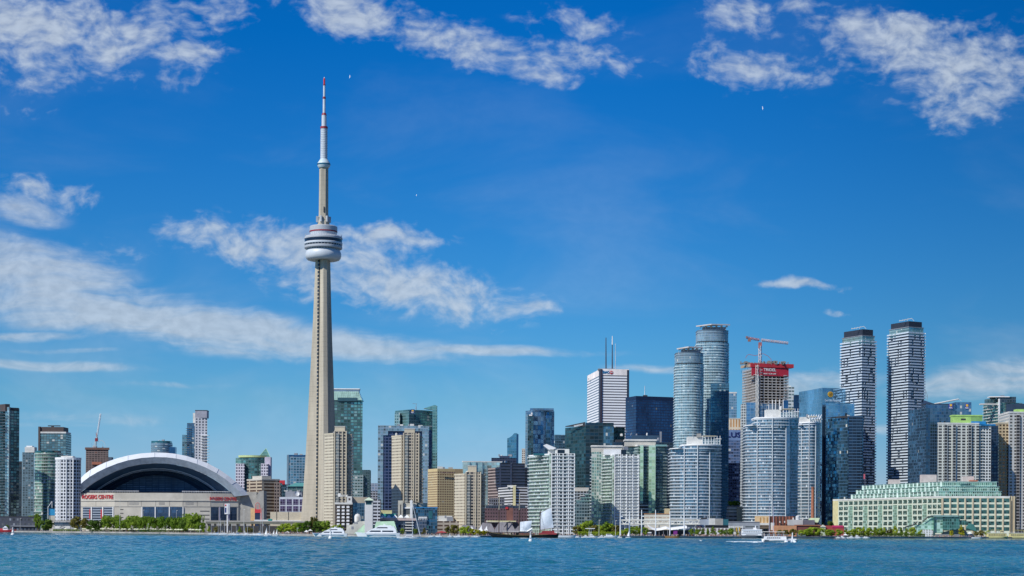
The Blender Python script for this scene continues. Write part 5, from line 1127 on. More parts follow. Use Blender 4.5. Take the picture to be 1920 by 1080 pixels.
    b.rbox('penthouse', DARK, 1857, 1866, 741.5, 747.2, 14, 8); b.rbox('dark_wing', plain('wing_navy', (.05, .08, .12), .4, .3), 1886, 1922, 756.5, 990, 3, 12); b.clutter(743, 3, 9)
    D = 2470
    b = B('condominium', 'cream condominium cut by the right edge of the picture', BF(1871.5, 1891, 1965, D, 12, 30), D)
    b.vol('wall', FA(D, 5.9, 9.0, (.63, .62, .57), (.07, .08, .085), mx=.22, y0=.25, y1=.82, met=.2, gv=1.1, lit=.2, light=(.34, .40, .38), wv=.05), 774); b.rbox('tan_wing', FA(D, 5.9, 6.4, (.50, .40, .25), (.11, .075, .05), mx=.18, y0=.35, gv=.8, lit=.1), 1872, 1891, 793, 990, 4, 20); b.rbox('tan_cap', BEIGE, 1871.5, 1891.2, 791.5, 794, 3.5, 20)
    b.band('parapet', OFFWHITE, 771.5, 775, .4); b.rbox('roof_house', LIME, 1905, 1940, 766.5, 772, 6, 14); b.rbox('dark_bay', FA(D, 5.9, 7, (.3, .3, .3), (.04, .04, .05), mx=.1, y0=.25), 1905, 1912, 778, 990, 1, 4)
right_group()

# ------------------------------------------------------------------ the long terminal building
def build_terminal():
    Dc, Dl, Dr = 2150.0, 2420.0, 2135.0
    c, l, r = pt(1765, Dc), pt(1562, Dl), pt(1893, Dr)
    inx = Vector((c[1]-l[1], l[0]-c[0])).normalized()*0
    bk = [(r[0]+14, r[1]+60), (l[0]+20, l[1]+60)]
    root = thing('terminal_building', 'long cream terminal building with window rows and green glass terraces on its roof', 'building', ((l[0]+r[0])/2, Dc+120, GZ))
    zt = Z(1765, 931.5, Dc)
    CW = plain('terminal_cream', (.56, .61, .49), .75, vary=.06); TAN = plain('terminal_tan', (.50, .42, .28), .75, vary=.08)
    MB().prism([l, c, r]+bk, GZ, zt, 0, 1).build('wall', [CW, OFFWHITE], root)
    MB().prism(grow([l, c, r]+bk, .35), zt-.9, zt+.9).build('cornice', OFFWHITE, root)
    def face(a, b, t, off):
        A, Bq = Vector(a), Vector(b); d = (Bq-A).normalized(); n = Vector((d.y, -d.x)); p = A.lerp(Bq, t)+n*off; return p
    # left facade: t from pixel (perspective-correct)
    def tl(px):
        s = (px-CX)/FPX*cr_; d = (c[0]-l[0], c[1]-l[1]); return (s*l[1]-l[0])/(d[0]-s*d[1])
    def tr(px):
        s = (px-CX)/FPX*cr_; d = (r[0]-c[0], r[1]-c[1]); return (s*c[1]-c[0])/(d[0]-s*d[1])
    q = random.Random(12)
    dark = facade('terminal_pane', (.16, .26, .23), (.02, .06, .055), 1.9, 2.1, mx=.06, y0=.06, y1=.95, met=.35, gr=.12, gv=1.4, lit=.5, light=(.65, .95, .85), tilt=.04)
    teal = facade('terminal_pane_teal', (.05, .12, .12), (.03, .115, .125), 2.2, 2.4, mx=.05, y0=.06, y1=.96, met=.5, gr=.1, gv=1.5, lit=.06, light=(.10, .30, .28), tilt=.04)
    rest_l, rest_r = MB(), MB(); nl = 0
    zr = lambda k: GZ+5.2+k*(zt-GZ-6.6)/6.0
    H = (zt-GZ-6.6)/6.0
    cols = [1572+i*9.25 for i in range(21)]
    green = (2, 5, 8, 11, 14, 17)
    wins = 0
    for k in range(5, -1, -1):
        for i, x in enumerate(cols):
            a, b = face(l, c, tl(x+.9), .02), face(l, c, tl(x+8.1), .02)
            if k >= 3: MB().panel(a, b, zr(k)+H*.16, zr(k)+H*.87, .3).build('window', dark, root); wins += 1
            else: rest_l.panel(a, b, zr(k)+H*.16, zr(k)+H*.87, .3)
    o = rest_l.build('window_row', dark, root); o['kind'] = 'stuff'
    gb = facade('terminal_green_bay', (.30, .48, .40), (.20, .38, .33), 2.0, 3.4, mx=.08, y0=.08, met=.4, gv=1, lit=.2, light=(.42, .60, .52))
    for i in green[:]:
        x = cols[i]; a, b = face(l, c, tl(x+.6), .5), face(l, c, tl(x+8.2), .5); MB().panel(a, b, zr(0)+H*.1, zr(5)-H*.05, .8).build('glass_bay', gb, root)
    MB().panel(face(l, c, 0, .25), face(l, c, tl(1571.5), .25), GZ, zt+1.2, 2).build('end_pier', YELLOW, root)
    sm = facade('end_pane', (.6, .56, .42), (.20, .18, .13), 5, H, mx=.3, y0=.35, y1=.75, met=0, lit=0)
    # right facade: tan piers and wide teal windows
    rc = [1766.8+i*14.15 for i in range(9)]
    for k in range(5, -1, -1):
        for x in rc:
            a, b = face(c, r, tr(x+2.6), .02), face(c, r, tr(x+12.6), .02)
            if k >= 2 and wins < 100: MB().panel(a, b, zr(k)+H*.26, zr(k)+H*.92, .3).build('window', teal, root); wins += 1
            else: rest_r.panel(a, b, zr(k)+H*.26, zr(k)+H*.92, .3)
    o = rest_r.build('window_row', teal, root); o['kind'] = 'stuff'
    for i in range(10):
        x = 1766.2+i*14.15; a, b = face(c, r, tr(x-.2) if i else .0005, .9), face(c, r, min(.9995, tr(x+2.2)), .9); MB().panel(a, b, GZ, zt-1.2, 1.0).build('pier', TAN, root)
    MB().panel(face(c, r, .001, .5), face(c, r, .999, .5), zr(5)+H*.96, zt-.95, .6).build('fascia', CW, root)
    # clustered round columns at the right end
    for x in (1893.5, 1897.5, 1902.0):
        p = pt(x, Dr+2); MB().lathe((p[0], p[1]), [(1.25, GZ), (1.25, zt+1)], 14).build('round_pier', TAN, root, True)
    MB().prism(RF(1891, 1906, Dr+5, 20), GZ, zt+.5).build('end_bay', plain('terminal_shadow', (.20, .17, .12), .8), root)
    # roof terraces
    gm = facade('terrace_glass', (.38, .54, .48), (.07, .19, .17), 2.4, 3.4, mx=.10, y0=.16, met=.45, gr=.12, gv=1.5, lit=.30, light=(.46, .62, .56), tilt=.05)
    al, ac = face(l, c, tl(1589), -7), face(l, c, .985, -7)
    def tz(y): return Z(1765, y, Dc)
    steps = ((0, 0, 921), (4, 4, 912), (9, 8, 902.5))
    z0 = zt
    for s, (off, ends, y) in enumerate(steps):
        a, b = face(l, c, tl(1588+ends*1.1), -5-off), face(l, c, 1.0, -5-off); e = face(c, r, tr(1878-ends), -5-off)
        cc = Vector((b.x+2.0, b.y+off*.5)); poly = [tuple(a), (cc.x-9, cc.y+9*.86), (cc.x+8, cc.y+1.5), tuple(e), (e.x+4, e.y+30), (a.x+12, a.y+30)]
        z1 = tz(y); MB().prism(poly, z0-.05, z1).build('terrace_storey', gm, root); MB().prism(grow(poly, .5), z1-.3, z1+.25).build('terrace_slab', PGLASS, root); z0 = z1
        # frames standing on each terrace
        fr = MB(); n = 22
        for i in range(n):
            p = Vector(poly[0]).lerp(Vector(poly[1]), (i+.3)/n); fr.box((p.x+.1, p.y-.9, (z0+tz(y+8))/2), (.3, 1.6, (z0-tz(y+8))*.9), .9)
            if i % 3 == 0: fr.box((p.x, p.y-2.0, (z0+tz(y+9))/2), (.7, 2.2, (z0-tz(y+9))), .9)
        fr.build('terrace_frame', plain('frame_mint', (.56, .68, .62), .5), root)
    sl = MB(); a = P(1806, 903, Dc-1); 
    for i in range(7): sl.box((X(1816+i*.2, Dc), Dc+8-i*1.2, tz(906+i*3.6)), (17-i*.5, 2, .6))
    sl.build('sloped_glazing', PGLASS, root)
    for x0, x1, y in ((1668, 1688, 899), (1728, 1756, 890), (1806, 1826, 893)):
        D_ = Dl-(x0-1562)/203*270+28 if x0 < 1765 else Dc+30
        MB().prism(RF(x0, x1, D_, 10), tz(908), Z(x0, y, D_)).build('roof_house', plain('roofhouse_pink', (.56, .48, .44), .7), root)
    MB().prism(RF(1819, 1833, Dc+24, 8), tz(906), Z(1825, 900.5, Dc+24)).build('roof_house', plain('roofhouse_red', (.42, .12, .06), .7), root)
    fl = thing('flagpole', 'flagpole with a small red and white flag left of the terminal roof terraces', 'flag', (X(1622, 2180), 2180, GZ+30))
    MB().tube(P(1622, 930, 2180), P(1622, 886, 2180), .25, .15, 6).build('pole', STEEL, fl); mb = MB(); mb.panel((X(1619, 2180), 2179.8), (X(1621.8, 2180), 2179.8), Z(1620, 898, 2180), Z(1620, 889, 2180), .15); mb.build('flag', plain('flag_red', (.55, .12, .16), .7), fl)
    # glass pavilion before its corner
    D = 2118
    b = B('glass_pavilion', 'teal glass pavilion with sloping escalator wings before the terminal corner', RF(1741, 1800, D, 16), D)
    tg = FA(D, 6.0, 4.2, (.10, .25, .24), (.04, .17, .17), mx=.08, y0=.12, met=.5, gv=1.3, lit=.15, light=(.20, .46, .42))
    lg = FA(D, 5.6, 6, (.38, .60, .52), (.18, .42, .37), mx=.06, y0=.18, met=.4, gv=1.0, lit=.3, light=(.42, .66, .58))
    MB().prism(RF(1768, 1800, D, 16), GZ+8, b.z(969)).build('glass_hall', tg, b.root)
    MB().prism(RF(1751, 1768, D+1, 16), GZ+4, b.z(968)).build('glass_bay', lg, b.root)
    v = [(1719, 1004), (1719, 984), (1730, 984), (1750, 969), (1751.4, 1004)]; f0 = [P(x, y, D+2) for x, y in v]; f1 = [p+Vector((0, 12, 0)) for p in f0]; mb = MB(); mb.poly(f0, [(p.x, p.z) for p in f0]); mb.poly(f1[::-1])
    for i in range(5): mb.poly([f0[i], f1[i], f1[(i+1) % 5], f0[(i+1) % 5]])
    mb.build('stair_wing', lg, b.root)
    es = MB(); es.tube(P(1697, 988.5, D), P(1703, 986.5, D), .8, .8, 6); es.tube(P(1703, 986.5, D), P(1710, 985, D), .8, .8, 6); es.tube(P(1710, 985.5, D), P(1720, 978, D), .9, .9, 6); es.tube(P(1730, 977, D), P(1739, 969.5, D), .9, .9, 6); es.tube(P(1739, 969.5, D), P(1750, 968.8, D), .9, .9, 6); es.build('tubular_roof', plain('tube_dark', (.03, .05, .05), .5), b.root)
    MB().prism(RF(1752, 1797, D-1.5, 19), b.z(969), b.z(966)).build('roof_slab', PGLASS, b.root); MB().prism(RF(1796, 1812, D+2, 12), b.z(984), b.z(975)).build('side_hall', tg, b.root)
    rf = MB(); f0 = [P(1811, 990, D-2), P(1832, 997, D-2), P(1826, 983, D+5), P(1816, 981, D+5)]; rf.poly(f0); rf.poly([p+Vector((0, 1, -.6)) for p in f0[::-1]]); rf.build('tent_roof', plain('tent_teal', (.05, .17, .15), .5), b.root)
    MB().prism(RF(1722, 1800, D-1, 12), GZ, GZ+2.8).build('base', plain('base_grey', (.20, .22, .22), .7), b.root)
    ww = FA(D, 4, 5, (.68, .74, .74), (.30, .40, .42), mx=.2, y0=.2, met=.2); MB().prism(RF(1731, 1750, D-1.6, 4), GZ, b.z(993)).build('white_bay', ww, b.root); MB().lathe((X(1752, D), D-.5), [(1.0, GZ), (1.0, b.z(970))], 10).build('glass_mast', plain('mast_teal', (.03, .10, .10), .4), b.root)
build_terminal()
# ------------------------------------------------------------------ low buildings along the shore
def low(name, label, x0, x1, ytop, D, m, deep=14, cat='building', group=None, cornice=None):
    b = B(name, label, RF(x0, x1, D, deep), D, group, cat); b.vol('wall', m, ytop)
    if cornice: b.band('roof_edge', cornice, ytop-.6, ytop+.6, .4)
    return b
def gable(b, name, m, x0, x1, ye, yr, D, deep, over=.6):
    z0, z1 = Z(x0, ye, D), Z((x0+x1)/2, yr, D); a, c = X(x0, D)-over, X(x1, D)+over; mx_ = (a+c)/2; mb = MB()
    for y in (D-over, D+deep+over): mb.poly([(a, y, z0), (c, y, z0), (mx_, y, z1)])
    mb.poly([(a, D-over, z0), (mx_, D-over, z1), (mx_, D+deep+over, z1), (a, D+deep+over, z0)]); mb.poly([(c, D-over, z0), (c, D+deep+over, z0), (mx_, D+deep+over, z1), (mx_, D-over, z1)])
    return mb.build(name, m, b.root)
def shore_buildings():
    D = 2420
    b = low('low_building', 'long two storey charcoal shed behind the red boat at the left edge', -40, 69, 968.5, D, FA(D, 9, 7, (.05, .06, .085), (.10, .13, .17), mx=.25, y0=.35, y1=.8, met=.3, gv=1.6, lit=.15, light=(.5, .52, .55)), 20, cornice=DARK); b.rbox('canopy', STEEL, 20, 66, 985.5, 987, -3, 3)
    D = 2500
    b = low('kiosk', 'slim blue topped kiosk with a white pipe frame before the white rounded tower', 92.5, 103, 966, D, plain('kiosk_beige', (.50, .48, .40), .7), 6); b.rbox('top', plain('kiosk_blue', (.03, .27, .50), .4), 92, 103.4, 954, 966.2, -.3, 7)
    mb = MB(); mb.path([P(90, 973, D-2), P(90, 951, D-2), P(97.5, 940, D-2), P(97.5, 952, D-2)], .4, 5); mb.build('pipe_frame', WHITE, b.root)
    D = 2330
    b = low('cafe_pavilion', 'flat roofed glass fronted pavilion on the beach', 101, 150, 979, D, plain('pavilion_grey', (.34, .35, .35), .7), 12)
    b.rbox('glass_front', FA(D, 7, 5, (.20, .24, .28), (.09, .14, .20), mx=.08, y0=.1, gv=1), 103, 141, 979.5, 986, -.3, 1); b.rbox('roof_slab', CONC, 86, 152, 975.5, 978, -3, 16); b.rbox('white_panel', OFFWHITE, 104, 132, 986.2, 991, -.4, .6); b.rbox('glass_end', BGLASS, 141.5, 149, 981, 991, -.5, 2)
    mb = MB(); mb.path([P(112, 988.4, D-.6), P(116, 986.6, D-.6), P(122, 988.4, D-.6), P(117, 990.4, D-.6), P(112, 988.4, D-.6)], .16, 4); mb.build('wall_emblem', DARK, b.root)
    # elevated road
    D = 2120
    root = thing('elevated_road', 'concrete elevated road on round columns passing in front of the stadium', 'road', (X(480, D), D+8, GZ))
    MB().prism(RF(386, 600, D, 16), Z(480, 982.3, D), Z(480, 978.2, D)).build('deck', plain('deck_concrete', (.17, .175, .14), .8, vary=.2), root); MB().prism(RF(386, 600, D-.3, .5), Z(480, 979, D), Z(480, 976.4, D)).build('parapet', CONC, root)
    c = None
    for i, x in enumerate(range(392, 600, 14)):
        if c is None: c = MB().lathe((X(x, D), D+7), [(1.3, GZ), (1.3, Z(480, 982, D)+.1)], 12).build('column', CONC, root)
        else: copy_part(c, None, 0, (X(x, D)-root.location.x, c.location.y, c.location.z))
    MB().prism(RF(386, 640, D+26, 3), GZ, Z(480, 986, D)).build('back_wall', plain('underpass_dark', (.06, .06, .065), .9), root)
    D = 2060
    sg = thing('pylon_sign', 'white box sign with dark marks on a tall post before the stadium', 'sign', (X(426.5, D), D, GZ))
    MB().tube(P(426.5, 1000, D), P(426.5, 962, D), .75, .75, 8).build('post', WHITE, sg); MB().prism(RF(421.2, 431, D-1.5, 3), Z(426, 964, D), Z(426, 944.5, D)).build('box', WHITE, sg)
    mb = MB(); mb.box((X(423.6, D), D-1.6, Z(424, 956.5, D)), (1.5, .2, 5.4)); mb.build('dark_mark', NAVY, sg); mb = MB(); mb.box((X(423.6, D), D-1.6, Z(424, 947.5, D)), (1.5, .2, 1.8)); mb.build('red_mark', RED, sg); MB().prism(RF(427, 431, D-1.62, .2), Z(426, 963.5, D), Z(426, 945, D)).build('side_panel', plain('sign_grey', (.42, .46, .50), .5), sg)
    D = 2230
    b = low('gatehouse', 'peach and red gatehouse with an arched red frame at the end of the stadium', 470, 478, 953, D, plain('gate_peach', (.60, .40, .20), .7), 10)
    b.rbox('red_lintel', RED, 478, 488.5, 955, 961.5, -.5, 4); b.rbox('doorway', plain('gate_navy', (.02, .03, .07), .4), 478, 488, 961.6, 990, 0, 3); b.rbox('jamb', plain('gate_rose', (.42, .22, .20), .7), 488, 491.5, 953, 990, -.4, 4)
    mb = MB(); mb.path([P(478.5, 955, D), P(479.5, 945, D), P(483, 942, D), P(486.5, 945, D), P(488, 955, D)], .45, 5); mb.path([P(480.5, 955, D), P(481, 948, D), P(485.5, 948, D), P(486, 955, D)], .3, 4); mb.build('arch_frame', plain('gate_pink', (.55, .16, .15), .6), b.root)
    b.rbox('canopy', WHITE, 477, 508, 974.5, 977, -6, 5); b.rbox('teal_block', TEALP, 503, 510, 973, 980.5, -6.4, 5)
    # brown flats with white balconies, pale green roofed hall and its clock tower
    D = 1880
    b = low('apartment_block', 'brown apartment block with stacked white balconies beside the pale clock tower', 629, 660, 943.5, D, FA(D, 6.2, 8.0, (.15, .12, .10), (.05, .05, .055), mx=.14, y0=.2, gv=.9, lit=.1), 16)
    for x in (632, 641, 650):
        for k in range(6): b.rbox('balcony', WHITE, x, x+5.2, 949+k*6.4, 952.4+k*6.4, -2.2, 2.3)
    b.rbox('parapet', OFFWHITE, 628, 661, 942, 945.5, -.8, 17); b.rbox('stair_tower', OFFWHITE, 650.5, 660, 930.5, 944, -.9, 6); b.rbox('stair_window', BROWN, 653.5, 657, 934, 938, -1, 1)
    b.rbox('rear_wing', plain('flats_tan', (.34, .30, .23), .8), 660, 690, 932, 990, 4, 14); b.rbox('glass_wing', FA(D, 6, 4, (.06, .13, .2), (.04, .12, .22), mx=.06, y0=.1), 662, 686, 943, 990, 3.5, 2); b.rbox('right_wing', FA(D, 6.2, 9, (.50, .52, .55), (.05, .06, .09), mx=.08, y0=.42), 699, 713, 936, 990, 2, 14); b.clutter(931, 4, 14)
    D = 1790
    b = low('ferry_hall', 'pale stone quay hall with mint green roofs and a square clock tower', 650, 702, 984, D, plain('hall_stone', (.50, .50, .44), .8), 14)
    mb = MB(); v = [P(640, 1003, D-1), P(666, 978, D-1), P(684, 977, D-1), P(684, 1003, D-1)]; w2 = [p+Vector((0, 12, 0)) for p in v]; mb.poly(v); mb.poly(w2[::-1]); mb.poly([v[0], v[1], w2[1], w2[0]]); mb.poly([v[1], v[2], w2[2], w2[1]]); mb.build('gable_wall', plain('hall_stone', (.50, .50, .44), .8), b.root)
    mb = MB(); v = [P(664, 1001, D-3), P(690, 977, D-2), P(706, 990, D-3), P(706, 1002, D-4)]; mb.poly(v); mb.poly([p+Vector((0, .8, -.3)) for p in v[::-1]]); mb.build('roof', plain('roof_mint', (.40, .60, .42), .6), b.root)
    mb = MB(); v = [P(704, 978, D-3), P(739, 977, D-2), P(745, 997, D-6), P(702, 997, D-6)]; mb.poly(v); mb.poly([p+Vector((0, .8, -.3)) for p in v[::-1]]); mb.build('roof', plain('roof_mint', (.40, .60, .42), .6), b.root)
    MB().prism(RF(734, 741, D-2, 5), GZ, Z(737, 979, D)).build('roof_turret', plain('roof_mint', (.40, .60, .42), .6), b.root)
    MB().prism(RF(684, 699, D-6, 8), GZ, Z(691, 946.5, D)).build('clock_tower', plain('clock_tower_stone', (.60, .61, .60), .7, vary=.06), b.root); MB().prism(RF(686, 697.5, D-5.2, 6), Z(691, 946.6, D), Z(691, 938, D)).build('belfry', plain('belfry_glass', (.03, .10, .11), .3), b.root)
    for x in (684.5, 697.2): MB().prism(RF(x, x+1.6, D-5.9, 7.6), Z(691, 946.6, D), Z(691, 938, D)).build('belfry_post', OFFWHITE, b.root)
    mb = MB(); c0 = [P(x, 938.2, D+d) for x, d in ((682, -7.5), (701.5, -7.5), (701.5, 3.5), (682, 3.5))]; ap = P(691.7, 932.2, D-2)
    for i in range(4): mb.poly([c0[i], c0[(i+1) % 4], ap])
    mb.build('cap_roof', plain('roof_mint_pale', (.55, .66, .50), .6), b.root)
    cc = (X(670.5, D), D+2); MB().lathe(cc, [(3.1, Z(670, 978, D)), (3.1, Z(670, 968, D)), (2.2, Z(670, 964.8, D)), (.3, Z(670, 963, D))], 14).build('cupola', OFFWHITE, b.root, True); MB().prism(RF(669, 672.4, D-1.4, .5), Z(670, 977, D), Z(670, 968.5, D)).build('cupola_window', LCONC, b.root)
    for x in (664.5, 667, 669.5): MB().prism(RF(x, x+1.4, D-1.2, .4), Z(668, 982, D), Z(668, 978.5, D)).build('window', STEEL, b.root)
    MB().prism(RF(659, 663, D-1.2, .4), Z(660, 992, D), Z(660, 987, D)).build('window', STEEL, b.root)
    # quay club with tents, and the blue hotel block
    D = 1900
    b = low('terrace_building', 'low quay building with a row of peaked white tents along its terrace', 702, 800, 975, D, FA(D, 6.5, 5, (.09, .12, .17), (.03, .07, .14), mx=.1, y0=.25, gv=1), 14)
    b.rbox('teal_roof', plain('roof_teal_bright', (.05, .36, .30), .6), 712, 742, 963, 969.5, 6, 6); b.rbox('upper_block', YELLOW, 711, 735, 956.5, 963.2, 9, 6); b.rbox('terrace_wall', plain('terrace_rose', (.46, .38, .36), .8), 712, 780, 971.5, 975.6, -1.5, 2)
    for k in range(5):
        x = 718+k*11.2; c0 = [P(x+dx, 970.5, D+d) for dx, d in ((-5.4, -1), (5.4, -1), (5.4, 5), (-5.4, 5))]; ap = P(x, 965, D+2); mb = MB()
        for i in range(4): mb.poly([c0[i], c0[(i+1) % 4], ap])
        mb.build('tent', WHITE, b.root)
    for k in range(4): b.rbox('balcony', OFFWHITE, 760, 776, 979+k*5, 980.6+k*5, -2, 2.1)
    D = 1940
    b = low('hotel', 'dark blue glass hotel with a white round bay, cream tower and curved rooftop lettering', 780, 820, 951.5, D, FA(D, 6, 4, (.05, .10, .15), (.03, .13, .26), mx=.07, y0=.12, gv=1.3, lit=.04, light=(.08, .3, .34)), 20, cornice=BLUEP)
    b.rbox('left_block', plain('hotel_cream', (.50, .48, .40), .7), 756, 781, 943, 990, 2, 16); b.rbox('left_glass', plain('hotel_shade', (.09, .10, .10), .4), 757, 780, 954, 964, 1.8, 1); b.rbox('roof_line', WHITE, 757, 782, 951, 953.4, 1, 4); b.rbox('cream_tower', plain('hotel_cream', (.50, .48, .40), .7), 746.5, 755.5, 938.5, 990, -1, 10); b.rbox('tower_slot', DARK, 750.5, 752, 946, 968, -1.2, .6)
    MB().lathe((X(783, D), D+18), [(9.5, Z(783, 951, D)), (9.5, Z(783, 942.5, D))], 24).build('rotunda', plain('rotunda_olive', (.32, .31, .24), .7), b.root)
    text('lettering', 'Radisson', plain('letter_dark', (.03, .03, .03), .5), b.root, (X(783, D), D+7.4, Z(783, 941, D)), 3.4, 10.5); b.rbox('mast_fin', WHITE, 769, 773, 938, 973, -2, 1.4)
    b.rbox('white_bay', WHITE, 785, 801, 969, 978, -2, 3); b.rbox('bay_glass', FA(D, 8, 3, (.6, .62, .62), (.05, .12, .22), mx=.15, y0=.1), 786, 800, 970.5, 976.5, -2.2, .4); b.rbox('green_panel', TGLASS, 804, 811, 958, 972, -.3, .6)
    D = 1990
    b = low('parking_structure', 'concrete parking structure with dark openings below the yellow hotel', 820, 872, 977, D, FA(D, 7.2, 12, (.36, .32, .27), (.05, .04, .04), mx=.12, y0=.3, y1=.75, met=0, gr=.8, gv=.4, lit=0), 14); b.rbox('roof_shed', OFFWHITE, 822, 848, 967, 977.2, 2, 8); b.rbox('roof_vent', STEEL, 834, 837, 966, 971, 1.8, 2); b.rbox('roof_shed', STEEL, 838, 850, 969, 977.2, 1.6, 5)
    D = 1640
    b = low('market_hall', 'grey roofed waterfront hall with white sail canopies behind the schooner', 862, 992, 996, D, FA(D, 8, 8, (.22, .16, .14), (.05, .05, .05), mx=.2, y0=.3, met=0, gr=.6), 20)
    RFG = plain('roof_slate', (.20, .19, .20), .8, vary=.2)
    for i, (x0, x1, yr) in enumerate(((856, 898, 984), (893, 930, 980), (924, 968, 979), (960, 1000, 986))):
        v = [P(x0, 998, D-4), P(x1, 998, D-4), P(x1-9, yr+1.5, D+6), P(x0+12, yr, D+6)]; mb = MB(); mb.poly(v); mb.poly([p+Vector((0, .6, -.5)) for p in v[::-1]]); v2 = [v[3], v[2], v[1]+Vector((0, 22, 0)), v[0]+Vector((0, 22, 0))]; mb.poly(v2); mb.build('roof', RFG, b.root)
    for i, (a, c, t) in enumerate((((881, 999), (894, 996.5), (884, 986.5)), ((894, 997), (906, 996), (903, 984.5)), ((906, 996), (915, 995), (913, 985)))):
        mb = MB(); v = [P(*a, D-8), P(*c, D-8), P(*t, D-6)]; m1 = v[0].lerp(v[2], .5).lerp((v[0]+v[1]+v[2])/3, .35); m2 = v[1].lerp(v[2], .5).lerp((v[0]+v[1]+v[2])/3, .35); mb.poly([v[0], v[1], m2, m1]); mb.poly([m1, m2, v[2]]); mb.build('sail_canopy', WHITE, b.root)
    b.rbox('ridge_beam', YELLOW, 914, 968, 976, 978, 8, 4)
    mb = MB(); mb.tube(P(950, 979, D+5), P(950, 998, D-6), .35, .35, 4); mb.path([P(946, 988, D-4), P(951, 980, D), P(956, 978.5, D+3), P(962, 983, D)], .5, 5); mb.build('roof_truss', DARK, b.root)
    # stage, truss bridge, masts
    D = 1790
    b = low('terminal_annex', 'cream two storey annex with a small yellow block, behind the white masts', 1210, 1257, 963.5, D, FA(D, 6.5, 8, (.62, .60, .50), (.40, .40, .36), mx=.08, y0=.5, y1=.85, met=0, gr=.5, gv=.4, lit=0), 12, cornice=ORANGE); b.rbox('yellow_block', plain('block_sand', (.52, .44, .26), .7), 1247, 1256.5, 953.5, 963.6, 2, 6)
    b2 = low('apartment_block', 'black and white striped balcony block behind the cream annex', 1194, 1216, 944, 1900, FA(1900, 6.4, 10, (.66, .66, .64), (.02, .02, .025), mx=0, y0=.36, y1=1, met=0, gr=.5, gv=.5, lit=0), 10)
    D = 1760
    tr = thing('truss_bridge', 'long white steel truss over the stage behind the white masts', 'truss', (X(1230, D), D, GZ)); mb = MB(); WT = plain('truss_cream', (.70, .70, .62), .5)
    for dy in (0, 4):
        for y in (975.5, 983): mb.tube(P(1165, y, D+dy), P(1312, y, D+dy), .72, .72, 5)
        n = 26
        for i in range(n):
            xa, xb = 1165+147*i/n, 1165+147*(i+1)/n; ya, yb = (983, 975.5) if i % 2 else (975.5, 983); mb.tube(P(xa, ya, D+dy), P(xb, yb, D+dy),   .46, .46, 4)
    mb.build('truss', WT, tr); mb = MB()
    for x in (1172, 1203, 1236, 1270, 1305): mb.tube(P(x, 983, D+2), (X(x, D), D+2, GZ), .5, .5, 6)
    mb.build('support', WT, tr)
    D = 1730
    b = low('stage_pavilion', 'open air stage with a scalloped white canopy and black backdrop', 1216, 1292, 993.5, D, BLACK, 9)
    pts0 = [(1216, 984), (1222, 989), (1230, 991.6), (1240, 990.4), (1250, 987.6), (1257, 990.6), (1264, 989.4), (1275, 988), (1288, 986.6)]; mb = MB()
    for (xa, ya), (xb, yb) in zip(pts0, pts0[1:]):
        f = [P(xa, ya, D-5), P(xb, yb, D-5), P(xb, yb+3.6, D-6), P(xa, ya+3.6, D-6)]; mb.poly(f); k = [p+Vector((0, 12, .6)) for p in f]; mb.poly([f[0], f[1], k[1], k[0]]); mb.poly(k[::-1])
    mb.build('canopy', WHITE, b.root); b.rbox('purple_screen', plain('screen_purple', (.20, .03, .22), .5), 1263, 1270.5, 993.5, 1003, -5, .6); b.rbox('wall_opening', plain('opening_grey', (.28, .30, .31), .6), 1205, 1222, 998.5, 1006, -5, 4); b.rbox('white_tent', WHITE, 1206, 1222, 997.6, 999.4, -6, 6); b.rbox('pink_banner', plain('banner_pink', (.50, .14, .22), .6), 1203, 1206, 996, 1004, -7, .4)
    for x in (1236, 1244, 1252): b.rbox('stage_post', STEEL, x, x+.8, 994, 1006, -5, .6)
    m0 = None
    for i, x in enumerate((1163.2, 1180.5, 1203.2, 1229.3, 1256.3, 1283.0)):
        D_ = shore_D(x)+4; r = thing('white_mast', 'tall white quay mast, %s of six from the schooner side' % ('first', 'second', 'third', 'fourth', 'fifth', 'last')[i], 'mast', (X(x, D_, 985), D_, GZ), 'tall white masts on the quay')
        mm = MB().tube((r.location.x, D_, GZ), P(x, 956 if i in (2, 3) else 958.5, D_), .60, .36, 8).build('pole', WHITE, r); MB().lathe((r.location.x, D_), [(.8, GZ), (.7, GZ+.9)], 10).build('foot', LCONC, r)
        if i in (0, 2): MB().box((r.location.x+1.2, D_, Z(x, 968, D_)), (1.6, .3, 1.0)).build('floodlight', WHITE, r)
    D = 1770
    b = low('hall', 'grey vaulted quay hall right of the stage', 1290, 1345, 985, D, plain('hall_grey', (.30, .34, .38), .7), 14)
    mb = MB(); v = [(1286, 1002), (1287, 984), (1292, 977.5), (1300, 974.6), (1336, 973.4), (1336, 1002)]; f0 = [P(x, y, D-2) for x, y in v]; f1 = [p+Vector((0, 12, 0)) for p in f0]; mb.poly(f0); mb.poly(f1[::-1])
    for i in range(6): mb.poly([f0[i], f1[i], f1[(i+1) % 6], f0[(i+1) % 6]])
    mb.build('vaulted_shell', plain('shell_grey', (.33, .38, .44), .6), b.root); b.rbox('dark_roof', DARK, 1316, 1326, 970.5, 974, 0, 8); b.rbox('cream_box', OFFWHITE, 1330, 1341, 972, 984, -3, 6); b.rbox('grey_box', CONC, 1341, 1356, 972.5, 990, -3, 6); b.rbox('teal_panel', TGLASS, 1355, 1366, 973.5, 990, -2.4, 4); b.rbox('dark_strip', BLACK, 1323, 1366, 984.5, 989, -4, 6); b.rbox('purple_wall', plain('wall_plum', (.10, .07, .10), .7), 1306, 1317, 986, 994, -3, 3); b.rbox('door', OFFWHITE, 1303, 1305, 985, 993, -3, 2)
    b.rbox('roof_vent', STEEL, 1321, 1323, 967.5, 971, 1, 2); b.rbox('roof_vent', STEEL, 1326.5, 1328, 966.5, 971, 1, 2)
    D = 1740
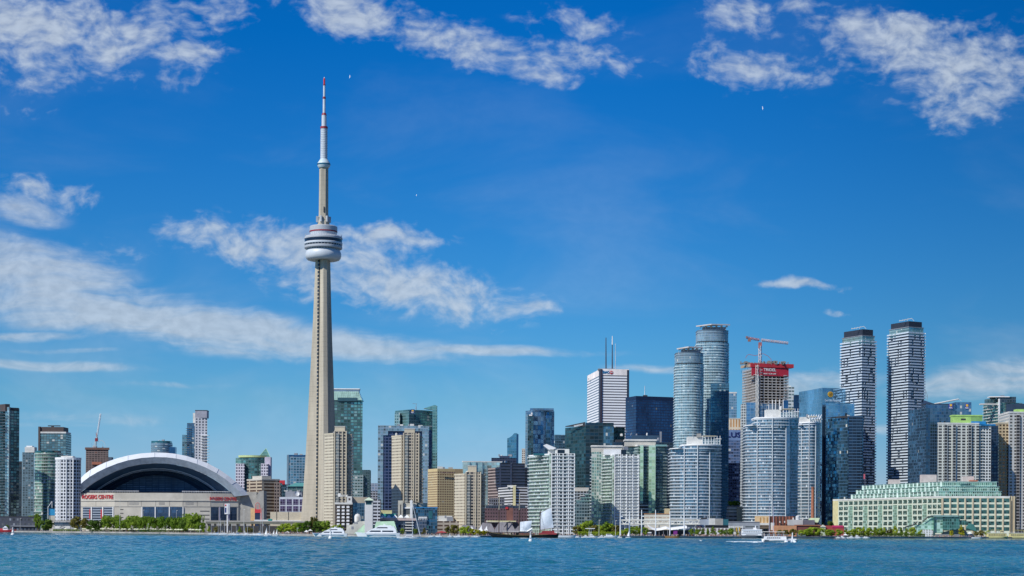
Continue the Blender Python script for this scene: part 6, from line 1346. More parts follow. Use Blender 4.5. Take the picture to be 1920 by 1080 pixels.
    b = low('quay_building', 'white low quay building behind the row of small street trees', 1310, 1398, 990, D, FA(D, 11, 7, (.62, .62, .60), (.16, .16, .18), mx=.2, y0=.1, y1=.6, met=.1, gv=1), 8); b.rbox('gate_frame', OFFWHITE, 1367, 1394, 986.5, 989, -3, 2)
    for x in (1368, 1376, 1384, 1392): b.rbox('gate_post', OFFWHITE, x, x+1.4, 986, 1000, -3.2, 1)
    for x in (1380, 1386): b.rbox('yellow_banner', plain('banner_ochre', (.52, .34, .06), .6), x, x+2.2, 988.5, 996, -3.4, .2)
    D = 1900
    b = low('parking_structure', 'concrete parking block with a tan stair tower right of the round condominium', 1366, 1397, 962, D, FA(D, 7, 9, (.34, .34, .34), (.04, .045, .05), mx=.06, y0=.4, y1=.8, met=0, gr=.7), 20); b.rbox('upper_deck', FA(D, 6, 10, (.50, .50, .46), (.05, .05, .06), mx=0, y0=.4, y1=.85, met=0), 1366, 1385, 949, 962.2, 2, 14); b.rbox('stair_tower', plain('stair_tan', (.46, .40, .26), .8), 1382, 1396.5, 950, 990, -1, 8)
    low('quay_building', 'long flat grey shed behind the white ferry', 1365, 1425, 978.5, 1800, FA(1800, 12, 30, (.28, .31, .34), (.12, .15, .18), mx=.1, y0=.6, y1=.8), 16, cornice=STEEL)
    # power house group
    D = 1836
    b = low('power_house', 'old power house with a peach block, ribbed brick hall and white roof tank', 1443.5, 1490, 968, D, facade('ribbed_brick', (.26, .085, .05), (.055, .03, .03), 6.1*mpp(D), 40, mx=.20, y0=.05, y1=.95, met=0, gr=.8, gv=.4, lit=0), 16)
    b.rbox('peach_block', plain('block_peach', (.66, .48, .27), .7), 1419, 1443.5, 967.5, 990, -1, 14)
    for x in (1425, 1431.5, 1438): b.rbox('block_slot', plain('slot_ochre', (.46, .26, .08), .7), x, x+2.0, 970, 981, -1.2, .4)
    b.rbox('cream_base', OFFWHITE, 1420, 1443, 980.5, 984.5, -3, 3); b.rbox('grey_block', plain('ashlar_grey', (.46, .47, .46), .8), 1478, 1506, 974.5, 985, -6, 8); b.rbox('dark_annex', plain('annex_slate', (.13, .13, .16), .7), 1506, 1528, 975, 985, -5.6, 8)
    MB().lathe((X(1495.5, D), D-1), [(2.0, b.z(975)), (2.0, b.z(968.5)), (1.2, b.z(966.8)), (.2, b.z(966.2))], 14).build('roof_tank', plain('tank_white', (.62, .64, .64), .4), b.root, True)
    for x in (1462, 1471, 1505, 1487): b.rbox('roof_vent', OFFWHITE, x, x+1.6, 977 if x < 1480 else 970.5, 980 if x < 1480 else 975, -4, 2)
    b.rbox('small_store', OFFWHITE, 1446.5, 1452, 980, 994, -8, 4)
    D = 1838
    b = low('boiler_house', 'small house with a pale green gable roof at the foot of the brick chimney', 1514, 1536, 979, D, plain('boiler_slate', (.14, .13, .16), .8), 10); v = [P(1512, 979.6, D-1.5), P(1534, 979.6, D-1.5), P(1537, 971.2, D+4), P(1518, 971.2, D+4)]; mb = MB(); mb.poly(v); mb.poly([p+Vector((0, .4, -.5)) for p in v[::-1]]); mb.poly([v[3], v[2], v[1]+Vector((1, 12, 0)), v[0]+Vector((0, 12, 0))]); mb.build('roof', plain('roof_palegreen', (.46, .54, .34), .6), b.root); b.rbox('orange_corner', ORANGE, 1527.5, 1532.5, 979, 990, -.6, 2)
    D = 1846
    ch = thing('brick_chimney', 'slender orange brick chimney before the narrow round fronted condominium', 'chimney', (X(1524, D), D, GZ)); BK = plain('chimney_brick', (.36, .14, .075), .85, vary=.25, scale=.5)
    MB().lathe((X(1524, D), D), [(2.0, GZ), (1.35, Z(1524, 915, D))], 16).build('shaft', BK, ch, True); MB().lathe((X(1524, D), D), [(1.55, Z(1524, 916.5, D)), (1.6, Z(1524, 913, D)), (1.2, Z(1524, 912.8, D))], 16).build('cap', plain('chimney_cap', (.25, .10, .06), .85), ch)
    D = 1818
    b = low('brick_shed', 'long orange and red brick shed behind the tour boat', 1452, 1494, 985.5, D, plain('shed_orange', (.50, .25, .13), .8), 10); b.rbox('dark_wing', plain('shed_maroon', (.16, .055, .045), .8), 1491, 1576, 985.2, 1000, 1, 10); b.rbox('eaves', plain('eaves_brown', (.30, .12, .07), .7), 1493, 1540, 983.8, 985.6, 0, 11); b.rbox('end_wall', plain('shed_red', (.33, .055, .05), .8), 1548, 1583, 985.5, 1004, -2, 6); b.rbox('pink_sign', plain('sign_magenta', (.50, .03, .12), .5), 1561, 1581.5, 985, 989, -2.4, .5)
    b.rbox('gable_bay', plain('bay_sage', (.44, .50, .36), .7), 1540, 1548.5, 988, 1004, -3, 5); gable(b, 'gable_roof', plain('gable_cream', (.60, .60, .50), .7), 1540, 1548.5, 988.2, 984.0, b.D-3, 5)
    low('quay_building', 'black roofed quay sheds under the right edge condominium', 1892, 1960, 993, 2330, FA(2330, 7, 6, (.10, .10, .11), (.03, .03, .035), mx=.15, y0=.2, gv=1.2, lit=.1), 10, cornice=DARK)
    # distant low fillers seen through gaps
    low('distant_block', 'hazy grey mid rise far away between the green tower and the dark blue one', 692, 710, 906, 3600, FA(3600, 5, 5, (.28, .32, .40), (.18, .24, .34), mx=.15, y0=.3, gv=.6, lit=.05), 20)
    low('distant_block', 'low grey offices at the foot of the dark blue glass tower', 694, 712, 921, 3000, FA(3000, 5, 5, (.32, .34, .38), (.12, .15, .2), mx=.12, y0=.35, gv=.8), 20)
    low('distant_block', 'pale low rise behind the gap between the two white banded towers', 1636, 1668, 915, 3000, FA(3000, 5, 5, (.46, .42, .40), (.16, .18, .22), mx=.15, y0=.35), 20)
    low('distant_block', 'dark low rise filling the gap beside the narrow teal slab at left', 28, 66, 930, 3150, FA(3150, 5, 5, (.06, .08, .10), (.04, .07, .09), mx=.12, y0=.35), 20)
    low('distant_block', 'grey offices between the white condominium and the plum warehouse', 984, 1000, 905, 2700, FA(2700, 5.5, 4, (.13, .19, .27), (.10, .18, .28), mx=.1, y0=.3), 20)
    low('distant_block', 'concrete block glimpsed between concrete tower base and the beige hotel', 500, 545, 948, 2950, FA(2950, 5.5, 5, (.16, .17, .2), (.06, .07, .09), mx=.12, y0=.35), 20)
    low('distant_block', 'dark glass filler block between stadium buttress and beige hotel', 452, 470, 905, 3050, FA(3050, 5.5, 5, (.10, .11, .14), (.05, .06, .09), mx=.12, y0=.35), 20)
shore_buildings()
# ------------------------------------------------------------------ trees
def leaf_mat(name, c1, c2):
    m, nt = mat(name); g = N(nt, 'ShaderNodeNewGeometry'); oi = N(nt, 'ShaderNodeObjectInfo')
    n = NOISE(nt, g.outputs['Position'], .55, 4, .7).outputs[0]
    f = M_(nt, 'ADD', M_(nt, 'MULTIPLY', n, .75), M_(nt, 'MULTIPLY', oi.outputs['Random'], .25))
    c = MIXC(nt, SM(nt, f, .32, .62), c1, c2)
    d = N(nt, 'ShaderNodeBsdfDiffuse', ins={0: c}); t = N(nt, 'ShaderNodeBsdfTranslucent', ins={0: c}); mx_ = N(nt, 'ShaderNodeMixShader', ins={0: .42, 1: d.outputs[0], 2: t.outputs[0]})
    N(nt, 'ShaderNodeOutputMaterial', ins={0: mx_.outputs[0]}); return m
LEAF = [leaf_mat('leaves_bright', (0.195, 0.305, 0.024), (0.415, 0.512, 0.061)), leaf_mat('leaves_green', (0.110, 0.207, 0.024), (0.281, 0.390, 0.055)), leaf_mat('leaves_dark', (0.061, 0.116, 0.024), (0.146, 0.232, 0.043)), leaf_mat('leaves_yellow', (0.317, 0.329, 0.024), (0.512, 0.488, 0.049)), leaf_mat('leaves_olive', (0.134, 0.134, 0.037), (0.244, 0.220, 0.055))]
BARK = plain('bark', (.09, .065, .045), .9)
def crown_mesh(kind, seed):
    """unit crown: 1 wide, 1 tall, base at 0; many leaf sprays in clumps"""
    q = np.random.default_rng(seed); V = []; F = []
    cl = []
    n = {'round': 26, 'willow': 44, 'cone': 22}[kind]
    for i in range(n):
        if kind == 'round':
            d = q.normal(size=3); d /= np.linalg.norm(d); r = .36*q.uniform(.35, 1)**.5; c = np.array([d[0]*r, d[1]*r, .55+d[2]*.40*q.uniform(.6, 1)]); s = q.uniform(.10, .17)
        elif kind == 'willow':
            a = q.uniform(0, 6.28); r = .40*q.uniform(.1, 1)**.5; z = .86-1.1*(r*r)*q.uniform(.8, 1.3)-q.uniform(0, 1)**1.5*.62; c = np.array([r*math.cos(a), r*math.sin(a), max(.10, z)]); s = q.uniform(.10, .16)
        else:
            z = (i+.5)/n; a = q.uniform(0, 6.28); r = .40*(1-z)**.8*q.uniform(.3, 1); c = np.array([r*math.cos(a), r*math.sin(a), .06+z*.88]); s = .15*(1-z*.65)
        cl.append((c, s))
    for c, s in cl:
        m = 46
        d = q.normal(size=(m, 3)); d /= np.linalg.norm(d, axis=1)[:, None]; rad = s*q.uniform(.35, 1.12, m)**.6
        ps = c+d*rad[:, None]*np.array([1, 1, .85 if kind != 'willow' else 1.25])
        for p, dd in zip(ps, d):
            l = q.uniform(.026, .052); t = q.normal(size=3); t -= dd*t.dot(dd)*.6; t /= np.linalg.norm(t)+1e-6; b = np.cross(dd, t); b /= np.linalg.norm(b)+1e-6
            if kind == 'willow': t = t*.4+np.array([0, 0, -1.0]); t /= np.linalg.norm(t)
            k = len(V); V += [p-t*l-b*l*.6, p+t*l-b*l*.5, p+t*l*1.2+b*l*.5, p-t*l*.8+b*l*.7]; F.append((k, k+1, k+2, k+3))
    V = np.array(V); lo, hi = V.min(0), V.max(0); V[:, 2] = (V[:, 2]-lo[2])/(hi[2]-lo[2]); V[:, :2] = (V[:, :2]-(lo+hi)[:2]/2)/np.maximum(hi-lo, 1e-6)[:2]
    me = bpy.data.meshes.new('crown'); me.from_pydata([tuple(v) for v in V], [], F); me.update(); return me
CROWN = {k: [crown_mesh(k, 10*i+j) for j in range(4)] for i, k in enumerate(('round', 'willow', 'cone'))}
CROWN_M = {}
def trunk_mesh(seed):
    q = random.Random(seed); mb = MB(); mb.tube((0, 0, 0), (.01, 0, .42), .035, .024, 7)
    for i in range(5):
        a = i*1.26+q.uniform(-.3, .3); z = .26+.05*i; e = (.26*math.cos(a), .26*math.sin(a), z+.28); mb.tube((0, 0, z), e, .018, .008, 5); mb.tube(e, (e[0]*1.35, e[1]*1.35, e[2]+.14), .008, .003, 4)
    o = mb.build('trunk', BARK); me = o.data; bpy.data.objects.remove(o); return me
TRUNK = [trunk_mesh(i) for i in range(3)]
tq = random.Random(21)
def tree(px, ytop, wpx, D, kind, leaf, label, group=None, name='leafy_tree', base=None):
    z1 = Z(px, ytop, D); z0 = GZ if base is None else Z(px, base, D); h = z1-z0; wd = wpx*mpp(D)
    r = thing(name, label, 'tree', (X(px, D), D, z0), group)
    t = bpy.data.objects.new('trunk', TRUNK[tq.randrange(3)]); col.objects.link(t); t.parent = r; t.scale = (h*.9, h*.9, h*.92)
    key = (kind, tq.randrange(4), leaf)
    if key not in CROWN_M: me = CROWN[kind][key[1]].copy(); me.materials.append(LEAF[leaf]); CROWN_M[key] = me
    c = bpy.data.objects.new('crown', CROWN_M[key]); col.objects.link(c); c.parent = r; lift = .10 if kind == 'cone' else .07
    c.location = (0, 0, h*lift); c.scale = (wd*1.06, wd*1.0, h*(1.0-lift)); c.rotation_euler.z = tq.uniform(0, 6.28); return r
ORD = ['first', 'second', 'third', 'fourth', 'fifth', 'sixth', 'seventh', 'eighth', 'ninth', 'tenth', 'eleventh', 'twelfth', 'thirteenth', 'fourteenth', 'fifteenth', 'sixteenth', 'seventeenth', 'eighteenth', 'nineteenth', 'twentieth', 'twenty-first', 'twenty-second', 'twenty-third', 'twenty-fourth']
def tree_row(specs, where, group, start='from left'):
    for i, (px, y, wp_, d, kind, leaf) in enumerate(specs):
        kd = {'round': 'round', 'willow': 'drooping', 'cone': 'pointed'}[kind]; cl = ['bright green', 'mid green', 'dark green', 'yellow', 'olive'][leaf]
        tree(px, y, wp_, shore_D(px)+d, kind, leaf, '%s %s tree, %s in %s %s' % (cl, kd, ORD[i], where, start), group)
tree_row([(14, 984, 10, 90, 'round', 2), (60, 966, 20, 200, 'round', 1), (71, 962, 16, 190, 'round', 1), (86, 973.5, 31, 40, 'round', 2)], 'the row beside the charcoal shed', 'trees at the left shore')
tree_row([(144, 967, 24, 70, 'round', 4), (160, 971, 22, 60, 'round', 4), (180, 974, 38, 42, 'willow', 2), (210, 965, 38, 46, 'willow', 1), (231, 973, 28, 42, 'willow', 1), (253, 966, 40, 48, 'willow', 1), (272, 967, 28, 44, 'willow', 1), (290, 968.5, 32, 46, 'willow', 1), (312, 967.5, 30, 44, 'willow', 1), (334, 968, 32, 42, 'willow', 1), (346, 975, 26, 40, 'willow', 2), (363, 960.5, 44, 46, 'willow', 1), (376, 978, 22, 40, 'willow', 1)], 'the willow row before the stadium', 'willows on the beach lawn')
tree_row([(383, 990, 8, 40, 'cone', 0), (393, 986, 10, 60, 'cone', 0), (406, 987, 11, 62, 'round', 4), (450, 987, 8, 60, 'cone', 0), (465, 988, 12, 64, 'round', 4), (472, 990, 12, 66, 'round', 4)], 'the sparse marina row under the elevated road', 'small trees at the marina')
tree_row([(525, 985, 14, 26, 'round', 0), (537, 980.5, 22, 30, 'round', 0), (552, 979.5, 26, 32, 'round', 0), (566, 979.5, 22, 34, 'round', 1), (581, 976, 24, 40, 'round', 2), (588, 968, 16, 46, 'round', 4), (600, 976, 26, 44, 'round', 2), (612, 975.5, 22, 42, 'round', 1), (628, 984, 18, 36, 'round', 0), (638, 982, 16, 38, 'round', 1)], 'the grove below the concrete tower', 'trees below the concrete tower')
tree_row([(755, 990, 10, 60, 'round', 1), (779, 991, 12, 60, 'round', 2), (796, 989, 12, 60, 'cone', 4), (842, 986, 18, 70, 'round', 4), (853, 983.5, 18, 66, 'round', 4), (868, 987, 16, 30, 'round', 0), (879, 985, 16, 24, 'round', 0), (889, 991, 14, 16, 'round', 3), (898, 993, 14, 16, 'round', 3), (908, 994, 12, 14, 'round', 3)], 'the planting between blue hotel and schooner', 'quay trees left of the schooner')
tree_row([(1083, 986, 20, 90, 'round', 4), (1094, 979, 24, 95, 'round', 0), (1103, 975, 24, 100, 'round', 1), (1114, 984, 18, 80, 'round', 4), (1124, 983, 20, 90, 'round', 0), (1135, 977, 28, 100, 'round', 1), (1146, 981, 22, 95, 'round', 0), (1156, 984, 20, 80, 'round', 4), (1168, 993, 16, 30, 'round', 0), (1176, 990, 18, 40, 'round', 0), (1188, 987, 20, 60, 'round', 1), (1198, 986, 18, 64, 'round', 0), (1210, 988, 14, 70, 'round', 1)], 'the thicket right of the schooner', 'trees right of the schooner')
tree_row([(1297, 990.5, 11, 22, 'round', 1), (1308, 991.5, 12, 24, 'round', 1), (1318, 989, 11, 22, 'cone', 1), (1327, 990, 10, 24, 'cone', 1), (1338.5, 987, 13, 22, 'cone', 1), (1352, 992, 12, 24, 'round', 1), (1361, 993, 10, 24, 'round', 1), (1370, 990, 14, 22, 'round', 1), (1383, 993.5, 7, 22, 'cone', 3)], 'the street tree row left of the ferry', 'small street trees on the quay')
tree_row([(1462, 993, 14, 12, 'round', 4), (1474, 993, 14, 12, 'round', 4), (1488, 991, 18, 12, 'round', 4), (1504, 993, 16, 14, 'round', 0), (1514, 991, 18, 16, 'round', 0), (1526, 988, 22, 18, 'round', 0), (1537, 989, 20, 16, 'round', 0), (1553, 992, 16, 14, 'round', 0), (1561, 993, 14, 12, 'round', 1), (1574, 991.5, 18, 14, 'round', 0)], 'the bright row before the brick shed', 'trees before the brick shed')
tree_row([(1588, 993, 16, 40, 'round', 0), (1600, 991, 18, 42, 'round', 0), (1611, 988, 16, 44, 'round', 0), (1620, 987, 16, 44, 'cone', 0), (1630, 989, 18, 44, 'round', 0), (1641, 988, 14, 44, 'cone', 0), (1650, 989, 14, 44, 'round', 0), (1659, 988, 12, 44, 'cone', 0), (1669, 991, 14, 40, 'round', 4), (1679, 985, 13, 44, 'cone', 0), (1690, 989, 14, 40, 'cone', 1), (1701, 990, 12, 40, 'cone', 1), (1711, 988, 16, 42, 'round', 0), (1726, 993, 12, 36, 'round', 0)], 'the row along the long terminal building', 'trees along the terminal')
tree_row([(1784.5, 994.5, 9, 20, 'round', 3), (1803, 983.5, 15, 18, 'cone', 3), (1831, 995, 11, 24, 'round', 4), (1841, 994, 14, 24, 'round', 4), (1853, 994, 12, 26, 'round', 0)], 'the yellow group right of the glass pavilion', 'yellow trees by the pavilion')
tree_row([(1543, 978, 10, 240, 'cone', 1), (1558, 976, 14, 280, 'round', 2), (1550, 984, 10, 240, 'round', 4)], 'the tufts beside the chimney house', 'trees beside the chimney')
for i, x in enumerate((1370, 1377, 1384)): tree(x, 939.5-i % 2, 11, 1908, 'round', 1, '%s of three green bushes on the parking block roof' % ('leftmost', 'middle', 'rightmost')[i], 'roof garden bushes', 'roof_bush', 949.3)
# hedge on the beach, and shrubs
def hedge(label, x0, x1, ytop, d, leaf):
    q = np.random.default_rng(int(x0)); V = []; F = []; Dm = shore_D((x0+x1)/2)+d; h = Z((x0+x1)/2, ytop, Dm)-GZ; n = int((x1-x0)*26)
    r0 = Vector((X((x0+x1)/2, Dm), Dm, GZ))
    for i in range(n):
        x = X(x0+(x1-x0)*q.random(), Dm)-r0.x; z = h*q.random()**.7; y = q.uniform(-1.2, 1.2); t = q.normal(size=3); t /= np.linalg.norm(t); b = np.cross(t, q.normal(size=3)); b /= np.linalg.norm(b); p = np.array([x, y, z]); l = .42
        k = len(V); V += [p-t*l, p+b*l*.7, p+t*l, p-b*l*.7]; F.append((k, k+1, k+2, k+3))
    me = bpy.data.meshes.new('hedge'); me.from_pydata([tuple(v) for v in V], [], F); me.materials.append(LEAF[leaf]); o = bpy.data.objects.new('hedge', me); col.objects.link(o); o.location = r0; tag(o, label, 'hedge')
hedge('low green hedge in front of the beach pavilion', 100, 150, 992.6, 30, 1)
hedge('dark hedge under the willows left of the stadium windows', 168, 260, 992.5, 36, 2)
hedge('dark hedge under the willows right of the stadium windows', 262, 384, 993, 36, 2)
hedge('shrubs behind the quay boats under the thicket', 1084, 1168, 997, 60, 0)
hedge('shrubs under the trees of the long terminal', 1580, 1735, 1000, 38, 2)

# ------------------------------------------------------------------ small shore things
def umbrella_proto():
    mb = MB(); mb.tube((0, 0, 0), (0, 0, 2.6), .07, .07, 6); p = mb
    r = thing('beach_umbrella', '', 'umbrella', (0, 0, 0)); mb.build('pole', OFFWHITE, r)
    MB().lathe((0, 0), [(1.9, 2.15), (1.95, 2.35), (1.0, 2.95), (.1, 3.25)], 10).build('canopy', plain('umbrella_cream', (.62, .64, .44), .8), r); return r
up = umbrella_proto()
XS = [124, 142, 156.5, 160, 175, 190.5, 195, 212, 217, 222, 230, 235, 243.5, 254, 258.5, 265, 271, 277, 288, 292.5, 302, 308, 315, 321, 330, 335.5, 341, 357.5, 363, 369.5, 375.5]
for i, x in enumerate(XS):
    o = up if i == 0 else copy_tree(up); D_ = shore_D(x)+rng.uniform(14, 24); o.location = (X(x, D_), D_, GZ); o.scale = (1.15, 1.15, 1.2)
    o['label'] = 'pale yellow beach umbrella, %s' % (('number %d counting from the pavilion along the sand' % (i+1))); o['group'] = 'beach umbrellas on the sand'
ordn = lambda i: ORD[i] if i < len(ORD) else {24: 'twenty-fifth', 25: 'twenty-sixth', 26: 'twenty-seventh', 27: 'twenty-eighth', 28: 'twenty-ninth', 29: 'thirtieth', 30: 'thirty-first'}[i]
k = 0
for o in sorted([o for o in col.objects if o.name.startswith('beach_umbrella')], key=lambda o: o.location.x/o.location.y):
    o['label'] = 'pale yellow beach umbrella on the sand, %s along from the pavilion' % ordn(k); k += 1
def lamp(px, ytop, d, label, r=.13):
    D_ = shore_D(px)+d; t = thing('lamp_post', label, 'lamp post', (X(px, D_), D_, GZ), 'lamp posts on the shore')
    MB().tube((X(px, D_), D_, GZ), P(px, ytop, D_), r*1.5, r, 6).build('pole', OFFWHITE, t); MB().box(P(px+.8, ytop+.3, D_), (1.5, .5, .35)).build('lamp_head', OFFWHITE, t)
for px, y, d, lb in ((225, 934, 30, 'tallest lamp post, among the willows near the left stadium windows'), (151.5, 985, 18, 'short lamp post right of the beach pavilion'), (99, 984, 12, 'short lamp post left of the beach pavilion'), (277.5, 982, 18, 'slim lamp post before the middle willows'), (313, 986, 16, 'short lamp post under the middle of the dome'), (375, 986, 14, 'short lamp post at the right end of the sand'), (557.5, 990, 10, 'lamp post before the grove under the concrete tower'), (457.5, 955, 60, 'tall lamp post right of the box sign'), (268.5, 956, 60, 'tall pole before the left of the middle stadium windows'), (331, 957, 60, 'tall pole before the right of the middle stadium windows'), (799.5, 995, 8, 'short white bollard lamp before the blue hotel'), (1123.5, 975, 40, 'lamp post in the thicket right of the schooner'), (1069, 969, 20, 'lamp post just right of the schooner stern'), (1154.5, 976, 14, 'lamp post left of the six white masts'), (1058, 984, 14, 'short lamp post at the schooner stern'), (1729, 996, 20, 'short lamp post left of the glass pavilion'), (38, 972, 30, 'lamp post before the charcoal shed')):
    lamp(px, y, d, lb)
def T_frame():
    D_ = shore_D(1107)+14; t = thing('shade_frame', 'white T shaped shade frame among the moored boats', 'canopy', (X(1107, D_), D_, GZ)); MB().prism(RF(1098, 1116, D_, 4), Z(1107, 991.5, D_), Z(1107, 990.4, D_)).build('roof', WHITE, t)
    for x in (1105, 1108.5): MB().tube(P(x, 991.5, D_+2), (X(x, D_), D_+2, GZ), .25, .25, 6).build('post', WHITE, t)
T_frame()
for i, (x0, x1, y, m, lb) in enumerate(((570, 579, 995, WHITE, 'white marquee left of the first white yacht'), (577, 586, 993, OFFWHITE, 'taller white marquee beside the first white yacht'), (817, 839, 996.5, plain('awning_red', (.36, .05, .05), .7), 'dark red awning at the quay below the parking structure'), (1813, 1823, 998.3, WHITE, 'white parasol tent right of the yellow pointed tree'), (1580, 1590, 1001.5, WHITE, 'white marquee by the boats before the terminal'), (533, 545, 997, plain('tent_grey', (.4, .4, .38), .8), 'grey market tent under the bright grove'))):
    D_ = shore_D((x0+x1)/2)+12; t = thing('marquee', lb, 'tent', (X((x0+x1)/2, D_), D_, GZ), 'tents on the quay'); c0 = [P(x, y+2.2, D_+d) for x, d in ((x0, 0), (x1, 0), (x1, 6), (x0, 6))]; ap = P((x0+x1)/2, y-1.2, D_+3); mb = MB()
    for j in range(4): mb.poly([c0[j], c0[(j+1) % 4], ap])
    mb.build('canopy', m, t)
    for c in c0: MB().tube(c, (c.x, c.y, GZ), .12, .12, 5).build('pole', STEEL, t)
# quay kiosks and parked cars in front of the marina
def crowd(label, x0, x1, n, d0, d1, seed):
    q = random.Random(seed); cols = [(.55, .54, .52), (.03, .03, .04), (.30, .05, .05), (.05, .08, .2), (.45, .30, .2), (.12, .12, .13), (.5, .42, .3)]
    ms = [plain('cloth_%d' % i, c, .8) for i, c in enumerate(cols)]; mb = MB()
    for i in range(n):
        x = q.uniform(x0, x1); D_ = shore_D(x)+q.uniform(d0, d1); p = pt(x, D_); m = q.randrange(len(ms)); h = q.uniform(1.55, 1.85); k = q.randrange(len(ms))
        mb.lathe(p, [(.12, GZ, k), (.19, GZ+h*.48, k), (.22, GZ+h*.52, m), (.26, GZ+h*.76, m), (.10, GZ+h*.86, 4), (.12, GZ+h*.93, 4), (.05, GZ+h, 4)], 7)
    o = mb.build('crowd', ms); tag(o, label, 'crowd', None, 'stuff')
crowd('small crowd of walkers along the quay left of the white ferry', 1296, 1392, 150, 1.5, 14, 1)
crowd('scattered people on the beach', 70, 380, 60, 3, 20, 2)
crowd('people on the marina quay before the bright grove', 490, 600, 110, 1.5, 10, 3)
crowd('people on the quay around the schooner', 800, 1090, 150, 1.5, 14, 4)
crowd('people on the quay by the glass pavilion', 1740, 1850, 110, 1.5, 12, 5)
crowd('people along the quay by the stage and masts', 1165, 1295, 90, 1.5, 14, 6)

# ------------------------------------------------------------------ boats
class Boat:
    def __init__(s, name, label, x0, x1, yw, head=1, group=None, cat='boat', beam=None, D=None):
        """x0-x1 the hull in pixels, yw its waterline; head=1 bow to the right"""
        s.D = D if D else CAMZ*FPX/(yw-(HY+ROLL*((x0+x1)/2-CX))); s.L = (x1-x0)*mpp(s.D); s.h = head; s.c = X((x0+x1)/2, s.D, 1000); s.B = beam or max(1.6, min(9, s.L*.24))
        s.root = thing(name, label, cat, (s.c, s.D, 0), group)
    def w(s, t, y, z): return Vector((s.c+s.h*t*s.L/2, s.D+y, z))          # t -1 stern .. 1 bow
    def hull(s, H, m, bowup=.35, rake=.10, stern=.92, m2=None, name='hull', foot=-.4):
        mb = MB(); n = 13; rows = []
        for i in range(n):
            t = -1+2*i/(n-1); f = (1-max(0, (t-.1)/.9)**2.2)*(stern+(1-stern)*min(1, (t+1)/.5)); b = s.B/2*max(f, .02); zt = H*(1+bowup*max(0, t)**2+.10*max(0, -t)**2); o = rake*max(0, t)
            rows.append([s.w(t-o*1.3, -b*.55, foot), s.w(t-o*.7, -b*.86, H*.18), s.w(t, -b, zt), s.w(t, b, zt), s.w(t-o*.7, b*.86, H*.18), s.w(t-o*1.3, b*.55, foot)])
        for a, c in zip(rows, rows[1:]):
            for k in range(5):
                mb.poly([a[k], c[k], c[k+1], a[k+1]], None, 1 if (m2 and k in (0, 4)) else 0)
        mb.poly(rows[0][::-1]); mb.poly(rows[-1]); return mb.build(name, [m, m2] if m2 else m, s.root)
    def deck(s, name, m, t0, t1, z0, z1, wf=.8, rake=.0, rear=.0):
        b = s.B/2*wf; mb = MB(); f = [s.w(t0, -b, z0), s.w(t1, -b, z0), s.w(t1, b, z0), s.w(t0, b, z0)]; g = [s.w(t0+rear, -b*.94, z1), s.w(t1-rake, -b*.94, z1), s.w(t1-rake, b*.94, z1), s.w(t0+rear, b*.94, z1)]
        mb.poly(f[::-1]); mb.poly(g)
        for i in range(4): mb.poly([f[i], f[(i+1) % 4], g[(i+1) % 4], g[i]])
        par = s.root
        if 'window' in name and getattr(s, 'last', None): par = s.last
        o = mb.build(name, m, par)
        if 'window' not in name: s.last = o
        return o
    def bar(s, name, m, a, b, r=.08, r1=None, n=5): return MB().tube(s.w(*a), s.w(*b), r, r1, n).build(name, m, s.root)
    def rail(s, t0, t1, z, wf=.9, n=14, m=None, h=.9):
        mb = MB()
        for sd in (-1, 1):
            y = sd*s.B/2*wf
            for i in range(n+1): t = t0+(t1-t0)*i/n; mb.tube(s.w(t, y, z), s.w(t, y, z+h), .035, .035, 4)
            mb.tube(s.w(t0, y, z+h), s.w(t1, y, z+h), .045, .045, 4)
        return mb.build('railing', m or STEEL, s.root)
GEL = plain('gelcoat_white', (.80, .81, .82), .25, vary=.03); WIN = plain('boat_window', (.012, .018, .03), .1); GREYH = plain('hull_grey', (.45, .48, .52), .35)
def motor_yacht(label, x0, x1, yw, head, H, big=False):
    b = Boat('motor_yacht', label, x0, x1, yw, head, 'white motor yachts'); Z2 = H
    b.hull(H, GEL, .22, .16); b.deck('main_cabin', GEL, -.86, .55, H*.95, H*1.95, .84, .30, .03); b.deck('cabin_window', WIN, -.72, .36, H*1.30, H*1.66, .85, .10, .02)
    b.deck('window_mullion', GEL, -.22, -.15, H*1.28, H*1.68, .862, .0, .0); b.deck('upper_cabin', GEL, -.80, .22, H*1.94, H*2.62, .72, .26, .06); b.deck('upper_window', WIN, -.46, .06, H*2.14, H*2.42, .73, .10, .02); b.deck('hardtop', GEL, -.66, .0, H*2.60, H*2.82, .66, .12, .05)
    b.deck('hull_stripe', plain('stripe_grey', (.20, .24, .30), .4), -.80, .50, H*.60, H*.68, 1.0, .0, .0); b.rail(-.2, .72, H*1.1, .72); b.bar('radar_mast', GEL, (-.35, 0, H*2.8), (-.42, 0, H*3.5), .16, .08); MB().lathe(tuple(b.w(-.30, 0, 0))[:2], [(.5, H*2.8), (.55, H*3.0), (.1, H*3.2)], 10).build('radar_dome', GEL, b.root); return b
b = motor_yacht('smaller white motor yacht moored below the brown flats', 586, 651, 1006.8, -1, 2.5)
b.deck('blue_tender_cover', plain('cover_blue', (.20, .30, .42), .6), .1, .95, 2.4, 3.0, .7)
motor_yacht('large streamlined white motor yacht below the clock tower', 666, 750, 1007.6, -1, 3.2, True)
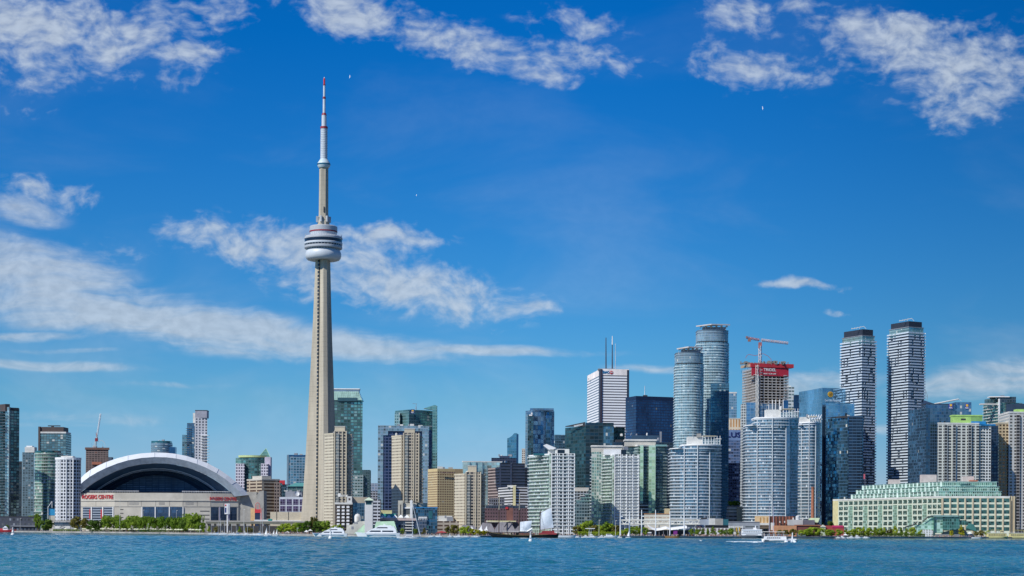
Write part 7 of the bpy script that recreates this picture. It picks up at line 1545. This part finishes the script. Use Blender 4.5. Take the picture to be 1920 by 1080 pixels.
def sailboat(label, x0, x1, yw, mast_px, ym, head=1, group='moored sailing boats', sail=None, cover=None, cabin=True, D=None, thick=.10):
    b = Boat('sailboat', label, x0, x1, yw, head, group, D=D); H = max(.7, b.L*.085); b.hull(H, GEL, .3, .12, .8)
    if cabin: b.deck('cabin', GEL, -.35, .40, H*.95, H*1.7, .55, .15, .05); b.deck('cabin_window', WIN, -.25, .25, H*1.2, H*1.45, .56, .05)
    t = (mast_px-(x0+x1)/2)/((x1-x0)/2)*head; zt = Z(mast_px, ym, b.D); b.bar('mast', plain('mast_alu', (.66, .68, .70), .4, .2), (t, 0, H*.9), (t, 0, zt), thick*1.2, thick*.7, 6)
    b.bar('boom', plain('mast_alu', (.66, .68, .70), .4, .2), (t, 0, H*1.9), (t-.75, 0, H*2.0), thick*.8); 
    mb = MB(); mb.tube(b.w(t, 0, zt), b.w(.98, 0, H*1.3), .03, .03, 3); mb.tube(b.w(t, 0, zt), b.w(-.98, 0, H*1.1), .03, .03, 3); mb.build('rigging', STEEL, b.root)
    if cover is not None: b.bar('sail_cover', cover, (t-.03, 0, H*2.2), (t-.72, 0, H*2.2), .28, .16, 6)
    if sail:
        mb = MB(); z0 = H*1.9; pts = [b.w(t-.03, 0, z0), b.w(t-.78, .3, z0+.2), b.w(t-.03, 0, zt*.97)]; n = 6
        for i in range(n):
            f0, f1 = i/n, (i+1)/n; bl = lambda f: math.sin(f*math.pi)*.5
            a0, a1 = pts[0].lerp(pts[2], f0), pts[0].lerp(pts[2], f1); c0, c1 = pts[1].lerp(pts[2], f0)+Vector((0, bl(f0), 0)), pts[1].lerp(pts[2], f1)+Vector((0, bl(f1), 0)); mb.poly([a0, c0, c1, a1]); mb.poly([p+Vector((0, .05, 0)) for p in (a1, c1, c0, a0)])
        mb.build('mainsail', WHITE, b.root)
    return b
b = sailboat('white sailing yacht under bare mast passing before the blue hotel', 744, 790, 1010.6, 773.5, 938, 1, 'sailing boats under way', cover=GREYH, thick=.16); b.bar('furled_jib', GEL, (.93, 0, 1.5), ((773.5-767)/23, 0, Z(773, 946, b.D)), .22, .12, 6); b.deck('bimini', plain('bimini_taupe', (.35, .32, .30), .8), -.82, -.30, 2.5, 2.7, .7); b.rail(-.9, .9, 1.3, .8)
sailboat('little dinghy under white sail before the elevated road', 495, 505, 1005.4, 500, 989, 1, 'sailing boats under way', True, cabin=False)
sailboat('pair of small sails, left one, by the marina quay', 511, 518, 1004.2, 514, 993, 1, 'sailing boats under way', True, cabin=False)
sailboat('pair of small sails, right one, by the marina quay', 516, 523, 1004.3, 519.5, 991.5, 1, 'sailing boats under way', True, cabin=False)
sailboat('small white sail under the white masts of the quay', 1173, 1184, 1008.6, 1180, 994, 1, 'sailing boats under way', True, cabin=False, D=shore_D(1178)-8)
mi = 0
for x0, x1, m, y, hd in ((391, 401, 396, 984, 1), (402, 414, 409, 979, 1), (410, 424, 413.5, 972, -1), (416, 430, 421, 976, 1), (428, 440, 434, 982, 1), (438, 450, 443, 985, -1), (447, 460, 458, 982, 1), (458, 470, 464, 984, 1), (468, 482, 475, 985, -1), (480, 496, 489, 962, 1), (484, 498, 492, 957, -1), (500, 512, 505, 984, 1)):
    sailboat('%s moored sailboat from the left in the marina under the elevated road' % ORD[mi], x0, x1, 1002.9+.008*(x0-390), m, y, hd, cover=(BLUEP if mi % 4 == 1 else GEL) if mi % 2 else None, D=shore_D((x0+x1)/2)-rng.uniform(2, 9), thick=.13); mi += 1
def runabout(label, x0, x1, yw, head=1, cab=True, hullm=None, group='small motor boats', D=None, top=None):
    b = Boat('motorboat', label, x0, x1, yw, head, group, D=D); H = max(.8, b.L*.11); b.hull(H, hullm or GEL, .35, .2)
    if cab: b.deck('cabin', GEL, -.5, .35, H*.95, H*2.0, .72, .28, .03); b.deck('cabin_window', WIN, -.4, .18, H*1.4, H*1.8, .73, .12)
    if top: b.deck('flybridge', GEL, -.45, .05, H*2.0, H*2.6, .6, .1); b.bar('antenna', GEL, (-.3, 0, H*2.6), (-.32, 0, H*4.2), .06)
    return b
mi = 0
for x0, x1, hd, cab, top, hm in ((397, 409, 1, 1, 0, None), (433, 446, 1, 1, 1, None), (440, 452, -1, 1, 0, DRED), (455, 468, 1, 1, 1, None), (466, 480, 1, 0, 0, None), (474, 492, -1, 1, 0, None), (803, 816, 1, 1, 0, None), (816, 829, -1, 1, 1, None), (839, 850, 1, 1, 1, None), (850, 866, -1, 1, 1, None), (866, 882, 1, 1, 0, None), (884, 902, 1, 1, 0, None)):
    D_ = shore_D((x0+x1)/2)-rng.uniform(3, 9); runabout('%s small white motorboat %s' % (ORD[mi if mi < 6 else mi-6], 'in the marina before the stadium, from the left' if mi < 6 else 'moored between the blue hotel and the schooner'), x0, x1, 0, hd, cab, hm, D=D_, top=top); mi += 1
mi = 0
for x0, x1, hd, top in ((1076, 1090, 1, 0), (1088, 1104, -1, 1), (1100, 1122, 1, 1), (1118, 1134, -1, 1), (1128, 1160, 1, 0), (1152, 1166, -1, 0), (1567, 1578, 1, 0), (1573, 1588, 1, 1), (1587, 1602, -1, 1), (1600, 1618, 1, 1), (1616, 1632, 1, 0)):
    D_ = shore_D((x0+x1)/2)-rng.uniform(3, 10); runabout('%s white motorboat %s' % (ORD[mi if mi < 6 else mi-6], 'from the left right of the schooner' if mi < 6 else 'from the left moored before the long terminal'), x0, x1, 0, hd, True, None, D=D_, top=top); mi += 1
runabout('white open launch moored at the schooner stern', 1043, 1081, 0, 1, False, D=shore_D(1060)-16)
runabout('low white launch before the white parasol tent', 1822, 1841, 0, 1, False, D=shore_D(1830)-10)
runabout('flat orange workboat at the quay by the stage', 1246, 1276, 0, 1, False, plain('hull_orange', (.35, .17, .05), .6), D=shore_D(1260)-5)
b = runabout('white speedboat leaving spray far out, right of the masts', 1312, 1318, 1015, 1, False)
# red boat at the left edge
b = Boat('fireboat', 'red hulled workboat with white wheelhouse at the left edge', -14, 31, 998.6, 1, D=shore_D(10)-12); b.hull(2.6, RED, .4, .1, m2=DARK); b.deck('wheelhouse', GEL, -.1, .32, 2.5, 6.0, .6, .08); b.deck('wheelhouse_window', WIN, -.06, .26, 4.3, 5.3, .61, .05); b.deck('red_house', RED, -.7, -.12, 2.5, 4.4, .6); b.bar('mast', DARK, (.08, 0, 6), (.08, 0, 11), .15, .1); b.bar('water_cannon', RED, (.5, 0, 3.2), (.7, 0, 4.4), .25, .15); b.deck('upper_house', GEL, .0, .2, 6.0, 7.2, .4, .05); b.rail(-.95, .9, 2.7, .9, 18, OFFWHITE)
# buoys
def buoy(label, px, yw, h):
    D_ = CAMZ*FPX/(yw-(HY+ROLL*(px-CX))); k = mpp(D_); c = (X(px, D_, 1000), D_); t = thing('buoy', label, 'buoy', (*c, 0), 'white channel buoys'); H = h*k
    MB().lathe(c, [(2.6*k*1.3, -.4), (2.9*k*1.3, .2*H*.4), (2.5*k*1.3, H*.20), (1.1*k, H*.26)], 18).build('float', WHITE, t, True); mb = MB()
    for i in range(4):
        a = i*math.pi/2+.5; mb.tube((c[0]+2.3*k*math.cos(a), c[1]+2.3*k*math.sin(a), H*.2), (c[0]+1.0*k*math.cos(a), c[1]+1.0*k*math.sin(a), H*.78), .34*k, .3*k, 5)
    mb.build('cage', WHITE, t); MB().lathe(c, [(1.7*k, H*.40), (1.3*k, H*.62)], 12).build('board', WHITE, t); MB().lathe(c, [(1.2*k, H*.76), (1.4*k, H*.86), (.8*k, H*1.0)], 12).build('lantern', plain('lantern_grey', (.5, .5, .52), .4), t)
buoy('white buoy floating off the red boat at the left', 24, 1003.6, 15); buoy('white buoy in front of the smaller motor yacht', 619.5, 1010.6, 21); buoy('white buoy in front of the schooner hull', 994.8, 1015.6, 19)
# schooner
def schooner():
    b = Boat('schooner', 'long dark hulled three masted schooner with two pale sails set', 911, 1049, 1008.9, -1, cat='ship', beam=8.5); L = b.L; HM = plain('hull_black_brown', (.012, .008, .008), .4)
    mb = MB(); n = 17; rows = []
    for i in range(n):
        t = -1+2*i/(n-1); f = (1-max(0, (t-.2)/.8)**2.0)*(.70+.30*min(1, (t+1)/.4)); bb = b.B/2*max(f, .03); zt = 2.4+3.0*max(0, t)**2.4+1.7*max(0, -t)**2; ob = .22*max(0, (t-.5)/.5); os_ = -.06*max(0, (-t-.6)/.4)
        rows.append([b.w(t-ob-os_, -bb*.5, -.5), b.w(t-ob*.6-os_*.7, -bb*.9, zt*.35), b.w(t, -bb, zt), b.w(t, bb, zt), b.w(t-ob*.6-os_*.7, bb*.9, zt*.35), b.w(t-ob-os_, bb*.5, -.5)])
    for a, c in zip(rows, rows[1:]):
        for k in range(5): mb.poly([a[k], c[k], c[k+1], a[k+1]])
    mb.poly(rows[0][::-1]); mb.poly(rows[-1]); mb.build('hull', HM, b.root)
    st = MB(); st.path([r[2]+Vector((0, -.1, -.25)) for r in rows], .13, 4); st.path([r[3]+Vector((0, .1, -.25)) for r in rows], .13, 4); st.build('rubbing_strake', plain('strake_gold', (.30, .24, .10), .5), b.root)
    b.bar('bowsprit', HM, (.93, 0, 5.0), (1.02, 0, 6.0), .25, .12)
    SP_ = plain('spar_brown', (.10, .05, .03), .6); TM = plain('topmast_cream', (.60, .52, .36), .6); tx = lambda px: -(px-980)/69.0
    zt = lambda y: Z(960, y, b.D)
    for px, yt, y0 in ((935.5, 955, 927), (973.5, 955, 925), (1012.5, 957, None)):
        t = tx(px); b.bar('mast', SP_, (t, 0, 2.5), (t, 0, zt(yt)), .38, .30, 8)
        if y0: b.bar('topmast', TM, (t, 0, zt(yt+1)), (t-.005, 0, zt(y0)), .34, .20, 8)
    def sail(name, pts, m=SAIL):
        p = [b.w(tx(x), y, zt(yy)) for x, yy, y in pts]; mb = MB(); n = 8
        if len(p) == 4:
            g = [[(p[0].lerp(p[1], i/n)).lerp(p[3].lerp(p[2], i/n), j/n)+Vector((0, -1.3*math.sin(math.pi*i/n)*math.sin(math.pi*j/n), 0)) for i in range(n+1)] for j in range(n+1)]
            for j in range(n):
                for i in range(n): mb.poly([g[j][i], g[j][i+1], g[j+1][i+1], g[j+1][i]])
        return mb.build(name, m, b.root, True)
    sail('foresail', [(974.5, 999, 0), (993.5, 997.5, -1.2), (997.5, 976, -1.0), (975, 977.5, 0)]); sail('mainsail', [(1012.8, 993, 0), (1038, 989, -1.5), (1032.5, 951.5, -1.0), (1013.2, 960.5, 0)])
    b.bar('gaff', SP_, (tx(1012.5), 0, zt(961.5)), (tx(1034), -1.0, zt(950)), .16, .10); b.bar('gaff', SP_, (tx(974), 0, zt(978)), (tx(998), -1.0, zt(975.6)), .16, .1); b.bar('boom', SP_, (tx(1012.5), 0, zt(993.6)), (tx(1041), -1.4, zt(989)), .2, .12)
    sail('bunched_sail', [(983, 1000, -.4), (997, 995, -1.6), (998, 989, -1.6), (984, 997, -.4)], WHITE)
    mb = MB()
    for px, yt in ((935.5, 940), (973.5, 940), (1012.5, 957)):
        for dx in (-9, -5, 6, 10):
            for sd in (-1, 1): mb.tube(b.w(tx(px), 0, zt(yt)), b.w(tx(px+dx), sd*3.6, 3.2), .05, .05, 3)
    mb.tube(b.w(tx(935.5), 0, zt(930)), b.w(1.02, 0, 6), .05, .05, 3); mb.tube(b.w(tx(935.5), 0, zt(945)), b.w(.97, 0, 5.5), .05, .05, 3); mb.tube(b.w(tx(935.5), 0, zt(928)), b.w(tx(973.5), 0, zt(927)), .04, .04, 3); mb.tube(b.w(tx(973.5), 0, zt(928)), b.w(tx(1012.5), 0, zt(958)), .04, .04, 3); mb.tube(b.w(tx(1034), -1, zt(950)), b.w(tx(1046), 0, 4.5), .05, .05, 3)
    mb.build('rigging', DARK, b.root)
    b.deck('deck_house', plain('house_brown', (.14, .07, .05), .6), -.30, .10, 2.3, 3.9, .5); b.deck('deck_house', plain('house_cream', (.40, .36, .28), .6), .30, .52, 2.6, 4.0, .45); b.deck('quarterdeck', plain('quarterdeck_red', (.30, .03, .035), .6), -.88, -.48, 3.2, 5.6, .7, .06, .03); b.deck('awning', OFFWHITE, -.10, .55, 5.1, 5.3, .6); b.rail(-.9, .85, 3.0, .96, 40, plain('rail_brown', (.12, .05, .04), .6), 1.1)
    b.deck('red_bulwark', plain('quarterdeck_red', (.30, .03, .035), .6), -.92, -.44, 2.9, 4.0, .98)
    q = random.Random(5); mb = MB(); cols = [plain('cloth_%d' % i, (0, 0, 0)) for i in range(7)]
    for i in range(70):
        t = q.uniform(-.85, .6); y = q.uniform(-3.4, 1); p = b.w(t, y, 0); z = 2.4+(1.6 if t < -.5 else 0); k, m = q.randrange(7), q.randrange(7); mb.lathe((p.x, p.y), [(.14, z, k), (.2, z+.85, k), (.25, z+.9, m), (.27, z+1.3, m), (.11, z+1.5, 4), (.12, z+1.62, 4), (.05, z+1.75, 4)], 6)
    o = mb.build('passengers', cols, b.root); o['kind'] = 'stuff'
schooner()
# ferry, tour boat, right-hand boats
def ferry():
    b = Boat('ferry', 'white double deck passenger ferry moored end on beside the street trees', 1390, 1429, 1008.0, 1, cat='ferry', beam=8, D=shore_D(1410)-10); DK = plain('ferry_hull', (.11, .12, .14), .5)
    b.hull(2.5, DK, .3, .1, .9); b.deck('lower_deck', GEL, -.98, .92, 2.4, 4.6, .95, .04); b.deck('lower_window', WIN, -.6, .55, 2.9, 3.7, .955, .02); b.deck('upper_deck', GEL, -.98, .98, 4.5, 7.6, .92, .06, .02); b.deck('upper_window', WIN, -.86, .90, 5.4, 6.5, .925, .04, .01)
    mb = MB()
    for i in range(11): t = -.86+i*.17; mb.box(tuple(b.w(t, 0, 5.95)), (.5, b.B*.94, 1.3))
    mb.build('window_post', GEL, b.root); b.deck('roof', GEL, -1.0, 1.0, 7.5, 8.0, .98, .08, .05); b.deck('wheelhouse', GEL, .15, .45, 8.0, 9.6, .5, .08); b.bar('funnel', GEL, (.36, 0, 8), (.36, 0, 11.5), .5, .4, 8); b.rail(-.98, .1, 8.0, .95); b.deck('belt', STEEL, -.99, .97, 4.35, 4.6, .965)
ferry()
def tour_boat():
    b = Boat('tour_boat', 'white tour catamaran with two masts and a canopy, leaving a wake', 1428, 1480, 1017.6, -1, cat='boat', beam=6.5); zt = lambda y: Z(1455, y, b.D)
    b.hull(1.7, GEL, .25, .05, .95, m2=DARK); b.deck('hull_stripe', DARK, -.97, .9, .95, 1.1, 1.0); b.deck('cabin', GEL, -.75, .85, 1.6, 3.5, .85, .10, .02); b.deck('cabin_window', WIN, -.3, .66, 2.4, 3.0, .855, .04)
    mb = MB()
    for i in range(8): mb.box(tuple(b.w(-.3+i*.14, 0, 2.7)), (.22, b.B*.87, .8))
    mb.build('window_post', GEL, b.root)
    b.rail(-.9, .95, 3.5, .85, 18, GEL); mb = MB()
    for t in (-.55, -.2, .15, .5, .85):
        for sd in (-1, 1): mb.tube(b.w(t, sd*b.B*.4, 3.4), b.w(t, sd*b.B*.4, 5.9), .07, .07, 5)
    mb.build('canopy_post', GEL, b.root); b.deck('canopy', OFFWHITE, -.62, .92, 5.8, 6.05, .95)
    for px in (1442.3, 1450.2):
        t = -(px-1454)/26; b.bar('mast', plain('mast_lilac', (.50, .48, .58), .4), (t, 0, 3.4), (t, 0, zt(948)), .16, .11, 6)
    mb = MB(); mb.tube(b.w(.46, 0, zt(950)), b.w(.98, 0, 3.4), .03, .03, 3); mb.tube(b.w(.15, 0, zt(950)), b.w(-.8, 0, 3.6), .03, .03, 3); mb.build('rigging', STEEL, b.root)
    mb = MB(); q = random.Random(8)
    for i in range(26): t = q.uniform(-.8, .85); p = b.w(t, q.uniform(-2.2, 2), 3.5); k = q.randrange(7); mb.lathe((p.x, p.y), [(.14, p.z, k), (.24, p.z+1.2, k), (.1, p.z+1.4, 4), (.1, p.z+1.65, 4)], 6)
    o = mb.build('passengers', [plain('cloth_%d' % i, (0, 0, 0)) for i in range(7)], b.root); o['kind'] = 'stuff'
    s = runabout('small workboat with dark stern right beside the tour catamaran', 1478, 1495.5, 1016.6, 1, True, WOOD, top=1)
    s.bar('davit', GEL, (-.1, 0, 1.5), (-.1, 0, 5.5), .4, .3, 8); s.deck('white_topsides', GEL, -.96, .7, 1.2, 2.0, .96)
    wk = MB(); q = np.random.default_rng(3); FO = plain('foam', (.70, .76, .80), .7)
    for i in range(260):
        x = b.c-b.L*.5-(b.L*1.25)*q.random()**1.3 if i < 170 else b.c+b.L*(.30+.42*q.random()); y = b.D+q.normal()*1.2; r = q.uniform(.25, .9)*(1 if i < 170 else .9); z = .45+(0 if i < 170 else q.uniform(0, .9)); wk.lathe((x, y), [(r*1.6, z-.7), (r, z+.10), (r*.3, z+.18)], 7)
    o = wk.build('boat_wake', FO); tag(o, 'white foam wake trailing left of the tour catamaran', 'foam', None, 'stuff')
tour_boat()
def deck_boat(label, x0, x1, head):
    b = Boat('tour_boat', label, x0, x1, 0, head, 'yellow harbour tour boats', beam=6, D=shore_D((x0+x1)/2)-9); YH = plain('boat_yellow', (.62, .56, .26), .5); zt = lambda y: Z((x0+x1)/2, y, b.D)
    b.hull(2.2, YH, .3, .06, .95, m2=BROWN); b.deck('cabin', YH, -.92, .86, 2.1, 5.8, .9, .05, .02); b.deck('cabin_window', BROWN, -.85, .74, 3.2, 4.9, .905, .03)
    mb = MB()
    for i in range(11): mb.box(tuple(b.w(-.84+i*.155, 0, 4.05)), (.6, b.B*.92, 1.8))
    mb.build('window_post', YH, b.root); b.deck('roof', OFFWHITE, -.95, .9, 5.8, 6.2, .97); b.rail(-.9, .8, 6.2, .92, 20, OFFWHITE, 1.4); b.deck('wheelhouse', YH, .3, .58, 6.2, 9.0, .5, .05); b.deck('wheelhouse_window', BROWN, .34, .54, 7.2, 8.3, .51, .03); b.deck('awning', plain('awning_olive', (.34, .30, .10), .7), -.55, .2, 9.0, 9.4, .8)
    for t in (-.5, .15): b.bar('awning_post', OFFWHITE, (t, 0, 6.2), (t, 0, 9.0), .16)
    b.bar('mast', OFFWHITE, (-.2, 0, 6.2), (-.2, 0, zt(978)), .2, .12); return b
deck_boat('yellow double deck tour boat by the terminal right end', 1849, 1890, 1); deck_boat('yellow tour boat cut by the right edge', 1891, 1935, 1)
# gulls far up in the sky
def gull(label, px, py, D_, s):
    p = P(px, py, D_); r = thing('gull', label, 'bird', p, 'white gulls in the sky'); mb = MB(); mb.lathe((0, 0), [(.02, -.24), (.08, -.1), (.09, .05), (.05, .18), (.01, .26)], 8)
    V = mb.v; mb.v = [(p.x+v[2]*s*2, p.y+v[0]*s, p.z+v[1]*s) for v in V]; mb.build('body', WHITE, r, True); r.rotation_euler.x = R(58)
    for sd in (-1, 1):
        w_ = MB(); a = [Vector(q) for q in ((.10, 0, .02), (-.08, 0, .02), (-.10, sd*.45, .16), (.06, sd*.45, .18), (-.16, sd*.95, .05))]; a = [p+q*s*1.6 for q in a]; w_.poly([a[0], a[1], a[2], a[3]]); w_.poly([a[3], a[2], a[4]]); w_.build('wing', WHITE, r)
gull('white gull gliding right of the tower mast tip', 656, 144, 320, .3); gull('white gull high at the right, under the clouds', 1430, 203, 300, .3); gull('tiny white gull below and right of the mast', 781, 366, 420, .26)
# text becomes plain mesh
bpy.context.view_layer.update()
dg = bpy.context.evaluated_depsgraph_get()
for o in [o for o in col.objects if o.type == 'FONT']:
    me = bpy.data.meshes.new_from_object(o.evaluated_get(dg)); nm = o.name; par, loc, rot, scl = o.parent, o.location.copy(), o.rotation_euler.copy(), o.scale.copy(); bpy.data.objects.remove(o)
    n = bpy.data.objects.new(nm, me); col.objects.link(n); n.parent = par; n.location = loc; n.rotation_euler = rot; n.scale = scl
